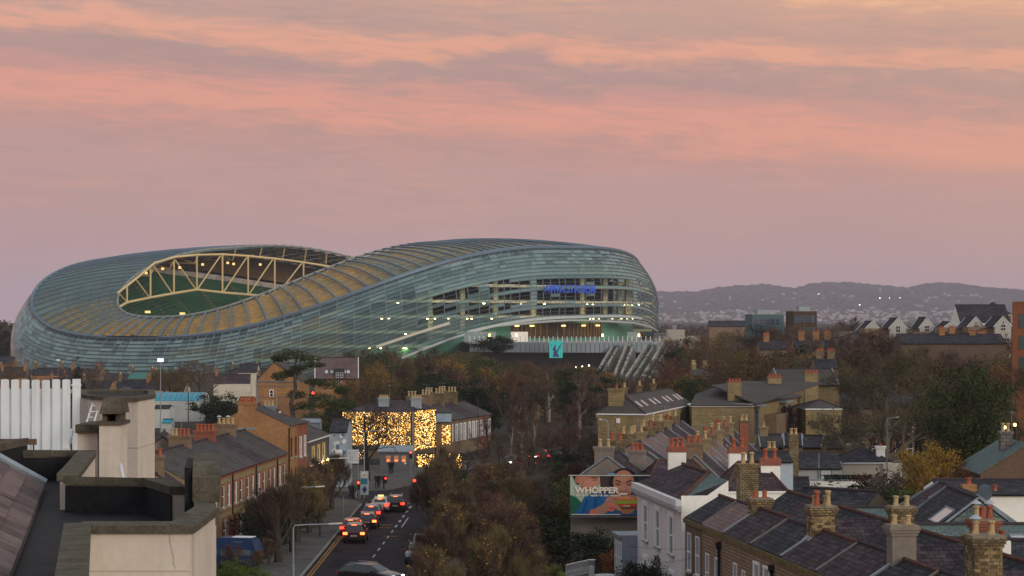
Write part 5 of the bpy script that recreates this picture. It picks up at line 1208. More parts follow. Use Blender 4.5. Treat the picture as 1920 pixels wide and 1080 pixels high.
def brick_terrace():
    o0 = Vector((10.9,141)); dv = Vector((.134,-.991)).normalized(); rz = math.atan2(dv.y, dv.x)
    bounds = [0, 5, 10.5, 17.1, 23.7, 30.6, 37.5, 43.1, 48.7, 56]
    lab = ['brown rendered end house of the brick terrace beside the white villa', 'buff brick terrace house with a pinkish slate roof, second from the villa', 'buff brick house under the stack with two red pots', 'buff brick house with a black rainwater pipe, before the ribbed brick stack', 'terrace house under the tall ribbed brick stack', 'terrace house with purple slates left of the rendered stack', 'terrace house behind the rendered grey stack', 'terrace house in the valley between two stacks', 'terrace house under the nearest brick stack with capped pots']
    for i in range(9):
        s0, s1 = bounds[i], bounds[i+1]; loc = o0+dv*s0; Lx = s1-s0-.02
        h = house('terrace_house', lab[i], loc, rz, Lx, 4.4, 6.5, 7.8+.05*(i % 3), render_dark if i == 0 else brick_buff, (slate_pink if i == 1 else slate_purple if i % 3 else slate_dark), group='brick terrace at the lower right', ridge=2.2, roof2=slate_purple, over=.05, gutter=False, ridge_m=ridge_dark if i % 2 else ridge_red)
        MB().box(0, Lx, -.14, -.004, 6.2, 6.48).build('parapet_coping', mat('mossy_coping', (.15,.12,.055), rough=.95, var=.35, scale=1.2), h, uv=False)
        # rear pitch with its own ridge
        r = MB(); r.slab([(0,4.42,6.6),(Lx,4.42,6.6),(Lx,6.6,8.1),(0,6.6,8.1)], .12); r.build('rear_roof', slate_purple if i % 2 else slate_dark, h)
        r = MB(); r.slab([(0,6.6,8.1),(Lx,6.6,8.1),(Lx,9.0,6.3),(0,9.0,6.3)], .12); r.build('rear_roof', slate_dark if i % 2 else slate_purple, h)
        MB().tube([(0,6.6,8.13),(Lx,6.6,8.13)], .12, 6).build('ridge_tiles', ridge_red, h, uv=False)
        MB().box(0, Lx, 4.41, 8.9, -.2, 6.28).build('rear_wall', brick_brown, h)
        MB().add([(0,4.42,6.2),(0,9.0,6.2),(0,6.6,8.05),(Lx,4.42,6.2),(Lx,9.0,6.2),(Lx,6.6,8.05)], [(0,2,1),(3,4,5)]).build('gable_wall', render_grey, h)
        # party wall upstand
        if i: MB().slab([(-.14,0,6.62),(.14,0,6.62),(.14,2.2,8.0),(-.14,2.2,8.0)], .2).build('party_wall', render_grey if i % 2 else lead, h, uv=False)
        if i in (3, 5, 7):   # cross gable in front of the rear pitch
            g = MB(); g.slab([(Lx*.5-2.2,1.9,6.9),(Lx*.5,2.6,8.2),(Lx*.5,6.5,8.2),(Lx*.5-2.2,6.0,6.9)], .1); g.slab([(Lx*.5,2.6,8.2),(Lx*.5+2.2,1.9,6.9),(Lx*.5+2.2,6.0,6.9),(Lx*.5,6.5,8.2)], .1); g.build('cross_roof', slate_purple, h)
        if i == 4: skylight(h, (3.2,5.2,7.15), (1,0,0), (0,2.2,1.5), .8, .9, pane=pane_dark)
    H = lambda s: o0+dv*s
    def at_(s): return thing
    # windows on the nearest house of each stretch
    obs = {round(q['label'].__len__()*0): q for q in []}
    hs = [q for q in bpy.data.objects if q.get('group') == 'brick terrace at the lower right']
    hs.sort(key=lambda q: -q.location.y)
    gl = mat_glass('sash_glass', (.36,.40,.44), .1)
    for s, z, w_, h_ in ((1.3,3.3,1.1,2.35),(3.7,3.3,1.1,2.35),(6.4,2.6,.9,2.3),(8.9,2.6,.9,2.3),(13.6,3.2,.85,1.9),(15.6,3.1,.7,1.8),(18.7,3.5,1.15,2.1),(20.9,3.5,1.15,2.1),(26,3.4,1.1,2.0),(29,3.4,1.1,2.0),(33,3.4,1.1,2.0)):
        i = max(k for k in range(9) if bounds[k] <= s); window(hs[i], s-bounds[i], z, w_, h_, pane=gl, smat=white_paint if s > 17 else None, surround=.1, sill=stone_trim)
    for s in (9.9, 22.3): i = max(k for k in range(9) if bounds[k] <= s); MB().tube([(s-bounds[i],-.12,0),(s-bounds[i],-.12,5.5)], .09, 6).lathe((s-bounds[i],-.12,5.5), [(.09,0),(.2,.15),(.2,.45)], 6).build('rainwater_pipe', black_paint, hs[i], uv=False)
    # big stacks: their brick courses are built proud
    def stack(s, ly, z0, z1, sx, sy, m, pots, kind, lb, poth=.65, ribs=True, cap=None, cowl=False):
        p = H(s); nrm = Vector((-dv.y, dv.x)); p = p+nrm*ly
        o = thing('chimney_stack', lb, 'chimney', (p.x,p.y,0), rz)
        MB().box(-sx/2, sx/2, -sy/2, sy/2, z0, z1-.5).build('shaft', m, o)
        if ribs:
            rn = random.Random(int(s*10)); co = [mat('brick_tan', (.31,.235,.12), rough=.95, var=.3, scale=5), mat('brick_dun', (.22,.165,.085), rough=.95, var=.3, scale=5), mat('brick_soot', (.115,.085,.05), rough=.95, var=.3, scale=5)]
            z = z0+.1; row = 0; cnt = 0
            while z < z1-.62 and cnt < 280:
                for face, half, other in (('y', sx/2, sy/2), ('x', sy/2, sx/2)):
                    q = -half-(.13 if row % 2 else 0)
                    while q < half-.02:
                        a, b = max(-half, q)+.006, min(half, q+.26)-.006; q += .27
                        if b-a < .05: continue
                        e_ = rn.uniform(.012,.035)
                        if face == 'y':
                            bx = MB().box(a, b, -other-e_, -other-.002, z, z+.125); bx.build('brick', rn.choice(co), o, uv=False); cnt += 1
                        else:
                            for sg in (1,):
                                bx = MB().box(other+.002, other+e_, a, b, z, z+.125); bx.build('brick', rn.choice(co), o, uv=False); cnt += 1
                z += .145; row += 1
        hb = MB()
        for k, (g, a) in enumerate(((.06,.5),(.12,.36),(.17,.22))): hb.box(-sx/2-g, sx/2+g, -sy/2-g, sy/2+g, z1-a, z1-a+.135)
        hb.build('stack_head', m if cap is None else cap, o); MB().box(-sx/2-.1, sx/2+.1, -sy/2-.1, sy/2+.1, z1-.085, z1).build('flaunching', mat('mortar_cap', (.23,.2,.15), rough=.95, var=.3, scale=3), o, uv=False)
        MB().slab([(-sx/2-.1,-sy/2-.35,z0+.15),(sx/2+.1,-sy/2-.35,z0+.15),(sx/2+.1,-sy/2-.02,z0+.5),(-sx/2-.1,-sy/2-.02,z0+.5)], .04).build('flashing', lead, o, uv=False)
        n = len(pots)
        for i, (a, b, kd, hh) in enumerate(pots):
            pt = link('chimney_pot', pot_mesh(kd, hh), o, (a, b, z1))
            if cowl and i % 2 == 0: MB().lathe((0,0,hh+.1), [(.26,0),(.22,.05),(.03,.17)], 10).tube([(.1,0,hh-.02),(.1,0,hh+.12)], .02, 4).tube([(-.1,0,hh-.02),(-.1,0,hh+.12)], .02, 4).build('cowl', tin_m, pt, uv=False)
        return o
    stack(10.5, 2.2, 6.9, 8.55, .85, 1.15, brick_old, [(0,-.28,'red',.42),(0,.28,'red',.42)], 'red', 'old brick stack with two squat red pots near the white villa')
    stack(23.7, 2.2, 7.1, 9.2, 1.0, 1.25, brick_old, [(-.2,-.3,'buff',.5),(-.2,.3,'buff',.5),(.25,-.3,'red',.8),(.25,.3,'buff',.8)], 'buff', 'tall ribbed brick stack with buff pots and one red pot')
    stack(22.3, 7.0, 7.2, 9.0, .9, 1.15, brick_old, [(0,-.3,'buff',.55),(0,.3,'buff',.55)], 'buff', 'brick stack with two buff pots on the rear ridge')
    stack(37.5, 2.2, 7.0, 9.45, .9, 1.15, render_grey, [(-.1,-.32,'buff',.45),(.1,.28,'buff',.45)], 'buff', 'smooth rendered grey stack with two buff pots', ribs=False)
    stack(48.7, 2.2, 7.0, 10.05, 1.1, 1.2, brick_old, [(-.2,-.3,'buff',.55),(.2,.25,'buff',.6)], 'buff', 'nearest brick stack, buff pots under metal cowls', cowl=True)
    stack(36.0, 6.7, 7.0, 9.55, .95, 1.1, brick_red, [(0,-.36,'buff',.6),(0,-.05,'red',.55),(0,.3,'red',.6)], 'red', 'red brick stack with dark red pots and metal cowls', cowl=True)
brick_terrace()
# ---------------------------------------------------------------- slate gable house and roofs at the right edge
def zz_(py, d): return CAMZ-(py-HOR)/F*d
def right_edge():
    d = 128.3
    # rz=90: local x runs away from the camera, local y to the left
    h = house('slate_gable_house', 'house with a blue green slate hung gable and three roof lights', (GX(1929,d),d), rad(90), 11.2, 6.4, 6.75, 8.8, render_white, slate_dark, ridge=2.95, roof2=slate_purple, wall_end=slate_teal, verge=lead, over=.2, gutter=False)
    for x, t, w_, hh in ((3.2,.55,.55,1.5),(7.6,.62,.55,1.5),(2.0,.18,.45,1.0)):
        y = 6.4-3.45*t; z = 6.75+2.05*t; skylight(h, (x,y-.0,z+.06), (1,0,0), (0,-3.45,2.05), w_, hh, pane=mat_glass('rooflight_dusk', (.34,.25,.22), .15))
    MB().box(-.25, -.02, -2.0, 6.4, 5.9, 6.72).build('slate_apron', slate_teal, h); 
    for y in (5.2, 2.2): window(h, -.27, 5.1, .9, .7, y=y, rz=-PI/2, pane=pane_pale)
    s = thing('chimney_stack', 'narrow orange brick stack with one red pot at the slate gable', 'chimney', (GX(1816,133),133,0))
    MB().box(-.35, .35, -.3, .3, 7.5, zz_(920,133)).build('shaft', brick_orange, s); MB().box(-.42, .42, -.37, .37, zz_(920,133), zz_(908,133)).build('stack_head', brick_orange, s); link('chimney_pot', pot_mesh('red', .4), s, (0,0,zz_(908,133)))
    # long low roofs behind it
    d = 152; h = house('long_roof_house', 'long dark slate roof crossing behind the slate gable house', (GX(1764,d),d), rad(-1), GX(1960,d)-GX(1764,d), 7, zz_(927,d), zz_(908,d), render_white, slate_dark)
    d = 145; h = house('roof_box', 'white box dormer with a red pot on the roof behind the slate gable', (GX(1853,d),d), 0, GX(1886,d)-GX(1853,d), 2, 6.2, zz_(922,d), render_white, lead, cat='dormer', kind='flat')
    link('chimney_pot', pot_mesh('red', .4), h, (.55,.6,zz_(922,d)+.02))
    ds = MB().lathe((0,0,0), [(.05,0),(.4,.1),(.55,.25)], 12).build('satellite_dish', mat('dish_dark', (.07,.09,.11)), uv=False); ds.location = (GX(1843,144),144,zz_(924,144)); ds.rotation_euler = (rad(80),0,rad(20)); tag(ds, 'dark satellite dish beside the white box dormer', 'satellite dish')
    d = 124; h = house('glazed_roof_house', 'dark slate roof with a broad pale roof light at the right edge', (GX(1880,d)+1.5,d), rad(90), 9, 5.6, 6.9, 9.0, render_white, slate_dark, roof2=slate_dark, verge=lead, wall_end=slate_teal)
    skylight(h, (2.4,4.9,7.5), (1,0,0), (0,-2.8,2.1), 2.6, 1.3, pane=pane_pale)
    d = 112; h = house('lower_slate_house', 'dark slate roof between the rendered stack and the slate gable', (GX(1760,d),d+2), rad(-14), 7.5, 6, 6.3, 7.5, brick_brown, slate_dark, roof2=slate_purple)
    h = house('lower_slate_house', 'blue grey slate roof with two pale roof lights under the slate gable', (GX(1790,d),d+9), rad(2), 6.8, 5, 6.2, 7.6, brick_brown, slate_teal)
    for x in (1.2, 5.6): skylight(h, (x,.7,6.65), (1,0,0), (0,2.5,1.4), .9, 1.0, pane=pane_pale)
    h = house('lower_slate_house', 'dark slate roof behind the tall ribbed stack, edged in grey lead', (GX(1575,128),130), rad(-3), 4.8, 7, 6.2, 7.7, render_grey, slate_teal, verge=lead)
    h = house('lower_slate_house', 'black slate roof over a brown wall left of the ribbed stack', (GX(1470,140),143), rad(-40), 5.5, 6, 6.4, 8.0, mat('wall_brown', (.09,.075,.055)), slate_dark)
    # white gable piece and small stack
    q = MB().prism([(0,0),(.7,0),(.7,.4),(0,.4)], 6, zz_(1015,106)).build('shaft', render_white); st = thing('chimney_stack', 'small white stack with one red pot at the right edge', 'chimney', (GX(1868,106),106,0)); q.parent = st; link('chimney_pot', pot_mesh('red', .5), st, (.3,.2,zz_(1015,106)))
    # brown brick gable with a stone stack
    d = 185; x0 = GX(1838,d); h = thing('brown_gable_house', 'big plain brown brick gable rising at the right edge', 'house', (x0,d,0)); wd = 9
    gb = MB(); gb.poly([(0,0,-.2),(wd,0,-.2),(wd,0,zz_(800,d)),(GX(1925,d)-x0,0,zz_(832,d)),(0,0,zz_(885,d))]); gb.poly([(0,9,-.2),(0,0,-.2),(0,0,zz_(885,d)),(0,9,zz_(885,d))]); gb.build('wall', mat_brick('brick_umber', (.16,.105,.075), (.20,.13,.09), (.12,.09,.07), var=.15), h)
    a, b = (0,zz_(885,d)), (wd,zz_(800,d)); MB().slab([(-.3,-.2,a[1]-.1),(GX(1925,d)-x0,-.2,zz_(832,d)+.1),(GX(1925,d)-x0,9,zz_(832,d)+.1),(-.3,9,a[1]-.1)], .14).build('roof', slate_teal, h)
    chimney(h, GX(1900,d)-x0, 3, zz_(855,d), zz_(812,d), .95, .9, stone_wallm, 2, 'buff', .7, along='x')
    # bungalows, garden walls and the long wall across the middle
    d = 226; x0 = GX(1583,d); h = house('white_bungalow', 'cream bungalow with a black hipped roof and one white stack', (x0,d), 0, GX(1672,d)-x0, 7, zz_(867,d), zz_(842,d), render_cream, slate_dark, kind='hip', hipl=2.4)
    chimney(h, GX(1665,d)-x0-.5, 1.6, zz_(868,d), zz_(838,d), .85, .7, render_white, 1, 'red', .3, band=None)
    g = MB().prism([(0,0),(GX(1690,d)-GX(1655,d),0),(GX(1690,d)-GX(1655,d),.3),(0,.3)], -.1, zz_(868,d)).build('gable_wall', render_cream, h, loc=(GX(1655,d)-x0,-.4,0))
    d = 214; x0 = GX(1488,d); h = house('grey_bungalow', 'grey rendered house with a dark framed window under a slate roof', (x0,d), 0, GX(1579,d)-x0, 6, zz_(878,d), zz_(853,d), mat('render_bluegrey', (.30,.31,.31), var=.1), slate_dark)
    window(h, GX(1549,d)-x0, zz_(902,d), 1.1, 1.1, frame=mat('frame_brown', (.05,.04,.035)), pane=pane_pale); MB().tube([(2.4,-.1,3),(2.4,-.1,6.2)], .04, 5).build('aerial_pole', lead, h, uv=False)
    d = 205; x0 = GX(1519,d); wq = MB().box(0, GX(1633,d)-x0, 0, .35, -.1, zz_(901,d)).build('garden_wall', render_white, loc=(x0,d,0)); tag(wq, 'long white garden wall with a clipped hedge along its top', 'wall')
    MB().box(0, GX(1633,d)-x0, -.06, .41, zz_(901,d)+.004, zz_(901,d)+.12).build('wall_coping', mat('coping_blue', (.25,.30,.36)), wq, uv=False)
    d = 190; h = house('slate_lean_to', 'dark slate lean-to left of the white garden wall', (GX(1478,d),d), 0, 2.0, 4, zz_(935,d), zz_(900,d), render_white, slate_dark)
    d = 250; x0 = GX(1400,d); wq = thing('long_stone_wall', 'long dark stone wall crossing behind the bungalows', 'wall', (x0,d,0)); L_ = GX(1608,d)-x0
    MB().box(0, L_, 0, .5, -.1, zz_(836,d)).build('masonry', stone_wallm, wq); MB().box(-.1, L_+.1, -.1, .6, zz_(836,d)+.003, zz_(833,d)+.06).build('coping', stone_trim, wq, uv=False)
    d = 238; x0 = GX(1700,d); wq = MB().box(0, 22, 0, .4, -.1, 3.0).build('rear_wall', stone_wallm, loc=(x0,d+16,0)); tag(wq, 'grey stone wall behind the golden birches', 'wall')
    d = 182; x0 = GX(1404,d); h = house('blue_house', 'pale blue house end with a dark roof behind the white stacks', (x0,d), 0, GX(1487,d)-x0, 6, zz_(866,d), zz_(853,d), mat('render_blue', (.42,.50,.58), var=.06), slate_dark)
    for px, d, y0, y1, lb in ((1488,205,812,880,'tall slim stone stack with paired buff pots behind the blue house'),(1447,190,838,868,'short stone stack rising behind the red brick headed stacks'),(1395,214,786,812,'dark red stack beside the brick apartments')):
        s = thing('chimney_stack', lb, 'chimney', (GX(px,d),d,0)); MB().box(-.42, .42, -.3, .5, 2, zz_(y0+6,d)).build('shaft', brick_old if px != 1395 else brick_red, s); MB().box(-.48, .48, -.36, .56, zz_(y0+6,d), zz_(y0+2,d)).build('stack_head', brick_old, s)
        for q in (-.2, .2): link('chimney_pot', pot_mesh('buff', .55), s, (q,.1,zz_(y0+2,d)))
    rn = random.Random(9)
    for i, (px0, px1, d, ye, yr, lb) in enumerate(((1425,1470,236,838,818,'small slate roof by the slim stack below the apartments'),(1470,1505,232,836,817,'blue edged slate roof below the brick apartments'),(1500,1540,240,838,820,'brown gabled roof below the right apartment block'),(1540,1590,245,840,822,'slate roof before the big bare tree'))):
        x0, x1 = GX(px0,d), GX(px1,d); h = house('low_roof_house', lb, (x0,d), rad(rn.uniform(-20,20)), x1-x0, 5, zz_(ye,d), zz_(yr,d), brick_brown, slate_dark if i % 2 else slate_grey, verge=lead)
        if i == 0: chimney(h, .6, 2.5, zz_(yr,d)-.4, zz_(802,d), .9, .8, brick_yellow, 1, 'buff', .5)
right_edge()

def apartments():
    by = mat_brick('apartment_brick', (.26,.195,.085), (.35,.265,.12), (.20,.17,.12), var=.28, scale=.3, bw=.5, bh=.16, ms=.03)
    rf = mat('apartment_roof', (.075,.066,.064), rough=.8, var=.15, scale=.3)
    rz = math.atan2(27, 7.2); o0 = (GX(1208,236),236.); Lx = 28; D = 5.2
    h = house('apartment_house', 'long tan brick apartment row with lit roof lights and slit windows', o0, rz, Lx, 5.0, 9.0, 10.9, by, rf, cat='apartments', kind='hip', hipl=1.6)
    zb = 9.0
    for x in (2.6, 5.6, 10.0, 12.6, 17.4, 19.8, 24, 26): skylight(h, (x,.75,9.0+.75*.76), (1,0,0), (0,2.5,1.9), .75 if int(x*10) % 2 else 1.05, 1.05, pane=mat_glass('lit_rooflight', (.85,.62,.50), .12))
    for x in (5.2, 13.0, 20.8): window(h, x, 4.2, .8, 4.0, frame=black_paint, pane=pane_dark)
    for x in (8.6, 16.2, 25.8): MB().tube([(x,-.1,.0),(x,-.1,8.9)], .06, 5).build('downpipe', grey_paint, h, uv=False)
    for x in (6, 14, 22): chimney(h, x, 3.4, 10.2, 11.6, .6, .5, brick_old, 1, 'buff', .5)
    chimney(h, .9, 3.2, 9.2, 11.6, .7, 1.6, by, 1, 'red', .4)
    MB().box(-.08, -.004, 2.6, 3.0, 8.0, 8.5).build('alarm_box', white_paint, h, uv=False)
    # main block
    d = 255; x0 = GX(1297,d); x1 = GX(1412,d)
    b = house('apartment_block', 'tan brick apartment block with a broad dark roof and big square stacks', (x0,d), rad(0), x1-x0, 9, 9.15, 9.2, by, rf, cat='apartments', kind='hip')
    for q in [c for c in b.children if c.name.startswith(('roof','hip'))]: bpy.data.objects.remove(q)
    MB().slab([(-.2,-.2,9.2),(x1-x0+.1,-.2,9.2),(x1-x0+10,14,11.4),(6,14,11.6),(1.0,7,10.2)], .12).build('roof', rf, b, uv=False)
    for px, dd, yb, yt in ((1377,258,757,716),(1452,268,738,708),(1521,276,723,699)):
        s = thing('apartment_stack', {1377:'left big square brick stack on the apartment roof',1452:'middle big square brick stack on the apartment roof',1521:'right big square brick stack on the apartment roof'}[px], 'chimney', (GX(px,dd),dd,0)); wq = 25/F*dd
        MB().box(-wq/2, wq/2, -.5, .7, 8.5, zz_(yt,dd)).build('shaft', by, s); MB().box(-wq/2-.08, wq/2+.08, -.58, .78, zz_(yt,dd), zz_(yt-2,dd)).build('stack_head', brick_red, s)
        for q in range(4): link('chimney_pot', pot_mesh('red', .3), s, (-wq*.36+wq*.24*q,.1,zz_(yt-2,dd)))
    # side wing facing right with blue windows
    rz2 = rad(70); o1 = (x1, d)
    w_ = house('apartment_wing', 'side wing of the brick apartments with tall blue windows and creeper', o1, rz2, 24, 6, 9.2, 9.3, by, rf, cat='apartments', kind='flat')
    MB().slab([(-.2,-.3,9.4),(24,-.3,9.4),(24,6,11.3),(4,6,11.3)], .14).build('roof', rf, w_, uv=False)
    for x in (1.6, 15.2, 18.4): 
        for z in (5.7, 1.6): window(w_, x, z, 1.6, 2.9, pane=pane_blue, frame=mat('frame_blue', (.06,.09,.13)), bars=True)
    MB().box(.3, 2.9, -.9, -.02, 9.0, 9.2).build('entrance_canopy', lead, w_, uv=False); MB().box(12.6, 16.5, -.9, -.02, 9.0, 9.2).build('entrance_canopy', lead, w_, uv=False)
    MB().box(5.6, 11.8, -1.4, -.02, -.1, 7.9).build('stair_bay', brick_brown, w_)
    rn = random.Random(13); cm = mat('creeper_leaf', (.045,.020,.018), rough=.9, var=.5, scale=2); m = MB()
    for _ in range(1500):
        x, z = rn.uniform(12.2, 22.6), rn.uniform(0, 8.4)
        if rn.random() < .25 and z > 6: continue
        a = rn.uniform(0, 6.28); r = rn.uniform(.12, .3); y = -.05-rn.uniform(0,.35)
        m.poly([(x-r,y,z),(x,y-rn.uniform(.02,.2),z-r),(x+r,y,z),(x,y,z+r)])
    m.build('creeper', cm, w_, uv=False, kind='stuff')
    d = 262; x0 = GX(1511,d); x1 = GX(1578,d)
    h = house('apartment_block', 'plain tan brick block right of the dark creeper', (x0,d), 0, x1-x0, 8, zz_(766,d), zz_(752,d), by, rf, cat='apartments', kind='hip', hipl=2)
    d = 292; h = house('far_apartments', 'dark roofed apartments behind the square stacks', (GX(1462,d),d), rad(4), GX(1575,d)-GX(1462,d), 9, zz_(722,d), zz_(694,d), by, rf, cat='apartments', verge=lead)
    d = 300; h = house('far_apartments', 'brick house half hidden by the big bare tree', (GX(1580,d),d), rad(-3), GX(1720,d)-GX(1580,d), 8, zz_(765,d), zz_(742,d), brick_brown, slate_dark, cat='house')
    for k in range(6): window(h, 1.2+k*1.55, 3.6, .8, 1.7); window(h, 1.2+k*1.55, .8, .8, 1.7)
apartments()

# ---------------------------------------------------------------- stadium foot: podium, ramps, and buildings beyond the trees
def podium():
    o = thing('podium', 'grey panelled podium deck in front of the stadium doors with white posts', 'podium', (STADIUM.location.x, STADIUM.location.y, 0))
    pm = mat('podium_panel', (.235,.285,.31), rough=.6, var=.1, scale=.2); zt, zb = 12.0, 7.6
    a, b = AT(955,650,zt-.0), None
    d0 = 735.; P_ = lambda px, z, d: Vector(((px-960)/F*d, d, z))-o.location
    xs = list(np.linspace(880, 1255, 44))
    for p, q in zip(xs, xs[1:]):
        dd = lambda px: d0-14*math.cos((px-1090)/170*1.4)
        m = MB(); A, B = P_(p+.5, 0, dd(p+.5)), P_(q-.5, 0, dd(q-.5)); zt = zz_(641,735); zb_ = zz_(660,735)
        m.slab([(A.x,A.y,zt),(B.x,B.y,zt),(B.x,B.y,zb_),(A.x,A.y,zb_)], .3); m.build('podium_panel', pm, o, uv=False)
        if rnp.random() < .95: MB().tube([(A.x,A.y+3,zt),(A.x,A.y+3,zt+1.9)], .14, 5).build('post', white_paint, o, uv=False)
    zt = zz_(641,735)
    deck = MB(); deck.prism([(P_(880,0,733).x,P_(880,0,733).y),(P_(1255,0,727).x,P_(1255,0,727).y+8),(P_(1260,0,800).x,P_(1260,0,800).y),(P_(860,0,800).x,P_(860,0,800).y)], zt-.6, zt-.15); deck.build('deck', mat('deck_concrete', (.28,.29,.28)), o, uv=False)
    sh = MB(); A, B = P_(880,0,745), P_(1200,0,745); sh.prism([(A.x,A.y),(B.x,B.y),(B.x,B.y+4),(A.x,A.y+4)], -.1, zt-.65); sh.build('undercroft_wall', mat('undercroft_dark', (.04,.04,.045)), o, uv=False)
    # white kiosks on the deck
    for p0, p1, m in ((958,990,render_white),(1176,1200,mat('kiosk_teal', (.26,.34,.33))),(870,930,mat('kiosk_teal', (.26,.34,.33)))):
        A, B = P_(p0,0,752), P_(p1,0,752); k = MB().prism([(A.x,A.y),(B.x,B.y),(B.x,B.y+3),(A.x,A.y+3)], zt-.14, zt+3.2).build('turnstile_block', m, o, uv=False)
    for px in (968, 1130, 1198, 918): 
        A = P_(px,0,748); MB().obox((A.x,A.y,zt+1.6), .6, .4, .9).build('wall_lamp', mat_emit('amber_lamp', (1,.55,.15), 9), o, uv=False)
    # turquoise banner, printed
    A, B = P_(1030,0,716), P_(1055,0,716); bn = thing('banner', 'turquoise banner with a purple swirl hung on the podium front', 'banner', A+o.location+Vector((0,0,0))); wd = B.x-A.x; z1, z0 = zz_(639,716), zz_(671,716)
    MB().box(0, wd, 0, .25, z0, z1).build('cloth', mat_emit('banner_turquoise', (.02,.60,.52), .16, (.03,.50,.45)), bn, uv=False); pv = mat('banner_purple', (.07,.08,.28))
    for k, pts in enumerate(([(.25,.05),(.75,.05),(.5,.5),(.42,.8)], [(.3,.4),(.5,.75),(.42,.78),(.22,.5)], [(.6,.3),(.85,.7),(.78,.74),(.55,.4)], [(.1,.55),(.2,.8),(.14,.82)], [(.82,.5),(.92,.85),(.86,.86)])):
        MB().poly([(wd*p[0],-.01-.004*k,z0+(z1-z0)*p[1]) for p in pts]).build('print_swirl', pv, bn, uv=False)
    MB().tube([(wd*.35,.1,z1),(wd*.55,.1,z1+2.4)], .12, 5).build('mast', mat('mast_blue', (.1,.2,.3)), bn, uv=False)
    # stepped concrete ramps with creeper
    cm = mat('ramp_concrete', (.34,.33,.285), rough=.95, var=.22, scale=.12, fine=.15); gm = mat('ramp_green_copper', (.12,.36,.32), rough=.8)
    for k, (pa, ya, pb, yb, wpx) in enumerate(((1150,642,1118,695,20),(1175,640,1150,700,22),(1215,640,1172,705,24),(1247,632,1200,708,26),(1275,650,1250,700,24))):
        r = thing('concrete_ramp', ['first raking concrete buttress from the podium', 'second raking concrete buttress beside the podium', 'third raking concrete buttress, creeper hanging on it', 'fourth raking concrete buttress below the tower', 'last raking concrete buttress on the right'][k], 'buttress', (0,0,0), group='raking concrete buttresses')
        d = 712-6*k; A, B = PT(pa,ya,d+14), PT(pb,yb,d-14); wq = wpx/F*d*.62; r.location = (A.x, A.y, 0); Lc = r.location
        a_, b_ = A-Lc, B-Lc; e_ = a_.lerp(b_, -.12)
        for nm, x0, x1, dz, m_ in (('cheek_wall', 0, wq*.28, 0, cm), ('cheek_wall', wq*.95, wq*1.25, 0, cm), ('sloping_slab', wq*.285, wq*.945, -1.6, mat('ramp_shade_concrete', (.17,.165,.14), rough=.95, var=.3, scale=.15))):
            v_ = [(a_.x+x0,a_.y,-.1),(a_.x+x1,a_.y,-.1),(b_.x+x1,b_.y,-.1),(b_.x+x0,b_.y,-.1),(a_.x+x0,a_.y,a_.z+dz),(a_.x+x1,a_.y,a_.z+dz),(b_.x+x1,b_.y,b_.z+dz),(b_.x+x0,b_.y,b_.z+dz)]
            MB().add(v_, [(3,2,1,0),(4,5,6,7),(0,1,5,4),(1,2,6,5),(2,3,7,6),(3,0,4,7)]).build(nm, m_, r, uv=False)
        for i in range(3):
            q = a_.lerp(b_, (i+.4)/3); MB().obox((q.x+wq*1.1, q.y, q.z+.02), wq*.3, 1.4, .35, .2).build('copper_flashing', gm, r, uv=False)
        iv = MB(); rn_ = random.Random(k)
        for _ in range(420):
            u = rn_.random(); q = a_.lerp(b_, u); c_ = Vector((q.x+rn_.uniform(0,wq*1.25), q.y-rn_.uniform(0,.6), q.z*(1-.75*rn_.random()**1.5)+rn_.uniform(-.3,.3))); w1_ = Vector((rn_.gauss(0,1),rn_.gauss(0,.6),rn_.gauss(0,1))).normalized(); w2_ = w1_.cross(Vector((0,1,.3))).normalized(); iv.add([c_-w2_*.05, c_+w2_*.05, c_+w1_*rn_.uniform(.8,2.2)], [(0,1,2)])
        iv.build('creeper', mat('creeper_bare', (.055,.042,.032)), r, uv=False, kind='stuff')
    t = thing('concrete_tower', 'square concrete stair tower with railings right of the stadium', 'tower', PT(1262,640,735)*1.0); t.location.z = 0; d = 735; x_ = t.location.x
    MB().box(GX(1252,d)-x_, GX(1284,d)-x_, 0, 9, -.1, zz_(618,d)).build('shaft', mat('tower_concrete', (.42,.39,.33), rough=.95, var=.12, scale=.1), t, uv=False)
    MB().box(GX(1228,d)-x_, GX(1254,d)-x_, -1, 9, -.1, zz_(634,d)).box(GX(1280,d)-x_, GX(1314,d)-x_, 1, 9, -.1, zz_(630,d)).build('wing', cm, t, uv=False)
    MB().box(GX(1262,d)-x_, GX(1270,d)-x_, 2, 4, zz_(618,d), zz_(610,d)).build('plant_box', grey_paint, t, uv=False)
    for k in range(14): 
        px = 1226+k*2.2; MB().tube([(GX(px,d)-x_,-1,zz_(634,d)),(GX(px,d)-x_,-1,zz_(625,d))], .09, 4).build('railing_post', lead, t, uv=False)
    MB().tube([(GX(1226,d)-x_,-1,zz_(625,d)),(GX(1256,d)-x_,-1,zz_(625,d))], .09, 4).build('handrail', lead, t, uv=False)
rnp = random.Random(1)
podium()

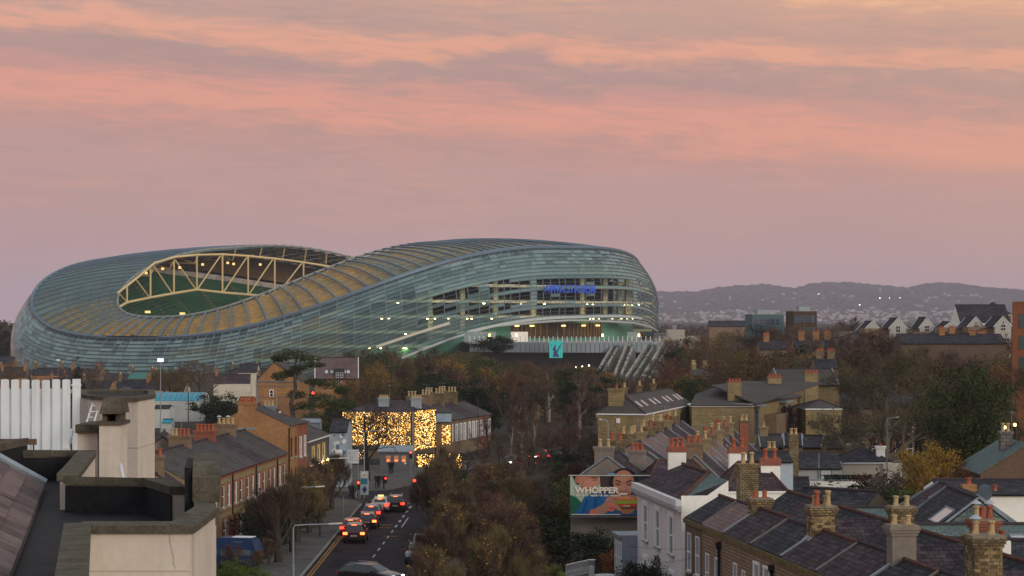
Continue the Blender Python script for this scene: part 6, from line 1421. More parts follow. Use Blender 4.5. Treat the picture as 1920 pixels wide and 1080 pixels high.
def far_right():
    # blue office and brown office
    for px0, px1, d, y0, m, lb, fl in ((1410,1470,620,589,mat('office_blue', (.085,.15,.17), rough=.6, var=.1, scale=.1),'low blue glass office with a green parapet among the trees',2),(1488,1532,600,583,mat('office_brown', (.075,.052,.038), var=.2),'brown boxy office beside the blue glass office',3)):
        x0, x1 = GX(px0,d), GX(px1,d); zt = zz_(y0,d)
        h = house('office_block', lb, (x0,d), rad(3), x1-x0, 12, zt-.1, zt, m, lead, cat='office', kind='flat')
        MB().box(2, (x1-x0)*.8, 3, 8, zt-.1, zt+1.2).build('plant_room', mat('plant_pale', (.30,.36,.37)), h, uv=False)
        for f in range(fl):
            for k in range(5): window(h, 1.2+k*(x1-x0-2)/4.6, zt-3.0-3.2*f, 1.4, 1.7, pane=pane_blue, frame=grey_paint)
    # tudor revival houses
    rn = random.Random(31); labs = ['white gabled house furthest left among the dark trees', 'white gabled house with a tall gable behind the bare tree', 'white gabled house left of the orange stacks', 'black roofed house with two lit attic windows', 'steep white half timbered gable left of the office', 'steep white half timbered gable beside the orange brick office']
    for i, (px, ya, wpx, d) in enumerate(((1636,603,34,430),(1684,597,30,415),(1738,596,26,430),(1783,604,44,425),(1830,595,30,400),(1881,594,30,395))):
        wq = wpx/F*d; x0 = GX(px,d)-wq/2; z1 = zz_(ya,d); ze = zz_(ya+17,d)
        h = house('gabled_house', labs[i], (x0+wq,d), rad(90), 9, wq, ze, z1, render_cream, slate_dark, wall_end=mat('gable_white', (.46,.46,.43), var=.12, scale=.3), verge=white_paint, over=.3, gutter=False)
        side = MB().box(1.5, 8, wq, wq+4.5, -.1, ze-.2); side.build('side_wing', brick_brown if i % 2 else render_grey, h); MB().slab([(1.3,wq-.1,ze+.1),(8.2,wq-.1,ze+.1),(8.2,wq+4.7,ze-1.3),(1.3,wq+4.7,ze-1.3)], .15).build('wing_roof', slate_dark, h)
        window(h, -.02, ze-.9, .9, 1.2, y=wq*.5, rz=-PI/2, pane=pane_dark, bars=True); window(h, -.02, ze-3.6, 1.2, 1.5, y=wq*.3, rz=-PI/2, pane=pane_dark, bars=True); window(h, -.02, ze-3.6, 1.2, 1.5, y=wq*.75, rz=-PI/2, pane=pane_dark)
        if i >= 4:
            for k in (-1, 0, 1): MB().box(-.06, -.02, wq*.5+k*wq*.17-.07, wq*.5+k*wq*.17+.07, ze-.2, z1-abs(k)*1.0-.8).build('timber', black_paint, h, uv=False)
    d = 440; h = house('dark_roof_house', 'wide black slate roof with small white dormers behind the gables', (GX(1800,d),d), 0, GX(1895,d)-GX(1800,d), 10, zz_(604,d), zz_(572,d), render_white, slate_dark)
    d = 480; h = house('dark_roof_house', 'big black barn roof beside the orange brick office', (GX(1846,d),d), 0, GX(1896,d)-GX(1846,d), 10, zz_(590,d), zz_(566,d), brick_brown, slate_dark, kind='hip')
    # orange stacks on a long dark roof
    d = 372; h = house('long_terrace_roof', 'long brown terrace roof carrying five orange brick stacks', (GX(1690,d),d), rad(2), GX(1890,d)-GX(1690,d), 8, zz_(644,d), zz_(628,d), render_dark, slate_dark)
    for k, px in enumerate((1776, 1798, 1834, 1854)): chimney(h, GX(px,d)-GX(1690,d), 4+(k % 2), zz_(636,d), zz_((616,615,623,624)[k],d), 1.0, .9, brick_orange, 3, 'red', .35, along='x')
    d = 400; h = house('rendered_block', 'low grey flat roofed block with pale windows glimpsed through the bare trees', (GX(1650,d),d), 0, GX(1800,d)-GX(1650,d), 6, zz_(641,d), zz_(640,d), mat('render_dun', (.20,.18,.165), var=.25, scale=.3), slate_dark, kind='flat')
    for k in range(6): window(h, 1+k*2.3, zz_(653,d), 1.2, 1.0, pane=pane_pale)
    # office at the edge
    d = 260; x0 = GX(1898,d); h = house('brick_office', 'orange brown office block cut off by the right edge', (x0,d), rad(-15.5), 10, 12, zz_(566,d), zz_(565,d), mat_brick('office_brick', (.26,.10,.05), (.30,.125,.065), (.18,.08,.05), var=.1), lead, cat='office', kind='flat')
    for f in range(3):
        for x in (1.9, 5.2): window(h, x, zz_(615+40*f,d), 2.3, 1.6, pane=mat_glass('office_glass', (.05,.09,.10)), frame=mat('frame_green', (.06,.10,.10)), bars=True)
    # slate roofs with red stacks in the trees
    for i, (px0, px1, d, ye, yr, lb) in enumerate(((1425,1475,470,655,640,'slate roof with a red stack left of the evergreen'),(1490,1545,455,655,637,'slate roof with red stacks among the autumn trees'),(1545,1580,440,652,636,'small slate roof with an orange stack in the trees'),(1530,1572,350,690,672,'brick roof with broad capped stack above the apartments'))):
        x0, x1 = GX(px0,d), GX(px1,d); h = house('roof_in_trees', lb, (x0,d), 0, x1-x0, 7, zz_(ye,d), zz_(yr,d), brick_brown, slate_dark)
        for q in (.3, .8)[:1+i % 2]: chimney(h, (x1-x0)*q, 3.5, zz_(yr,d)-.5, zz_(yr-14,d), 1.2, .9, brick_orange if i != 3 else brick_old, 3, 'red', .4, along='x')
    d = 760; h = house('long_roof', 'long dark roof in the woods right of the stadium', (GX(1330,d),d), 0, GX(1405,d)-GX(1330,d), 9, zz_(612,d), zz_(602,d), brick_brown, slate_dark)
    # pots and stacks showing through the trees in the middle
    labs = ['pale pots of a house hidden in the trees, left cluster', 'pale pots of a house hidden in the trees, middle cluster', 'orange pots of a house hidden in the trees, right cluster', 'far left pair of buff pots above the tree belt']
    for i, (px0, px1, d, ye, yr) in enumerate(((985,1012,420,752,742),(1015,1045,440,738,730),(1030,1060,430,735,727),(1300,1335,420,705,692))):
        x0, x1 = GX(px0,d), GX(px1,d); h = house('hidden_house', labs[i], (x0,d), rad(10), x1-x0, 6, zz_(ye,d), zz_(yr,d), brick_yellow if i < 3 else brick_brown, slate_grey)
        chimney(h, .8, 3, zz_(yr,d)-.5, zz_(yr-9,d), .8, 1.0, brick_yellow, 3, 'red' if i == 2 else 'buff', .7, along='x'); chimney(h, x1-x0-.5, 3, zz_(yr,d)-.5, zz_(yr-8,d), .8, 1.0, brick_yellow, 2, 'buff', .7, along='x')
    # left background
    d = 700; h = house('lane_house', 'dark roofed lane house at the left edge below the trees', (GX(-30,d),d), 0, 9, 7, 5, 7, brick_brown, slate_dark)
far_right()
# ---------------------------------------------------------------- trees and shrubs
bark_dark = mat('bark_dark', (.066,.053,.042), rough=.95, var=.3, scale=.8); bark_pale = mat('bark_birch', (.30,.26,.22), rough=.9, var=.35, scale=1.2); bark_grey = mat('bark_grey', (.085,.072,.055), rough=.95, var=.3)
def leaf_mat(name, a, b, rough=.8):
    if name in MATS: return MATS[name]
    m, t, p = mat_base(name); p.inputs['Roughness'].default_value = rough; p.inputs['Specular IOR Level'].default_value = .15
    ge = t.nodes.new('ShaderNodeNewGeometry'); oi = t.nodes.new('ShaderNodeObjectInfo')
    k = math_node(t, 'ADD', math_node(t, 'MULTIPLY', ge.outputs['Random Per Island'], .5), math_node(t, 'MULTIPLY', oi.outputs['Random'], .5))
    L(t, ramp(t, k, [(.05, a), (.95, b)]), p.inputs['Base Color']); MATS[name] = m; return m
twig_brown = leaf_mat('twig_brown', (0.042,0.030,0.022), (0.174,0.117,0.080)); twig_red = leaf_mat('twig_red', (0.049,0.026,0.022), (0.191,0.099,0.074)); twig_olive = leaf_mat('twig_olive', (0.053,0.042,0.022), (0.207,0.158,0.074)); twig_grey = leaf_mat('twig_grey', (0.053,0.046,0.037), (0.198,0.165,0.132)); twig_black = leaf_mat('twig_black', (.020,.016,.013), (.035,.028,.022))
lf_gold = leaf_mat('leaf_gold', (.20,.105,.012), (.42,.25,.03)); lf_olive = leaf_mat('leaf_olive', (.055,.052,.010), (.13,.105,.02)); lf_green = leaf_mat('leaf_green', (.018,.034,.008), (.055,.075,.018)); lf_dark = leaf_mat('leaf_dark', (.010,.020,.010), (.028,.042,.018)); lf_rust = leaf_mat('leaf_rust', (.13,.042,.012), (.26,.09,.02)); lf_red = leaf_mat('leaf_red', (.06,.014,.012), (.13,.03,.02)); lf_brown = leaf_mat('leaf_brown', (.075,.045,.018), (.16,.095,.03)); lf_lime = leaf_mat('leaf_lime', (.05,.09,.012), (.12,.17,.025)); lf_cord = leaf_mat('leaf_cordyline', (.11,.115,.03), (.22,.21,.07))
class TreeGen:
    def __init__(s, seed): s.r = random.Random(seed); s.T = MB(); s.C = MB(); s.tips = []
    def rv(s): 
        r = s.r; return Vector((r.gauss(0,1), r.gauss(0,1), r.gauss(0,1)))
    def tri(s, p, d, ln, w):
        sd = d.cross(s.rv())
        if sd.length < 1e-4: return
        sd.normalize(); q = p+d*ln
        s.C.add([p-sd*w, p+sd*w, q], [(0,1,2)])
    def branch(s, p, d, ln, r, lvl, P):
        """a limb of three bent pieces that bears the next level"""
        n = 4 if lvl == 0 else 3; pts = [p.copy()]; q = p.copy(); dd = d.copy()
        for i in range(n):
            dd = (dd+s.rv()*P['wob']*(.4 if lvl == 0 else 1)+Vector((0,0,P['up']*(.0 if lvl == 0 else 1)))).normalized(); q = q+dd*ln/n; pts.append(q.copy())
        rr = [r*(1-.72*i/n) for i in range(n+1)]
        if lvl <= 2: s.T.tube(pts, rr, 6 if lvl == 0 else 4 if lvl == 1 else 3, cap=False)
        else: s.C.tube(pts[::len(pts)-1], [r, r*.4], 3, cap=False)
        if lvl == 3 or lvl == P.get('stop', 9):
            for _ in range(P['twigs']):
                t = s.r.uniform(.15, 1); k = min(int(t*n), n-1); b = pts[k].lerp(pts[k+1], t*n-k)
                td = (dd*.7+s.rv()*P['tw_spread']+Vector((0,0,P['tw_up']))).normalized(); l = P['tw_len']*s.r.uniform(.5, 1.3)
                s.tri(b, td, l, P['tw_w']); s.tips.append(b+td*l*s.r.uniform(.3,1))
            return
        kids = P['kids'][lvl]; t0 = P['trunk'] if lvl == 0 else .3
        for i in range(kids):
            t = t0+(1-t0)*(i+s.r.uniform(.2,.9))/kids; t = min(t, .99); k = min(int(t*n), n-1); b = pts[k].lerp(pts[k+1], t*n-k)
            az = i*2.4+s.r.uniform(-.5,.5); base = (pts[k+1]-pts[k]).normalized(); side = base.orthogonal().normalized(); side = Matrix.Rotation(az, 3, base) @ side
            a = P['angle'][lvl]*s.r.uniform(.75,1.2); cd = (base*math.cos(a)+side*math.sin(a)).normalized()
            sh = (1-.55*t) if lvl == 0 else (1-.45*t)
            s.branch(b, cd, ln*P['ratio'][lvl]*sh*s.r.uniform(.8,1.2), max(r*(1-.72*t)*.62, .008), lvl+1, P)
    def leaves(s, n, size, jit=.25, drop=0, pts=None):
        tips = pts or s.tips; r = s.r
        for _ in range(n):
            p = r.choice(tips)+s.rv()*jit; 
            if drop and p.z > drop and r.random() < .75: continue
            a = s.rv().normalized(); b = a.cross(s.rv()).normalized(); q = size*r.uniform(.6,1.3)
            s.L.add([p-a*q*.5, p+b*q*.35, p+a*q*.5, p-b*q*.35], [(0,1,2,3)])
def bare(seed, H=10., twig=None, bark=None, leaf=None, nleaf=0, lsize=.16, ldrop=0, **kw):
    P = dict(trunk=.28, kids=[8,5,5], angle=[.85,.75,.7], ratio=[.62,.55,.55], wob=.16, up=.10, twigs=11, tw_len=.75, tw_w=.016, tw_spread=.55, tw_up=.15); P.update(kw)
    g = TreeGen(seed); g.L = MB(); g.branch(Vector((0,0,0)), Vector((0,0,1)), H*.78, H*.030, 0, P)
    if nleaf: g.leaves(nleaf, lsize, .3, ldrop)
    out = [('trunk', g.T.mesh('trunk', bark or bark_dark, uv=False)), ('crown', g.C.mesh('crown', twig or twig_brown, uv=False))]
    if nleaf: out.append(('foliage', g.L.mesh('foliage', leaf, uv=False)))
    zt = max(p.z for p in g.tips); return out, zt
def clumped(seed, H, R, z0, leaf, n=70, per=60, size=.28, bark=None, flat=.8, gaps=True, shape='round', trunk_r=.22, stems=1):
    """leafy crown: leaf sprays gathered in clumps spread through the crown's volume on real limbs"""
    g = TreeGen(seed); g.L = MB(); r = g.r; cl = []
    for i in range(n):
        for _ in range(20):
            v = g.rv().normalized()*(r.random()**.42); p = Vector((v.x*R, v.y*R, z0+(H-z0)*(.5+.5*v.z)))
            f = (p.z-z0)/(H-z0)
            if shape == 'cone' and math.hypot(p.x,p.y) > R*(1-f)*1.02+.12: continue
            if shape == 'round' and math.sin(p.x*1.3+seed)*math.sin(p.y*1.1)*math.sin(p.z*1.2+seed) > .35: continue
            break
        cl.append(p)
    for s_ in range(stems):
        a = 6.28*s_/stems; b = Vector((math.cos(a),math.sin(a),0))*(.0 if stems == 1 else R*.12)
        top = Vector((b.x*3, b.y*3, z0+(H-z0)*.75)); g.T.tube([b, b*1.6+Vector((0,0,z0)), top], [trunk_r, trunk_r*.75, trunk_r*.2], 6, cap=False)
    for p in cl:
        if r.random() < .55: b = Vector((p.x*.1, p.y*.1, max(z0*.7, z0+(p.z-z0)*.35))); g.T.tube([b, b.lerp(p,.5)+Vector((0,0,-.1)), p], [trunk_r*.3, trunk_r*.16, .015], 3, cap=False)
        cr = R*r.uniform(.16,.3)
        for _ in range(per):
            q = p+Vector((r.gauss(0,.5)*cr, r.gauss(0,.5)*cr, r.gauss(0,.5)*cr*flat)); a = g.rv().normalized(); b = a.cross(g.rv()).normalized(); s_ = size*r.uniform(.55,1.3)
            g.L.add([q-a*s_*.5, q+b*s_*.34, q+a*s_*.5, q-b*s_*.34], [(0,1,2,3)])
    return [('trunk', g.T.mesh('trunk', bark or bark_dark, uv=False)), ('crown', g.L.mesh('crown', leaf, uv=False))], H
PROTO = {}
def P_(k):
    if k in PROTO: return PROTO[k]
    f = {
     'bare0': lambda: bare(1), 'bare1': lambda: bare(2, trunk=.2, up=.16, angle=[.7,.7,.7]), 'bare2': lambda: bare(3, kids=[9,5,5], wob=.2), 'bare3': lambda: bare(4, trunk=.35, angle=[1.0,.8,.7]),
     'red0': lambda: bare(5, twig=twig_red, trunk=.15, up=.2, angle=[.6,.6,.6]), 'red1': lambda: bare(6, twig=twig_red, kids=[9,5,5], trunk=.18),
     'olive0': lambda: bare(7, twig=twig_olive, leaf=lf_olive, nleaf=2600, lsize=.2), 'olive1': lambda: bare(8, twig=twig_brown, leaf=lf_brown, nleaf=2200, lsize=.2), 'olive2': lambda: bare(9, twig=twig_olive, leaf=lf_olive, nleaf=1200, trunk=.2, up=.18),
     'gold0': lambda: bare(10, twig=twig_olive, leaf=lf_gold, nleaf=1800, lsize=.2, bark=bark_grey), 'rust0': lambda: bare(11, twig=twig_red, leaf=lf_rust, nleaf=1500, lsize=.2),
     'birch0': lambda: bare(12, twig=twig_red, bark=bark_pale, trunk=.3, up=.12, angle=[.5,.6,.7], ratio=[.42,.5,.55], kids=[11,5,5]), 'birch1': lambda: bare(13, twig=twig_brown, bark=bark_pale, trunk=.35, up=.16, angle=[.45,.6,.7], ratio=[.4,.5,.55], kids=[11,5,4]),
     'goldbirch0': lambda: bare(14, twig=twig_olive, bark=bark_pale, leaf=lf_gold, nleaf=4200, lsize=.17, trunk=.22, up=.12, angle=[.5,.6,.7], ratio=[.42,.5,.55], kids=[11,5,4]),
     'goldbirch1': lambda: bare(15, twig=twig_olive, bark=bark_pale, leaf=lf_gold, nleaf=3600, lsize=.17, trunk=.25, up=.1, angle=[.55,.6,.7], ratio=[.45,.5,.55], kids=[11,5,4]),
     'street0': lambda: bare(16, H=6.5, twig=twig_brown, leaf=lf_gold, nleaf=420, lsize=.13, ldrop=2.6, trunk=.16, kids=[11,6,5], angle=[.42,.42,.5], ratio=[.62,.62,.6], up=.42, wob=.07, twigs=16, tw_len=.85, tw_w=.011, tw_spread=.30, tw_up=.85),
     'street1': lambda: bare(17, H=6.5, twig=twig_brown, leaf=lf_brown, nleaf=320, lsize=.13, ldrop=2.6, trunk=.14, kids=[12,6,5], angle=[.48,.42,.5], ratio=[.60,.6,.6], up=.40, wob=.08, twigs=16, tw_len=.9, tw_w=.011, tw_spread=.30, tw_up=.85),
     'street2': lambda: bare(18, H=6.5, twig=twig_olive, leaf=lf_gold, nleaf=900, lsize=.13, ldrop=3.4, trunk=.18, kids=[11,6,5], angle=[.45,.42,.5], ratio=[.58,.6,.6], up=.38, wob=.08, twigs=14, tw_len=.8, tw_w=.011, tw_spread=.32, tw_up=.8),
     'wide0': lambda: bare(19, twig=twig_black, bark=mat('bark_black', (.022,.018,.015)), trunk=.26, kids=[9,6,5], angle=[.95,.8,.75], ratio=[.72,.58,.55], up=.06, twigs=8, tw_len=.8, tw_w=.014),
     'big0': lambda: bare(20, H=15, twig=leaf_mat('twig_pale', (.085,.076,.048), (.19,.165,.10)), bark=mat('bark_pale_grey', (.13,.115,.085), rough=.95, var=.3), trunk=.16, kids=[13,8,7], angle=[.85,.75,.7], ratio=[.66,.56,.52], up=.10, twigs=16, tw_len=.95, tw_w=.017, leaf=lf_olive, nleaf=2600, lsize=.17),
     'green0': lambda: clumped(21, 14, 4.4, 3.6, lf_green, 120, 90, .30, flat=.8, trunk_r=.3, stems=3), 'green1': lambda: clumped(22, 9, 3.2, 1.6, lf_green, 70, 70, .28), 'ever0': lambda: clumped(23, 10, 3.4, 1.5, lf_dark, 80, 80, .28), 'ever1': lambda: clumped(24, 8, 3.8, 2.8, lf_dark, 60, 80, .28, flat=.5),
     'cone0': lambda: clumped(25, 11, 2.3, .8, lf_dark, 80, 60, .26, shape='cone'), 'shrub0': lambda: clumped(26, 3, 1.8, .2, lf_green, 44, 60, .17, trunk_r=.06), 'shrub1': lambda: clumped(27, 3, 1.9, .2, lf_dark, 44, 60, .17, trunk_r=.06), 'shrub2': lambda: clumped(28, 2.6, 1.7, .2, lf_rust, 40, 50, .16, trunk_r=.06), 'shrub3': lambda: clumped(29, 2.8, 1.7, .2, lf_olive, 40, 55, .16, trunk_r=.06), 'shrub4': lambda: clumped(30, 2.6, 1.8, .2, lf_lime, 40, 55, .15, trunk_r=.06), 'shrub5': lambda: clumped(31, 3, 1.9, .1, lf_red, 44, 90, .16, trunk_r=.06),
     'bush0': lambda: bare(32, H=4.5, twig=twig_red, trunk=.05, kids=[12,6,4], angle=[.7,.6,.6], ratio=[.7,.6,.6], up=.2, twigs=12, tw_len=.55, tw_w=.010), 'bush1': lambda: bare(33, H=4.5, twig=twig_grey, trunk=.05, kids=[12,6,4], angle=[.8,.6,.6], ratio=[.75,.6,.6], up=.1, twigs=12, tw_len=.55, tw_w=.010), 'bush2': lambda: bare(34, H=5, twig=twig_brown, trunk=.05, kids=[12,6,5], angle=[.55,.5,.5], ratio=[.7,.6,.6], up=.3, twigs=14, tw_len=.7, tw_w=.010, tw_up=.6, leaf=lf_brown, nleaf=350, lsize=.14),
     'bush3': lambda: bare(35, H=5, twig=twig_olive, trunk=.05, kids=[12,6,5], angle=[.5,.5,.5], ratio=[.7,.6,.6], up=.35, twigs=14, tw_len=.75, tw_w=.010, tw_up=.7), 'bush4': lambda: bare(36, H=4.8, twig=twig_brown, trunk=.05, kids=[12,6,5], angle=[.55,.5,.5], ratio=[.7,.6,.6], up=.3, twigs=12, tw_len=.7, tw_w=.010, tw_up=.6, leaf=lf_gold, nleaf=450, lsize=.13),
    }[k]
    PROTO[k] = f(); return PROTO[k]
TR = random.Random(77)
def tree(kind, x, y, H, label, group=None, name='tree', cat=None, wide=1.0, z=0):
    parts, zt = P_(kind); s = H/zt
    o = thing(name, label, cat or name.replace('_', ' '), (x, y, z), TR.uniform(0, 6.28), group); o.scale = (s*wide, s*wide, s)
    for nm, me in parts: link(nm, me, o)
    return o
def tree_px(kind, px, ytop, d, label, **kw): return tree(kind, GX(px, d), d, CAMZ-(ytop-HOR)/F*d, label, **kw)
def where(px):
    for a, s_ in ((470,'below the stadium bowl'),(640,'beside the brown chapel'),(760,'behind the fairy lit building'),(880,'left of the podium'),(960,'by the dark umbrella pine'),(1060,'below the turquoise banner'),(1140,'above the poster gable'),(1235,'below the raking buttresses'),(1330,'below the concrete tower'),(1420,'above the square brick stacks'),(1490,'before the blue glass office'),(1570,'before the brown boxy office'),(1660,'left of the white gables'),(1760,'below the white gables'),(1840,'above the orange stacks'),(9999,'beside the orange brick office')):
        if px < a: return s_
desc = {'bare0':'bare brown tree','bare1':'bare upright tree','bare2':'bare dense tree','bare3':'bare spreading tree','red0':'bare reddish tree','red1':'bare russet tree','olive0':'olive leaved autumn tree','olive1':'brown leaved autumn tree','olive2':'thinly leaved olive tree','gold0':'golden autumn tree','rust0':'rust coloured tree','birch0':'bare birch with a pale stem','birch1':'slender bare birch','green1':'rounded green tree','ever0':'dark evergreen tree','cone0':'dark pointed conifer'}
USED = set()
def belt(n, px0, px1, d0, d1, kinds, h0, h1, grp, ylim=None, seed=1):
    rn = random.Random(seed); k = 0
    for i in range(n):
        for tr in range(25):
            q = (i+rn.random())/n; d = d1+(d0-d1)*q; px = rn.uniform(px0, px1); kd = rn.choice(kinds); H = rn.uniform(h0, h1); wd = rn.uniform(.9,1.35)
            yt = HOR+(CAMZ-H)*F/d
            lim = ylim(px) if ylim else 0
            if yt < lim: H = CAMZ-(lim+rn.uniform(0,10)-HOR)/F*d
            if H < 3.5: continue
            row = 'in the back row' if d > d0+(d1-d0)*.75 else 'in the upper middle' if d > d0+(d1-d0)*.5 else 'in the lower middle' if d > d0+(d1-d0)*.25 else 'in the front row'
            f_ = (H-h0)/(h1-h0); sz = ('tall ' if f_ > .66 else 'low ' if f_ < .33 else '')+('broad ' if wd > 1.2 else 'narrow ' if wd < 1.0 else '')
            lb = '%s%s, %s, %s' % (sz, desc[kd], row, where(px))
            if lb in USED: continue
            USED.add(lb); tree(kd, GX(px,d), d, H, lb, group=grp, wide=wd); k += 1; break
def lim_mid(px): return float(np.interp(px, [600,640,660,700,760,800,880,920,960,1000,1130,1150,1240,1320,1330], [690,672,648,642,640,648,655,662,668,676,678,700,705,690,640]))
MIX = ['bare0','bare1','bare2','bare3','red0','red1','olive0','olive1','olive2','birch0','birch1','ever0','green1','gold0','olive2']
belt(95, 640, 1330, 345, 520, MIX, 8.5, 12.5, 'trees of the belt between the street and the stadium', lim_mid, 3)
def lim_right(px): return float(np.interp(px, [1230,1300,1320,1405,1412,1470,1480,1540,1580,1640,1700,1760,1860,1960], [625,630,600,598,618,618,622,622,590,612,612,600,622,622]))
def distant(name, n, px0, px1, d0, d1, kinds, h0, h1, ylim, seed, lb, keep=.34):
    """far trees that read as one mass: real twigs, joined"""
    rn = np.random.default_rng(seed); V = []; T_ = []; MI = []; mats_ = []; nv = 0; src = {}
    for i in range(n):
        kd = kinds[rn.integers(len(kinds))]
        if kd not in src:
            src[kd] = []
            for nm, me in P_(kd)[0]:
                v = np.empty(len(me.vertices)*3); me.vertices.foreach_get('co', v); v = v.reshape(-1,3)
                me.calc_loop_triangles(); f = np.empty(len(me.loop_triangles)*3, int); me.loop_triangles.foreach_get('vertices', f); src[kd].append((v, f.reshape(-1,3), me.materials[0], nm))
        d = d1+(d0-d1)*(i+rn.random())/n; px = rn.uniform(px0, px1); H = rn.uniform(h0, h1); lim = ylim(px)
        if HOR+(CAMZ-H)*F/d < lim: H = CAMZ-(lim+rn.uniform(0,12)-HOR)/F*d
        if H < 4: continue
        sc_ = H/P_(kd)[1]; a = rn.uniform(0, 6.28); w_ = sc_*rn.uniform(1.0, 1.4); c, s_ = math.cos(a), math.sin(a)
        for v, f, m_, nm in src[kd]:
            if nm != 'trunk' and m_.name.startswith('leaf'): k = .5
            else: k = 1 if nm == 'trunk' else keep*1.3
            if nm == 'trunk': sel = f[::2]
            else: sel = f[rn.random(len(f)) < k]
            q = v[sel.ravel()].reshape(-1,3,3)
            if nm != 'trunk': ctr = q.mean(1, keepdims=True); q = ctr+(q-ctr)*1.35
            q = q.reshape(-1,3); X = q[:,0]*c-q[:,1]*s_; Y_ = q[:,0]*s_+q[:,1]*c
            V.append(np.stack([GX(px,d)+X*w_, d+Y_*w_, q[:,2]*sc_], 1))
            if m_ not in mats_: mats_.append(m_)
            MI.append(np.full(len(q)//3, mats_.index(m_)))
    V = np.concatenate(V); MI = np.concatenate(MI); nf = len(V)//3
    me = bpy.data.meshes.new(name); me.vertices.add(len(V)); me.vertices.foreach_set('co', V.ravel()); me.loops.add(len(V)); me.loops.foreach_set('vertex_index', np.arange(len(V))); me.polygons.add(nf); me.polygons.foreach_set('loop_start', np.arange(nf)*3)
    for m_ in mats_: me.materials.append(m_)
    me.polygons.foreach_set('material_index', MI); me.update(calc_edges=True)
    link(name, me, kind='stuff', label=lb)
distant('distant_trees', 110, 640, 1330, 520, 690, MIX, 8.5, 12, lim_mid, 41, 'mass of bare brown trees at the foot of the stadium')
distant('distant_trees', 170, 1235, 1970, 470, 900, ['bare0','bare1','bare2','bare3','red0','red1','rust0','olive0','olive1','olive2','ever0','bare1'], 9.5, 17, lim_right, 42, 'mass of brown and rust trees in the suburb on the right')
belt(70, 1235, 1960, 318, 460, ['bare0','bare1','bare2','bare3','red0','red1','rust0','olive0','olive1','olive2','ever0'], 10.5, 15.5, 'trees of the wooded suburb on the right', lambda px: float(np.interp(px, [1230,1330,1420,1560,1600,1700,1770,1850,1960], [672,655,648,640,628,622,632,640,645])), 15)
belt(14, 1560, 1900, 272, 290, ['bare0','bare2','red1','olive1','bare3'], 7, 9.5, 'trees behind the big bare tree', lambda px: 662, 8)
belt(26, 0, 480, 505, 690, ['bare0','bare1','red0','olive1','gold0','bare2'], 6, 9, 'trees among the lane cottages', lambda px: 688, 6)
# named trees
for i, (px, yt, k, d) in enumerate(((1605,606,'bare2',384),(1632,616,'red1',386),(1655,614,'bare0',388),(1672,622,'olive1',380),(1700,612,'bare3',392),(1722,614,'bare2',388),(1752,616,'bare1',385),(1765,612,'red0',392),(1795,622,'bare0',380),(1812,616,'olive2',384),(1850,618,'bare2',376),(1866,622,'red1',378))):
    tree_px(k, px, yt, d, '%s screening the white gables, %s' % (desc[k], ['at their left end','below the first gable','right of the first gable','below the second gable','between second and third gable','below the third gable','right of the third gable','left of the attic windows','below the attic windows','left of the half timbered gables','between the half timbered gables','below the last half timbered gable'][i]), group='trees screening the white gables', wide=1.35)
for i, (px, yt, k, d) in enumerate(((1398,612,'bare2',585),(1428,610,'ever0',588),(1446,614,'red1',580),(1470,606,'bare0',590),(1500,608,'olive1',575),(1522,604,'bare3',570),(1548,596,'bare2',580),(1572,588,'red0',600))):
    tree_px(k, px, yt, d, '%s before the two offices, %s' % (desc[k], ['left of the blue one','low before the blue one','under the blue one','right of the blue one','under the brown one','hiding the brown wall','right of the brown one','tallest, right of both'][i]), group='trees before the offices', wide=1.4)
for i, (px, yt, k) in enumerate(((1700,648,'bare2'),(1728,656,'olive1'),(1755,650,'bare0'),(1782,655,'red1'),(1806,650,'bare3'),(1835,655,'bare2'),(1862,652,'olive2'),(1884,658,'red0'))):
    tree_px(k, px, yt, 352+i*1.5, '%s before the long terrace roof, %s' % (desc[k], ['at its left end','left of the first stack','under the first stack','between the two left stacks','between the stack pairs','under the third stack','under the fourth stack','at its right end'][i]), group='trees before the long terrace roof', wide=1.3)
tree_px('cone0', 146, 668, 470, 'pointed dark conifer rising before the left of the stadium', wide=.9)
tree_px('bare2', 178, 673, 465, 'bare brown tree next to the pointed conifer'); tree_px('olive0', 318, 688, 440, 'yellowing autumn tree above the blue roofed hall', wide=1.3); tree_px('bare0', 372, 672, 450, 'tall bare brown tree right of the blue roofed hall', wide=1.2); tree_px('olive1', 345, 684, 470, 'brown leaved tree between the yellowing tree and the bare tree', wide=1.2)
tree_px('gold0', 20, 676, 640, 'golden tree at the left edge under the stadium wall', wide=1.4)
tree_px('ever0', 430, 735, 345, 'dark evergreen clump before the chapel', wide=1.3); tree_px('ever1', 405, 738, 352, 'low evergreen by the dark garage block', wide=1.2)
tree_px('green1', 622, 738, 330, 'green ivy grown tree right of the cedar', wide=1.2); tree_px('ever0', 655, 742, 335, 'dark green tree beside the fairy lit building'); tree_px('olive1', 660, 708, 350, 'brown autumn tree between cedar and fairy lit building'); tree_px('green1', 590, 770, 310, 'low green tree at the foot of the cedar', wide=1.4); tree_px('bare1', 640, 700, 372, 'bare tree before the parish hall', wide=1.1)
tree_px('wide0', 690, 716, 262, 'black bare tree spreading in front of the fairy lights', wide=1.05)
tree_px('birch0', 978, 742, 292, 'tall birch with a white stem right of the far terrace', wide=.8); tree_px('birch1', 1002, 752, 300, 'second white stemmed birch right of the far terrace', wide=.8); tree_px('birch1', 958, 762, 306, 'third white stemmed birch behind the far terrace', wide=.8)
tree_px('birch0', 712, 700, 395, 'pale birch behind the fairy lit building', wide=.7); tree_px('birch1', 860, 690, 400, 'pale leaning birch above the far terrace', wide=.8); tree_px('birch1', 842, 696, 385, 'slim pale birch above the far terrace', wide=.8)
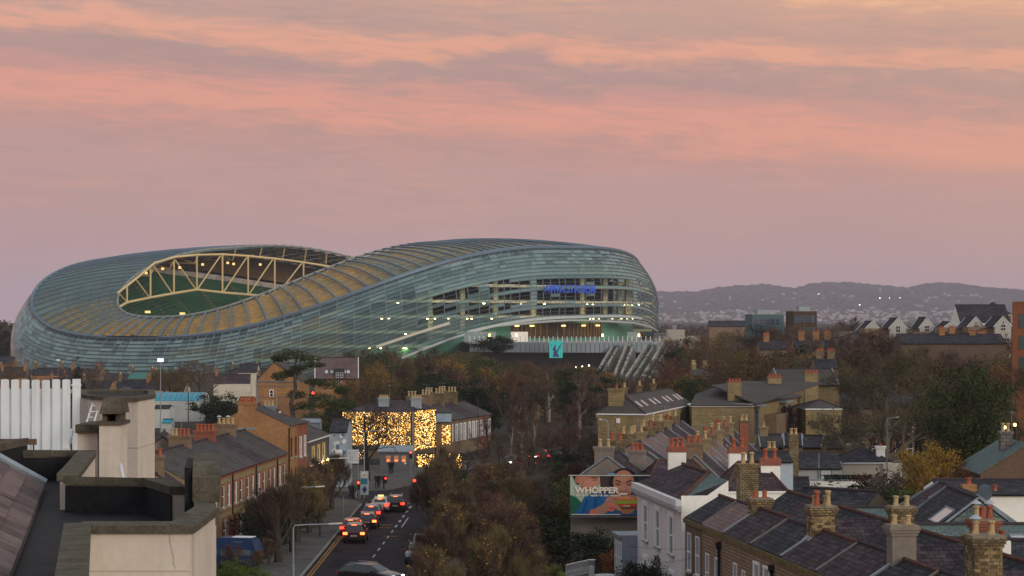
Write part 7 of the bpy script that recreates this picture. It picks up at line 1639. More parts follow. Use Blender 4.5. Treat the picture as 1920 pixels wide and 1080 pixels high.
tree_px('gold0', 840, 668, 430, 'yellow green leaved tree in the middle of the belt', wide=1.3); tree_px('ever0', 925, 715, 360, 'dark round evergreen above the far terrace'); tree_px('green1', 765, 705, 380, 'green tree behind the blue grey chimneys', wide=1.3)
tree_px('gold0', 1310, 655, 560, 'golden tree beside the concrete tower', wide=1.1); tree_px('gold0', 1415, 690, 380, 'golden tree above the square brick stacks', wide=.9); tree_px('rust0', 1395, 672, 470, 'rust tree before the woods')
tree_px('ever0', 1500, 648, 420, 'dark green evergreens among the roofs', wide=1.8); tree_px('ever0', 1465, 655, 430, 'dark green evergreen left of its pair', wide=1.3); tree_px('gold0', 1530, 660, 410, 'golden brown tree right of the evergreens', wide=1.4)
up = thing('umbrella_pine', 'dark flat topped umbrella pine before the podium', 'pine', (GX(925,640),640,0)); q, zt_ = clumped(41, 14.2, 6.0, 9.5, lf_dark, 60, 70, .5, flat=.5, trunk_r=.3); [link(n_, m_, up) for n_, m_ in q]
# cedar by the chapel with separate foliage plates
def cedar():
    d = 345; o = thing('cedar', 'tall cedar with flat green plates and a pale bare stem before the chapel', 'cedar', (GX(548,d),d,0)); x0 = o.location.x
    g = TreeGen(51); r = g.r; T = MB(); T.tube([(0,0,0),(.3,0,3),(-.2,.2,6),(.5,0,8.5),(.3,0,11),(.9,0,14)], [.45,.4,.33,.28,.2,.1], 7, cap=False); T.tube([(.3,0,9),(1.1,.3,11),(1.4,.2,13.5)], [.2,.14,.06], 5)
    T.tube([(0,0,5),(2.5,0,5.6),(4.8,-.3,7.2)], [.2,.14,.06], 5); T.build('trunk', bark_grey, o, uv=False)
    for px, py, rx, rz_ in ((548,664,34,9),(575,672,30,8),(525,672,20,7),(590,684,22,6),(525,705,17,9),(545,700,20,8),(615,722,28,9),(590,716,22,7),(640,732,16,8),(600,745,30,10),(560,690,18,6),(555,740,20,9),(575,760,26,9)):
        c = PT(px, py, d+r.uniform(-2.5,2.5))-Vector((x0,d,0)); R, Z = rx/F*d, rz_/F*d; m = MB()
        for _ in range(750):
            v = g.rv().normalized()*(r.random()**.45); p = c+Vector((v.x*R, v.y*R*.9, v.z*Z)); a = g.rv().normalized(); a.z *= .4; b = a.cross(g.rv()).normalized(); s_ = .30*r.uniform(.6,1.3)
            m.add([p-a*s_*.5, p+b*s_*.3, p+a*s_*.5, p-b*s_*.3], [(0,1,2,3)])
        m.build('foliage_plate', lf_green, o, uv=False)
cedar()
# right side specimens
tree_px('big0', 1662, 642, 236, 'huge bare olive grey tree standing over the bungalows', wide=1.3)
tree_px('green0', 1812, 686, 214, 'big round dark green tree right of the huge bare tree', wide=1.0)
tree_px('big0', 1925, 672, 230, 'large bare tree at the right edge beside the green tree', wide=.9)
for i, (px, yt, d) in enumerate(((1712,842,190),(1738,826,194),(1762,834,188),(1786,842,192),(1728,850,182))): tree_px(['goldbirch0','goldbirch1'][i % 2], px, yt, d, ['golden birch furthest left of the clump','tallest golden birch of the clump, second from left','golden birch in the middle of the clump','golden birch furthest right, by the rust tree','small golden birch in front of the clump'][i], group='clump of golden birches', wide=.95)
tree_px('rust0', 1816, 868, 186, 'small rust red tree right of the golden birches'); tree_px('green1', 1800, 895, 180, 'green shrub at the foot of the golden birches')
for i, (k, px, yt, d, w_, lb) in enumerate((('shrub1',1590,905,178,2.2,'big dark shrub below the white garden wall'),('bush1',1565,896,184,1.5,'bare grey shrub against the white garden wall'),('bush1',1672,872,192,1.3,'bare pinkish shrub beside the cream bungalow'),('shrub1',1640,920,176,1.6,'second dark shrub below the garden wall'),('shrub5',1664,894,196,1.1,'clipped dark red dome shrub beside the white garden wall'),('shrub0',1720,905,176,1.2,'green shrub left of the golden birches'),('shrub1',1530,922,172,1.3,'dark shrub behind the tall ribbed stack'))):
    tree_px(k, px, yt, d, lb, name='shrub', wide=w_)
hd = MB(); rh = random.Random(3)
for _ in range(1500):
    p = Vector((rh.uniform(0,4.4), rh.uniform(-.35,.35), rh.uniform(0,.55))); a = Vector((rh.gauss(0,1),rh.gauss(0,1),rh.gauss(0,1))).normalized(); b = a.cross(Vector((rh.gauss(0,1),rh.gauss(0,1),rh.gauss(0,1)))).normalized()
    hd.add([p-a*.08, p+b*.06, p+a*.08, p-b*.06], [(0,1,2,3)])
hq = hd.build('hedge', lf_dark, uv=False); hq.location = (GX(1546,205),205.2,CAMZ-(902-HOR)/F*205); tag(hq, 'clipped dark hedge along the top of the white garden wall', 'hedge')
# street trees
ordn = ['nearest the junction','second from the junction','third from the junction','fourth from the junction','fifth from the junction','sixth from the junction','seventh from the junction','eighth from the junction','ninth from the junction','tenth from the junction','eleventh from the junction','twelfth from the junction','nearest the camera']
ys = [222,214,206,198,190,182,174,166,158,150,142,134,126]
for i, y in enumerate(ys):
    tree('street%d' % (i % 3), (-6.9 if y > 186 else -4.4)+TR.uniform(-.25,.25)+(.012*(y-170)), y, TR.uniform(5.8,6.8), 'twiggy upright street tree with yellow leaves on the right kerb, %s' % ordn[i], group='street trees along the right kerb', wide=TR.uniform(1.75,2.05) if y > 186 else TR.uniform(1.45,1.7))
for i, y in enumerate((222,214,206,198,190,182,174)):
    tree('street%d' % ((i+1) % 3), -17.9+TR.uniform(-.4,.4), y, TR.uniform(5.6,6.6), 'twiggy upright street tree before the brick terrace, %s' % ordn[i], group='street trees along the left pavement', wide=TR.uniform(1.8,2.1))
tree('street2', -16.7, 195, 5.2, 'small yellow leaved street tree by the double yellow line', wide=.8)
rn = random.Random(17); bl = {'bush0':'bare reddish','bush1':'bare grey','bush2':'brown twiggy'}
def thicket(n, y0, y1, x0, x1, h0, h1, grp, tail, kinds, bl):
    for i in range(n):
        for tr in range(30):
            y = rn.uniform(y0, y1); q = rn.random(); x = x0+(x1-x0)*q+(.012*(y-150)); k = rn.choice(kinds); H = rn.uniform(h0, h1)
            f_ = (y-y0)/(y1-y0); g_ = (H-h0)/(h1-h0)
            lb = '%s%s shrub %s, %s, %s' % ('tall ' if g_ > .6 else 'low ' if g_ < .35 else '', bl[k], tail, 'street side' if q < .4 else 'garden side' if q > .7 else 'middle', ['camera end','near end','near middle','far middle','far end','junction end'][min(5,int(f_*6))])
            if lb in USED: continue
            USED.add(lb); tree(k, x, y, H, lb, group=grp, name='shrub', wide=rn.uniform(.9,1.15)); break
bl['bush3'] = 'olive twiggy'; bl['bush4'] = 'golden leaved'
thicket(50, 122, 216, -3.6, 1.5, 4.0, 6.2, 'thicket beside the street', 'of the right hand thicket', ['bush2','bush3','bush0','bush1','bush4','bush3'], bl)
thicket(18, 178, 212, -22.4, -19.4, 2.6, 4.6, 'shrubs in the terrace front gardens', 'in the terrace gardens', ['bush2','bush0','shrub1','shrub3'], {'bush2':'brown twiggy','bush0':'bare reddish','shrub1':'dark green','shrub3':'olive'})
for i, (x, y, H, k, lb) in enumerate(((-1.5,243,5.2,'bare2','bare dense tree on the inner corner of the road bend'),(1.5,250,6.2,'olive1','brown leaved tree on the inner corner of the road bend'),(4.5,258,6.0,'bare0','bare brown tree right of the road bend'),(-2.6,236,4.4,'olive2','olive tree at the right corner of the junction'),(2.2,238,5.5,'bare3','bare spreading tree behind the junction corner'),(6.5,268,6.6,'red1','bare russet tree along the bending road'),(9.5,276,6.8,'bare1','upright bare tree along the bending road'),(12.5,284,7.5,'bare2','dense bare tree beside the far cars'),(5.5,246,5.0,'ever0','dark evergreen inside the road bend'),(9.0,254,6.0,'bare0','bare tree deeper in the bend gardens'),(13,266,7,'olive0','olive leaved tree in the bend gardens'),(17,280,8,'bare1','tall bare tree right of the far cars'),(-.4,230,4.2,'bush2','brown twiggy bush beside the junction bend'),(3.5,228,4.0,'bush1','bare grey bush beside the junction bend'),(7,232,4.6,'bush0','bare reddish bush in the bend gardens'),(11,240,5.2,'olive1','brown leaved tree above the deep garden'),(15,252,6.4,'bare3','wide bare tree above the deep garden'),(-3,310,6,'bare1','bare street tree beyond the road bend, before the far terrace'),(3,322,6.5,'bare2','bare street tree farther along beyond the bend'),(8,335,7,'red0','bare reddish tree beyond the far cars'),(14,350,8,'bare0','brown bare tree where the road leaves the picture'))):
    tree(k, x, y, H, lb, group='trees along the bending road', wide=1.25)
for px, yt, d, k, lb in ((432,1050,160,'shrub4','bright green shrub at the foot of the blue van'),(470,1062,158,'shrub4','second bright green shrub before the blue van'),(440,1018,166,'bush0','brown hedge shrub between van and green shrub'),(480,1028,165,'bush2','brown twiggy hedge shrub right of the van'),(505,1006,172,'bush2','brown shrub right of the blue van')): tree_px(k, px, yt, d, lb, name='shrub', wide=1.3)
# gardens between street and poster
spec = [('green1',862,872,222,'ivy clad dark green tree beside the junction',.6),('ever0',850,905,214,'dark ivy column right of the street trees',.5),('bare3',905,812,262,'bare branching tree right of the fairy lights',1.2),('bare1',940,822,255,'bare tree before the far terrace',1.2),('bare2',872,838,258,'bare olive tree by the lit garden wall',1.1),('bush1',905,900,225,'bare grey shrub in the middle garden',1.5),('bush1',950,905,222,'bare tangled shrub in the middle garden',1.5),
 ('shrub3',1052,930,200,'olive rounded shrub left of the poster',1.3),('shrub2',1065,918,206,'rust rounded shrub left of the poster',1.3),('shrub4',1085,896,214,'bright green shrub beside the poster top',1.0),('rust0',1065,872,232,'low rust coloured tree above the poster',1.3),('green1',1040,860,240,'green tree by the far cars',1.3),('ever0',1075,842,262,'dark evergreen behind the poster gable',1.4),('shrub1',1000,958,186,'dark shrub left of the white balustrade',1.6),('shrub1',1040,972,182,'dark green shrub below the poster',1.7),('shrub0',1085,985,178,'green shrub under the poster',1.6),('ever0',1010,905,212,'dark evergreen in the deep garden',1.4),('shrub1',1120,990,172,'dark shrub against the poster wall',1.6),('shrub2',1150,1020,166,'red brown shrub by the blue porch',1.3),('shrub1',1222,1045,148,'dark glossy shrub before the white villa',1.0),('shrub0',1195,1062,150,'green shrub by the villa door',1.1),('green1',1110,812,285,'green tree behind the first row of pots',1.4),('bare2',1090,790,300,'brown bare tree by the lamp post',1.3),('red1',1060,800,290,'russet bare tree by the lamp post',1.4),('bare0',1030,790,300,'bare tree above the far cars',1.2),('shrub3',965,935,205,'olive shrub in the deep garden',1.5),('bush0',980,985,176,'bare reddish shrub beside the spiky palms',1.3)]
for k, px, yt, d, lb, w_ in spec: tree_px(k, px, yt, d, lb, name='shrub' if k.startswith(('shrub','bush')) else 'tree', wide=w_)
for px, py, d, lb in ((1003,1058,152,'larger spiky yellow green cabbage palm'),(1040,1078,148,'smaller spiky yellow green cabbage palm'),(976,1075,146,'half hidden spiky cabbage palm in the thicket')):
    c = PT(px, py, d); o = thing('cabbage_palm', lb, 'palm', (c.x, c.y, 0)); MB().tube([(0,0,0),(.05,0,c.z*.6),(0,0,c.z)], [.16,.13,.10], 7).build('trunk', bark_grey, o, uv=False)
    m = MB(); r = random.Random(px)
    for _ in range(190):
        v = Vector((r.gauss(0,1),r.gauss(0,1),r.gauss(.45,.8))).normalized(); ln = r.uniform(.75,1.1); sd = v.orthogonal().normalized()*.028; p0 = Vector((0,0,c.z)); p1 = p0+v*ln*.6; p2 = p0+v*ln+Vector((0,0,-.12))
        m.add([p0-sd,p0+sd,p1+sd,p1-sd,p2], [(0,1,2,3),(3,2,4)])
    m.build('leaf_crown', lf_cord, o, uv=False)
# woods beyond
def woods(name, n, pxa, pxb, d0, d1, h0, h1, seed, lb):
    rn = random.Random(seed); m = MB()
    for _ in range(n):
        d = rn.uniform(d0, d1); x = GX(rn.uniform(pxa, pxb), d); H = rn.uniform(h0, h1); R = H*rn.uniform(.3,.5)
        for _ in range(46):
            v = Vector((rn.gauss(0,1),rn.gauss(0,1),rn.gauss(0,1))).normalized()*(rn.random()**.4); p = Vector((x+v.x*R, d+v.y*R, H*.52+v.z*H*.48)); a = Vector((rn.gauss(0,1),rn.gauss(0,1),rn.gauss(0,1))).normalized(); b = a.cross(Vector((rn.gauss(0,1),rn.gauss(0,1),rn.gauss(0,1)))).normalized(); q = rn.uniform(.5,1.4)
            m.add([p-a*q, p+b*q*.8, p+a*q, p-b*q*.8], [(0,1,2,3)])
    m.build(name, leaf_mat('wood_mix', (.022,.020,.012), (.075,.052,.032)), uv=False, kind='stuff', label=lb)
woods('woods', 700, 1225, 1980, 900, 2300, 9, 15, 5, 'far off woods of the suburb, one brown mass')
woods('woods', 120, -40, 24, 900, 1500, 10, 19, 6, 'woods behind the left end of the stadium')
# low ground cover in gardens and yards
gc = MB(); rn = random.Random(23)
for _ in range(9000):
    if rn.random() < .55: x, y = rn.uniform(-3, 10), rn.uniform(140, 250)
    else: x, y = rn.uniform(-23, -19.6), rn.uniform(140, 215)
    if y > 234: x += (y-234)*.25
    p = Vector((x, y, rn.uniform(.02,.45))); a = Vector((rn.gauss(0,1),rn.gauss(0,1),rn.gauss(0,.6))).normalized(); b = a.cross(Vector((rn.gauss(0,1),rn.gauss(0,1),rn.gauss(0,1)))).normalized(); q = rn.uniform(.12,.34)
    gc.add([p-a*q, p+b*q*.6, p+a*q, p-b*q*.6], [(0,1,2,3)])
gc.build('ground_cover', leaf_mat('cover_mix', (.018,.022,.009), (.065,.050,.022)), uv=False, kind='stuff')
# ---------------------------------------------------------------- vehicles, lamps, signals, people, small things
def car_parts(kind, paint):
    L_, W2, prof = {'hatch': (4.1,.89,[(0,.34,.80,.82,.74),(.08,.30,.90,.96,.72),(.42,.28,.92,1.40,.60),(1.2,.27,.90,1.49,.60),(2.1,.27,.89,1.46,.60),(2.95,.27,.90,.98,.66),(3.6,.28,.84,.90,.68),(3.98,.30,.70,.76,.66),(4.1,.36,.60,.62,.60)]),
      'suv': (4.5,.93,[(0,.40,.92,.95,.80),(.08,.36,1.02,1.10,.76),(.40,.34,1.04,1.58,.64),(1.3,.33,1.02,1.68,.64),(2.4,.33,1.01,1.64,.64),(3.2,.33,1.02,1.10,.70),(3.9,.34,.96,1.03,.72),(4.36,.36,.82,.88,.70),(4.5,.42,.70,.72,.64)]),
      'estate': (4.7,.91,[(0,.36,.84,.87,.76),(.08,.32,.94,1.0,.74),(.5,.30,.95,1.38,.62),(1.4,.29,.93,1.50,.61),(2.6,.29,.92,1.46,.61),(3.45,.29,.92,1.0,.68),(4.1,.30,.86,.92,.70),(4.55,.32,.72,.78,.68),(4.7,.38,.62,.64,.62)])}[kind]
    b = MB(); rings = []
    for x, zl, zb, zt, wt in prof:
        e = min(x, L_-x); tap = 1-.10*max(0, 1-e/.35); w_ = W2*tap
        rings.append([(x,-w_*.94,zl),(x,-w_,zl+.12),(x,-w_,zb-.12),(x,-w_*.97,zb),(x,-wt,zt-.03),(x,-wt*.86,zt),(x,wt*.86,zt),(x,wt,zt-.03),(x,w_*.97,zb),(x,w_,zb-.12),(x,w_,zl+.12),(x,w_*.94,zl)])
    n = 12
    for r in rings: b.v.extend(r)
    for i in range(len(rings)-1):
        for j in range(n): b.f.append((i*n+j,(i+1)*n+j,(i+1)*n+(j+1)%n,i*n+(j+1)%n)); b.m.append(0)
    b.f += [tuple(range(n)), tuple(range((len(rings)-1)*n+n-1,(len(rings)-1)*n-1,-1))]; b.m += [0,0]
    return L_, W2, prof, rings, b
tyre_m = mat('tyre_rubber', (.012,.012,.012), rough=.9); rim_m = mat('alloy_rim', (.30,.31,.33), rough=.35, metal=.7); cglass = mat_glass('car_glass', (.012,.014,.017), .04); trim_m = mat('car_trim', (.014,.014,.015), rough=.6)
tail_on = mat_emit('tail_lamp_lit', (1,.022,.008), 8, (.4,.01,.01)); tail_amb = mat_emit('brake_lamp_lit', (1,.10,.02), 9, (.4,.02,.01)); tail_off = mat('tail_lamp', (.28,.015,.012), rough=.3); head_on = mat_emit('head_lamp_lit', (1,.94,.82), 16, (.8,.8,.8)); head_off = mat_glass('head_lamp', (.45,.46,.48), .1); plate_m = mat('number_plate', (.62,.62,.60)); plate_r = mat('reg_dark', (.03,.03,.04))
def car(kind, paint_col, x, y, rz, label, lights='brake', extra=None, group='cars in the street', z=.014):
    paint = MATS.get('paint_%s' % label) or None
    m, t, p = mat_base('car_paint'); p.inputs['Base Color'].default_value = (*paint_col, 1); p.inputs['Roughness'].default_value = .28; p.inputs['Coat Weight'].default_value = .6; p.inputs['Metallic'].default_value = .2
    L_, W2, prof, R, b = car_parts(kind, m)
    o = thing('car', label, 'car', (x, y, z), rz, group)
    b.build('body', m, o, uv=False, smooth=False)
    def quad(ri, rj, k0, k1, in0, in1, off, nm, mt, par=o, v0=.10, v1=.92):
        a, c = R[ri], R[rj]; A, B = Vector(a[k0]), Vector(a[k1]); C, D = Vector(c[k0]), Vector(c[k1])
        f = lambda u, v: (A.lerp(B, v)).lerp(C.lerp(D, v), u)
        pts = [f(in0,v0), f(in1,v0), f(in1,v1), f(in0,v1)]; n_ = (pts[1]-pts[0]).cross(pts[3]-pts[0]).normalized(); ctr = Vector((L_/2,0,.7))
        if n_.dot(pts[0]-ctr) < 0: n_ = -n_
        MB().poly([q+n_*off for q in pts]).build(nm, mt, par, uv=False)
    for k0, k1 in ((3,4),(8,7)):
        quad(2,3,k0,k1,.1,.95,.012,'side_window',cglass); quad(3,4,k0,k1,.04,.94,.012,'side_window',cglass); quad(4,5,k0,k1,.02,.55,.012,'side_window',cglass,v1=.85)
    quad(4,5,5,6,.06,.94,.012,'windscreen',cglass,v0=.03,v1=.97); quad(1,2,5,6,.12,.92,.012,'rear_window',cglass,v0=.03,v1=.97)
    for wx in (L_*.17, L_*.80):
        for sg in (-1, 1):
            r = .33 if kind != 'suv' else .37
            wv = MB().lathe((0,0,0), [(r*.9,-.10),(r,-.07),(r,.07),(r*.9,.10)], 14).build('wheel', tyre_m, o, uv=False); wv.location = (wx, sg*(W2-.09), r); wv.rotation_euler = (PI/2,0,0)
            MB().lathe((0,0,0), [(r*.62,-.112),(r*.66,-.104),(r*.66,.104),(r*.62,.112)], 10).build('rim', rim_m, wv, uv=False)
    zt = prof[1][2]-.16; br = lights in ('brake','amber')
    for sg in (-1, 1):
        MB().obox((.02, sg*(W2-.20), zt-.08), .12, .36, .20).build('tail_light', (tail_amb if lights == 'amber' else tail_on) if br else tail_off, o, uv=False)
        MB().obox((L_-.14, sg*(W2-.26), prof[-2][2]-.10), .16, .30, .13).build('headlight', head_on if lights == 'head' else head_off, o, uv=False)
        MB().obox((L_*.64, sg*(W2+.09), prof[3][2]+.02), .10, .2, .13).build('mirror', m, o, uv=False)
    if br: MB().obox((.40, 0, prof[2][3]-.05), .05, .42, .05).build('brake_light', tail_amb, o, uv=False)
    for xx in (-.004, L_+.004):
        pl = MB().obox((xx, 0, .62 if xx < 1 else .46), .02, .50, .12).build('number_plate', plate_m, o, uv=False); MB().obox((xx+(-.013 if xx < 1 else .013), 0, .65 if xx < 1 else .49), .004, .36, .06).build('registration', plate_r, pl, uv=False)
    MB().box(-.03, .10, -W2*.8, W2*.8, .34, .48).build('bumper', trim_m, o, uv=False); MB().box(L_-.12, L_+.02, -W2*.6, W2*.6, .40, .56).build('grille', trim_m, o, uv=False)
    if extra == 'taxi':
        MB().box(1.5, 1.75, -.28, .28, prof[3][3]+.02, prof[3][3]+.16).build('roof_sign', mat_emit('taxi_sign', (1,.8,.3), 1.2, (.7,.6,.2)), o, uv=False)
        for sg in (-1, 1): MB().box(.9, 2.9, sg*(W2+.004)-.003, sg*(W2+.004)+.003, .66, .80).build('door_stripe', mat('stripe_red', (.5,.04,.03)), o, uv=False)
    if kind in ('suv','estate'):
        for sg in (-1, 1): MB().tube([(.8,sg*.56,prof[3][3]-.02),(.9,sg*.56,prof[3][3]+.06),(2.4,sg*.56,prof[3][3]+.05),(2.5,sg*.56,prof[3][3]-.04)], .025, 5).build('roof_rail', rim_m, o, uv=False)
    return o
N_ = rad(89)
car('suv', (.055,.010,.012), -13.35, 189, N_, 'dark red off roader last in the queue, brake lights lit', 'amber')
car('hatch', (.30,.016,.014), -14.15, 195.6, N_, 'small bright red car second from the back of the queue, nearest the kerb', 'brake')
car('hatch', (.030,.012,.014), -13.1, 201.8, N_, 'dark hatchback in the middle of the queue, orange brake lights', 'amber')
car('estate', (.045,.04,.09), -13.25, 210.2, N_, 'blue purple estate with a red glowing roof behind the taxi', 'brake')
car('estate', (.45,.45,.46), -12.95, 219.0, N_, 'silver taxi with a yellow roof sign at the head of the queue', 'brake', 'taxi')
car('suv', (.014,.013,.015), -11.45, 219.5, N_, 'black car alone in the right lane, brake lights lit', 'brake')
car('estate', (.010,.011,.013), -12.1, 161.5, rad(-30), 'black estate seen side on, turning across the street', 'head')
car('hatch', (.013,.018,.030), -7.35, 177, rad(-91), 'dark blue hatchback parked on the right kerb facing us', 'off')
car('hatch', (.10,.11,.12), -7.3, 184, rad(-91), 'grey car parked behind the dark blue hatchback', 'off')
car('hatch', (.04,.04,.045), 5.2, 301, rad(-112), 'far car with white headlights beyond the gardens', 'head'); car('suv', (.03,.03,.035), 4.2, 296, rad(68), 'far car with red tail lights beyond the gardens', 'brake'); car('hatch', (.2,.2,.2), 7.0, 306, rad(-112), 'third far car, headlights lit, by the birches', 'head'); car('estate', (.03,.03,.04), .6, 290, rad(-108), 'far car leaving the junction with one bright headlight', 'head')
yc = AT(410, 786, .0); 
jeep = car('suv', (.06,.075,.085), GX(398,380), 380, rad(10), 'grey jeep with boards on its roof in the rear yard', 'off'); 

MB().box(.6, 2.6, -.5, .5, 1.78, 1.9).build('roof_box', mat('blue_sheet', (.10,.26,.42)), jeep, uv=False)
def van():
    blue = mat('van_blue', (.010,.038,.12), rough=.4, var=.04, spec=.5); o = thing('camper_van', 'blue camper van with a raised roof before the terrace', 'van', (-19.2,170,0), rad(168))
    pr = [(0,.35),(0,1.5),(.25,2.25),(.6,2.42),(2.9,2.42),(3.3,2.15),(3.75,1.45),(4.75,1.12),(4.9,.8),(4.9,.35)]; n = len(pr); b = MB()
    b.add([(x,-.95*(1 if z < 1.6 else .88),z) for x, z in pr]+[(x,.95*(1 if z < 1.6 else .88),z) for x, z in pr], [tuple(range(n)), tuple(range(2*n-1,n-1,-1))]+[((i+1)%n,i,n+i,n+(i+1)%n) for i in range(n)]); b.build('body', blue, o, uv=False)
    gl = mat_glass('van_glass', (.10,.14,.19), .08)
    for sg in (-1, 1):
        for x0, x1 in ((.35,1.75),(1.95,2.75),(2.95,3.55)): MB().box(x0, x1, sg*.958-.004, sg*.958+.004, 1.12, 1.55).build('side_window', gl, o, uv=False)
        MB().box(1.0, 1.9, sg*.85-.005, sg*.85+.012, 2.02, 2.16).build('roof_window', gl, o, uv=False)
        for wx in (.95, 3.95): w_ = MB().lathe((0,0,0), [(.30,-.1),(.34,-.07),(.34,.07),(.30,.1)], 14).build('wheel', tyre_m, o, uv=False); w_.location = (wx, sg*.86, .34); w_.rotation_euler = (PI/2,0,0)
        MB().obox((.0, sg*.8, .85), .06, .14, .4).build('tail_light', tail_off, o, uv=False); MB().obox((4.86, sg*.7, .78), .1, .25, .16).build('headlight', head_off, o, uv=False)
    MB().slab([(.02,-.7,1.5),(.02,.7,1.5),(.22,.62,2.1),(.22,-.62,2.1)], .03).build('rear_window', gl, o, uv=False); MB().slab([(3.36,-.72,2.1),(3.36,.72,2.1),(3.78,.8,1.47),(3.78,-.8,1.47)], .03).build('windscreen', gl, o, uv=False)
    MB().box(.4, 2.0, -.5, .5, 2.425, 2.47).build('roof_hatch', white_paint, o, uv=False); MB().box(-.08, .02, -.9, .9, .35, .55).build('bumper', trim_m, o, uv=False)
van()
# street lamps
galv = mat('galvanised', (.30,.34,.37), rough=.45, metal=.4, var=.1)
def lamp(x, y, H, arm, lb, lean=0, lit=False, double=False):
    o = thing('street_lamp', lb, 'street lamp', (x, y, 0))
    MB().tube([(0,0,0),(0,0,H*.35)], .10, 8).tube([(0,0,H*.35),(0,0,H-.25),(.12*np.sign(arm),0,H-.05),(arm*.25,0,H),(arm*.75,0,H+.06)], [.07,.055,.05,.045,.04], 7).build('pole', galv, o, uv=False)
    b = MB(); a0, a1 = arm*.72, arm; b.add([(a0,-.08,H+.02),(a1,-.11,H+.06),(a1,.11,H+.06),(a0,.08,H+.02),(a0,-.05,H+.12),(a1,-.07,H+.16),(a1,.07,H+.16),(a0,.05,H+.12)], [(3,2,1,0),(4,5,6,7),(0,1,5,4),(1,2,6,5),(2,3,7,6),(3,0,4,7)]); b.build('lantern', mat('lantern_pale', (.55,.50,.48), rough=.3), o, uv=False)
    return o
GRPL = 'street lamps'
lamp(-15.62, 160, 4.3, 3.5, 'nearest left street lamp reaching over the double yellow line'); lamp(-18.4, 186, 5.0, 2.85, 'second left street lamp among the twiggy trees'); lamp(-18.0, 208, 6.0, 2.7, 'third left street lamp beside the dark pub')
lamp(GX(1140,215), 215, CAMZ-(788-HOR)/F*215, -.85, 'pale street lamp rising behind the poster gable'); lamp(GX(1663,222), 222, CAMZ-(784-HOR)/F*222, 1.2, 'street lamp standing before the huge bare tree')
lamp(GX(683,238), 238, CAMZ-(808-HOR)/F*238, 2.3, 'tall lamp post at the corner carrying the blue signs')
def pole(px, d, ytop, r, m, lb, top=None, name='pole', cat='pole'):
    o = thing(name, lb, cat, (GX(px,d), d, 0)); H = CAMZ-(ytop-HOR)/F*d; MB().tube([(0,0,0),(0,0,H)], [r, r*.7], 7).build('shaft', m, o, uv=False)
    if top: MB().obox((0,0,H-.1), .8, .3, .45).build('lamp_head', top, o, uv=False)
    else: MB().lathe((0,0,H), [(r,0),(r*1.2,.06),(.02,.14)], 7).build('cap', m, o, uv=False)
    return o
pole(301,300,677,.09,galv,'very tall thin floodlight mast before the stadium',mat_emit('mast_lamp', (1,1,1), 1.0, (.7,.7,.7))); pole(353,345,735,.10,mat('pole_dark', (.05,.06,.06)),'dark telegraph pole beside the blue roofed hall'); pole(109,560,676,.10,galv,'thin pale mast among the lane cottages',white_paint); pole(519,372,742,.08,galv,'pale post in the yard before the chapel'); pole(896,300,745,.07,mat('pole_dark', (.05,.06,.06)),'dark pole standing before the far terrace stacks')
pole(644,215,928,.06,galv,'grey lantern post on the left pavement',mat('lantern_dark', (.08,.08,.08)),name='lamp_post',cat='lamp post')
# traffic signals
sig_case = mat('signal_case', (.015,.015,.016)); red_on = mat_emit('signal_red', (1,.025,.008), 12, (.5,.01,.01)); lens_off = mat_glass('signal_lens', (.03,.035,.02), .2)
def signal(px, py, d, lb, face=1, lit=True, r=.13):
    c = PT(px, py, d); o = thing('traffic_signal', lb, 'traffic signal', (c.x, c.y, 0), 0)
    MB().tube([(0,.12,0),(0,.12,c.z-.75)], .05, 6).build('post', galv, o, uv=False); MB().box(-.16,.16,-.02,.2,c.z-.78,c.z+.2).build('case', sig_case, o, uv=False)
    for k in range(3):
        ln = MB().lathe((0,0,0), [(r,0),(r*.95,.05),(r*.5,.09)], 10).build('lens', red_on if k == 0 and lit else lens_off, o, uv=False); ln.location = (0,-.022,c.z-.30*k); ln.rotation_euler = (PI/2,0,0)
        MB().box(-.15,.15,-.20,-.022,c.z-.30*k+.135,c.z-.30*k+.15).build('visor', sig_case, o, uv=False)
signal(672,905,236,'red traffic signal at the left corner of the junction'); signal(777,901,243,'red traffic signal at the right corner, before the bushes', r=.15); signal(770,848,268,'red signal beyond the junction beside the kiosk'); signal(644,877,258,'red signal on the far left of the junction'); signal(658,884,262,'red signal left of the tall lamp post', r=.09); signal(723,897,258,'small red signal beside the walkers', r=.09)
signal(587,737,420,'far red signal glowing through the cedar', r=.22); signal(663,735,420,'far red signal above the fairy lit building', r=.22); signal(994,856,300,'far red signal beyond the gardens', r=.16); signal(1005,869,292,'second far red signal beyond the gardens', r=.16)
# corner signs on the tall post
sg = thing('road_sign', 'blue and white direction signs stacked on the corner lamp post', 'sign', (GX(682,237.6),237.6,0)); zf = lambda py: CAMZ-(py-HOR)/F*237.6
MB().box(-.32,.52,-.02,.0,zf(928),zf(883)).build('backboard', mat('sign_grey', (.33,.38,.42)), sg, uv=False); MB().box(-.30,.40,-.03,-.022,zf(908),zf(897)).build('panel', mat('sign_teal', (.03,.16,.24)), sg, uv=False)
MB().add([(.1,-.035,zf(925)),(.36,-.035,zf(918)),(.1,-.035,zf(911)),(-.16,-.035,zf(918))], [(0,1,2,3)]).build('panel', mat('sign_indigo', (.03,.035,.13)), sg, uv=False); MB().lathe((.1,-.03,zf(890)), [(.01,0),(.2,.0)], 12).build('panel', mat('sign_red', (.3,.02,.03)), sg, uv=False)
MB().box(-.30,.40,-.03,-.022,zf(896),zf(885)).build('panel', mat('sign_white', (.5,.5,.5)), sg, uv=False); MB().tube([(-.38,.0,0),(-.38,.0,zf(883))], .05, 6).build('post', galv, sg, uv=False)
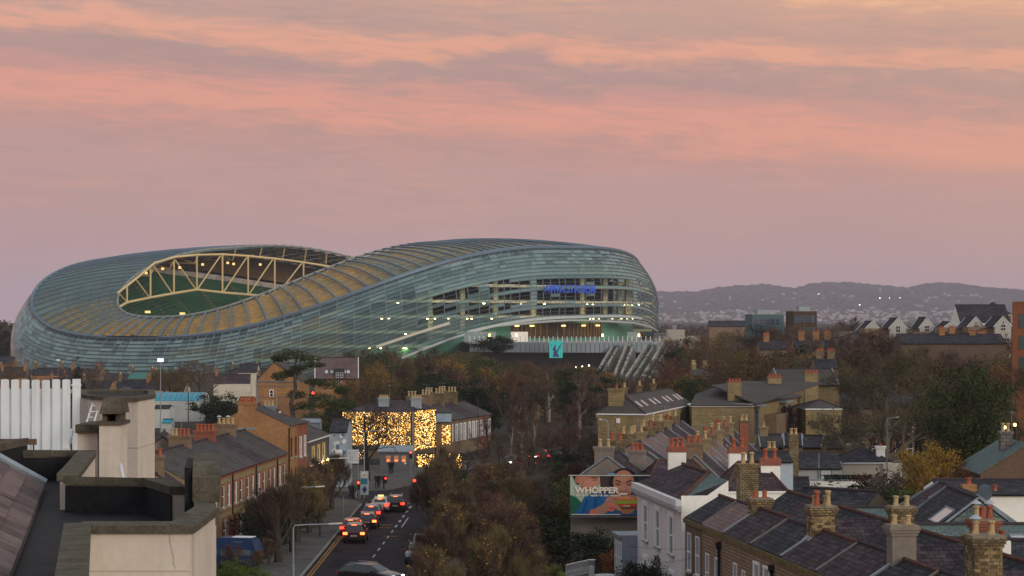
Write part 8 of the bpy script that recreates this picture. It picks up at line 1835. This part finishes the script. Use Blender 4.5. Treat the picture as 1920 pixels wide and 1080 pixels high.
# people
def person(x, y, H, label, coat, legs, pose, rz=0):
    J = {'pel':(0,0,.50),'waist':(0,0,.60),'chest':(0,.01,.73),'neck':(0,0,.835),'head':(0,-.015,.90),'crown':(0,0,.985),
         'shl':(-.105,0,.80),'shr':(.105,0,.80),'ell':(-.145,.02,.64),'elr':(.145,.02,.64),'hal':(-.135,-.06,.50),'har':(.135,-.06,.50),
         'hil':(-.055,0,.48),'hir':(.055,0,.48),'knl':(-.06,-.02,.27),'knr':(.06,-.02,.27),'anl':(-.06,.01,.045),'anr':(.06,.01,.045),'tol':(-.065,-.085,.02),'tor':(.065,-.085,.02)}
    J = {k: list(v) for k, v in J.items()}
    for k, v in pose.items(): J[k] = [a+b for a, b in zip(J[k], v)]
    E_ = [('pel','waist'),('waist','chest'),('chest','neck'),('neck','head'),('head','crown'),('chest','shl'),('chest','shr'),('shl','ell'),('shr','elr'),('ell','hal'),('elr','har'),('pel','hil'),('pel','hir'),('hil','knl'),('hir','knr'),('knl','anl'),('knr','anr'),('anl','tol'),('anr','tor')]
    R_ = dict(pel=.085,waist=.080,chest=.090,neck=.035,head=.060,crown=.045,shl=.052,shr=.052,ell=.038,elr=.038,hal=.022,har=.022,hil=.060,hir=.060,knl=.042,knr=.042,anl=.030,anr=.030,tol=.026,tor=.026)
    ks = list(J); me = bpy.data.meshes.new('skeleton'); me.from_pydata([tuple(c*H for c in J[k]) for k in ks], [(ks.index(a), ks.index(b)) for a, b in E_], [])
    ob = bpy.data.objects.new('tmp', me); COL.objects.link(ob); md = ob.modifiers.new('skin', 'SKIN'); ss = ob.modifiers.new('sub', 'SUBSURF'); ss.levels = 1; ss.render_levels = 1
    sv = me.skin_vertices[0].data
    for i, k in enumerate(ks): sv[i].radius = (R_[k]*H, R_[k]*H*.8); sv[i].use_root = (k == 'pel')
    dg = bpy.context.evaluated_depsgraph_get(); m2 = bpy.data.meshes.new_from_object(ob.evaluated_get(dg)); bpy.data.objects.remove(ob)
    m2.materials.clear(); skin = mat('skin', (.34,.20,.15), var=.05)
    for q in (coat, legs, skin, mat('shoe', (.03,.03,.03)), mat('hair_dark', (.02,.014,.01))): m2.materials.append(q)
    for f in m2.polygons:
        c = f.center/H; mi = 0
        if c.z < .055: mi = 3
        elif c.z < .40 and abs(c.x) < .12: mi = 1
        elif c.z > .855: mi = 4 if (c.y > -.01 or c.z > .945) else 2
        elif c.z < .535 and abs(c.x) > .10: mi = 2
        f.material_index = mi; f.use_smooth = True
    return tag(link('person', m2, None, (x, y, .12), rz), label, 'person')
blk = mat('coat_black', (.016,.016,.018), rough=.9); nav = mat('coat_navy', (.018,.020,.030), rough=.9); dk = mat('trousers_dark', (.018,.018,.022), rough=.9); pale_t = mat('trousers_pale', (.40,.38,.36), rough=.9); gr = mat('coat_grey', (.12,.12,.125), rough=.9)
X_ = lambda px, d: GX(px, d)
person(X_(706,249), 249, 1.72, 'person in a long black coat waiting at the far kerb', blk, dk, {}, .2); person(X_(711,250.2), 250.2, 1.66, 'person in black standing just behind the waiting walker', blk, dk, {'hal':(.03,-.04,.05)}, -.6)
person(X_(719,248.6), 248.6, 1.75, 'person in dark clothes and white shoes by the thin signal post', nav, dk, {'knl':(0,-.05,0),'anl':(0,-.09,.01),'tol':(0,-.09,.01),'anr':(0,.07,.02),'tor':(0,.07,.02)}, 1.1)
person(X_(662,234.6), 234.6, 1.70, 'person in dark coat on the left corner beside the signal', blk, dk, {'har':(0,-.05,.08)}, 2.0); person(X_(667,235.4), 235.4, 1.68, 'person in pale trousers on the left corner', gr, pale_t, {}, -1.0); person(X_(657,235.8), 235.8, 1.6, 'person in navy at the back of the left corner', nav, dk, {}, .5)
person(X_(731,272), 272, 1.7, 'person in black beside the kiosk', blk, dk, {}, .4); person(X_(735,272.6), 272.6, 1.74, 'second person in black beside the kiosk', blk, dk, {}, -.4)
# garden balustrade, urn and table
bp_ = mat('white_stone', (.52,.52,.52), rough=.8, var=.12)
o = thing('balustrade', 'white stone garden balustrade curving below the poster', 'balustrade', (GX(1062,160),160,0)); n = 16
pts = [Vector((2.0*k/n, 1.2*math.sin(k/n*1.5), .55+.25*k/n)) for k in range(n+1)]
MB().tube([p+Vector((0,0,.85)) for p in pts], .09, 6).build('handrail', bp_, o, uv=False); MB().tube([p for p in pts], .09, 6).build('base_rail', bp_, o, uv=False)
for p in pts: MB().lathe(p, [(.05,0),(.09,.25),(.05,.5),(.06,.8)], 8).build('baluster', bp_, o, uv=False)
MB().box(-.05, 2.1, -.1, 1.3, -.1, .54).build('plinth', mat('plinth_grey', (.2,.2,.2)), o, uv=False)
u = MB().lathe((0,0,0), [(.14,0),(.06,.1),(.06,.25),(.28,.42),(.32,.5),(.30,.52)], 10).build('garden_urn', bp_, uv=False); u.location = (GX(1109,161),161,CAMZ-(1060-HOR)/F*161-.1); tag(u, 'white stone urn at the end of the garden balustrade', 'urn')
pd = MB().box(-.2,.2,-.2,.2,-.1,u.location.z-.004).build('pedestal', bp_, uv=False); pd.location = (u.location.x,161,0); tag(pd, 'square white pedestal under the garden urn', 'pedestal')
tb = thing('garden_table', 'round pale garden table on the terrace by the villa', 'table', (GX(1135,158),158,0)); MB().lathe((0,0,.9), [(.75,0),(.78,.03),(.75,.06)], 20).build('tabletop', bp_, tb, uv=False); MB().tube([(0,0,0),(0,0,.9)], .08, 8).build('leg', bp_, tb, uv=False)
# overhead wires
for k, (a, b, lb) in enumerate(((PT(598,1030,150),PT(905,1040,150),'thin black cable sagging over the street'),(PT(1180,1025,140),PT(1440,1010,125),'thin black cable slung in front of the villa'),(PT(1185,1042,140),PT(1300,1045,132),'second thin cable below the first at the villa'))):
    pts = [a.lerp(b, q/10)-Vector((0,0,.35*math.sin(q/10*PI))) for q in range(11)]; w_ = MB().tube(pts, .012, 4).build('overhead_cable', black_paint, uv=False); tag(w_, lb, 'cable')
# distant lit lamps in the suburb
for px, py, d, lb in ((1884,802,210,'glowing amber lamp between the green tree and the stone stack'),(1903,797,215,'second amber lamp at the right edge'),(964,885,240,'white lamp glowing low in the bare trees'),(1092,688,650,'first small lamp below the podium'),(1104,686,650,'second small lamp below the podium'),(1080,689,650,'third small lamp below the podium')):
    c = PT(px, py, d); o = thing('garden_lamp', lb, 'lamp', (c.x, c.y, 0)); s_ = min(1.3, d/240)
    MB().tube([(0,0,0),(0,0,c.z-.1)], .05, 6).build('post', black_paint, o, uv=False); MB().lathe((0,0,c.z-.1), [(.08*s_,0),(.16*s_,.1*s_),(.14*s_,.24*s_),(.04*s_,.3*s_)], 8).build('globe', mat_emit('lamp_amber', (1,.55,.14), 16) if px > 1500 else mat_emit('lamp_white', (1,.9,.7), 14), o, uv=False)
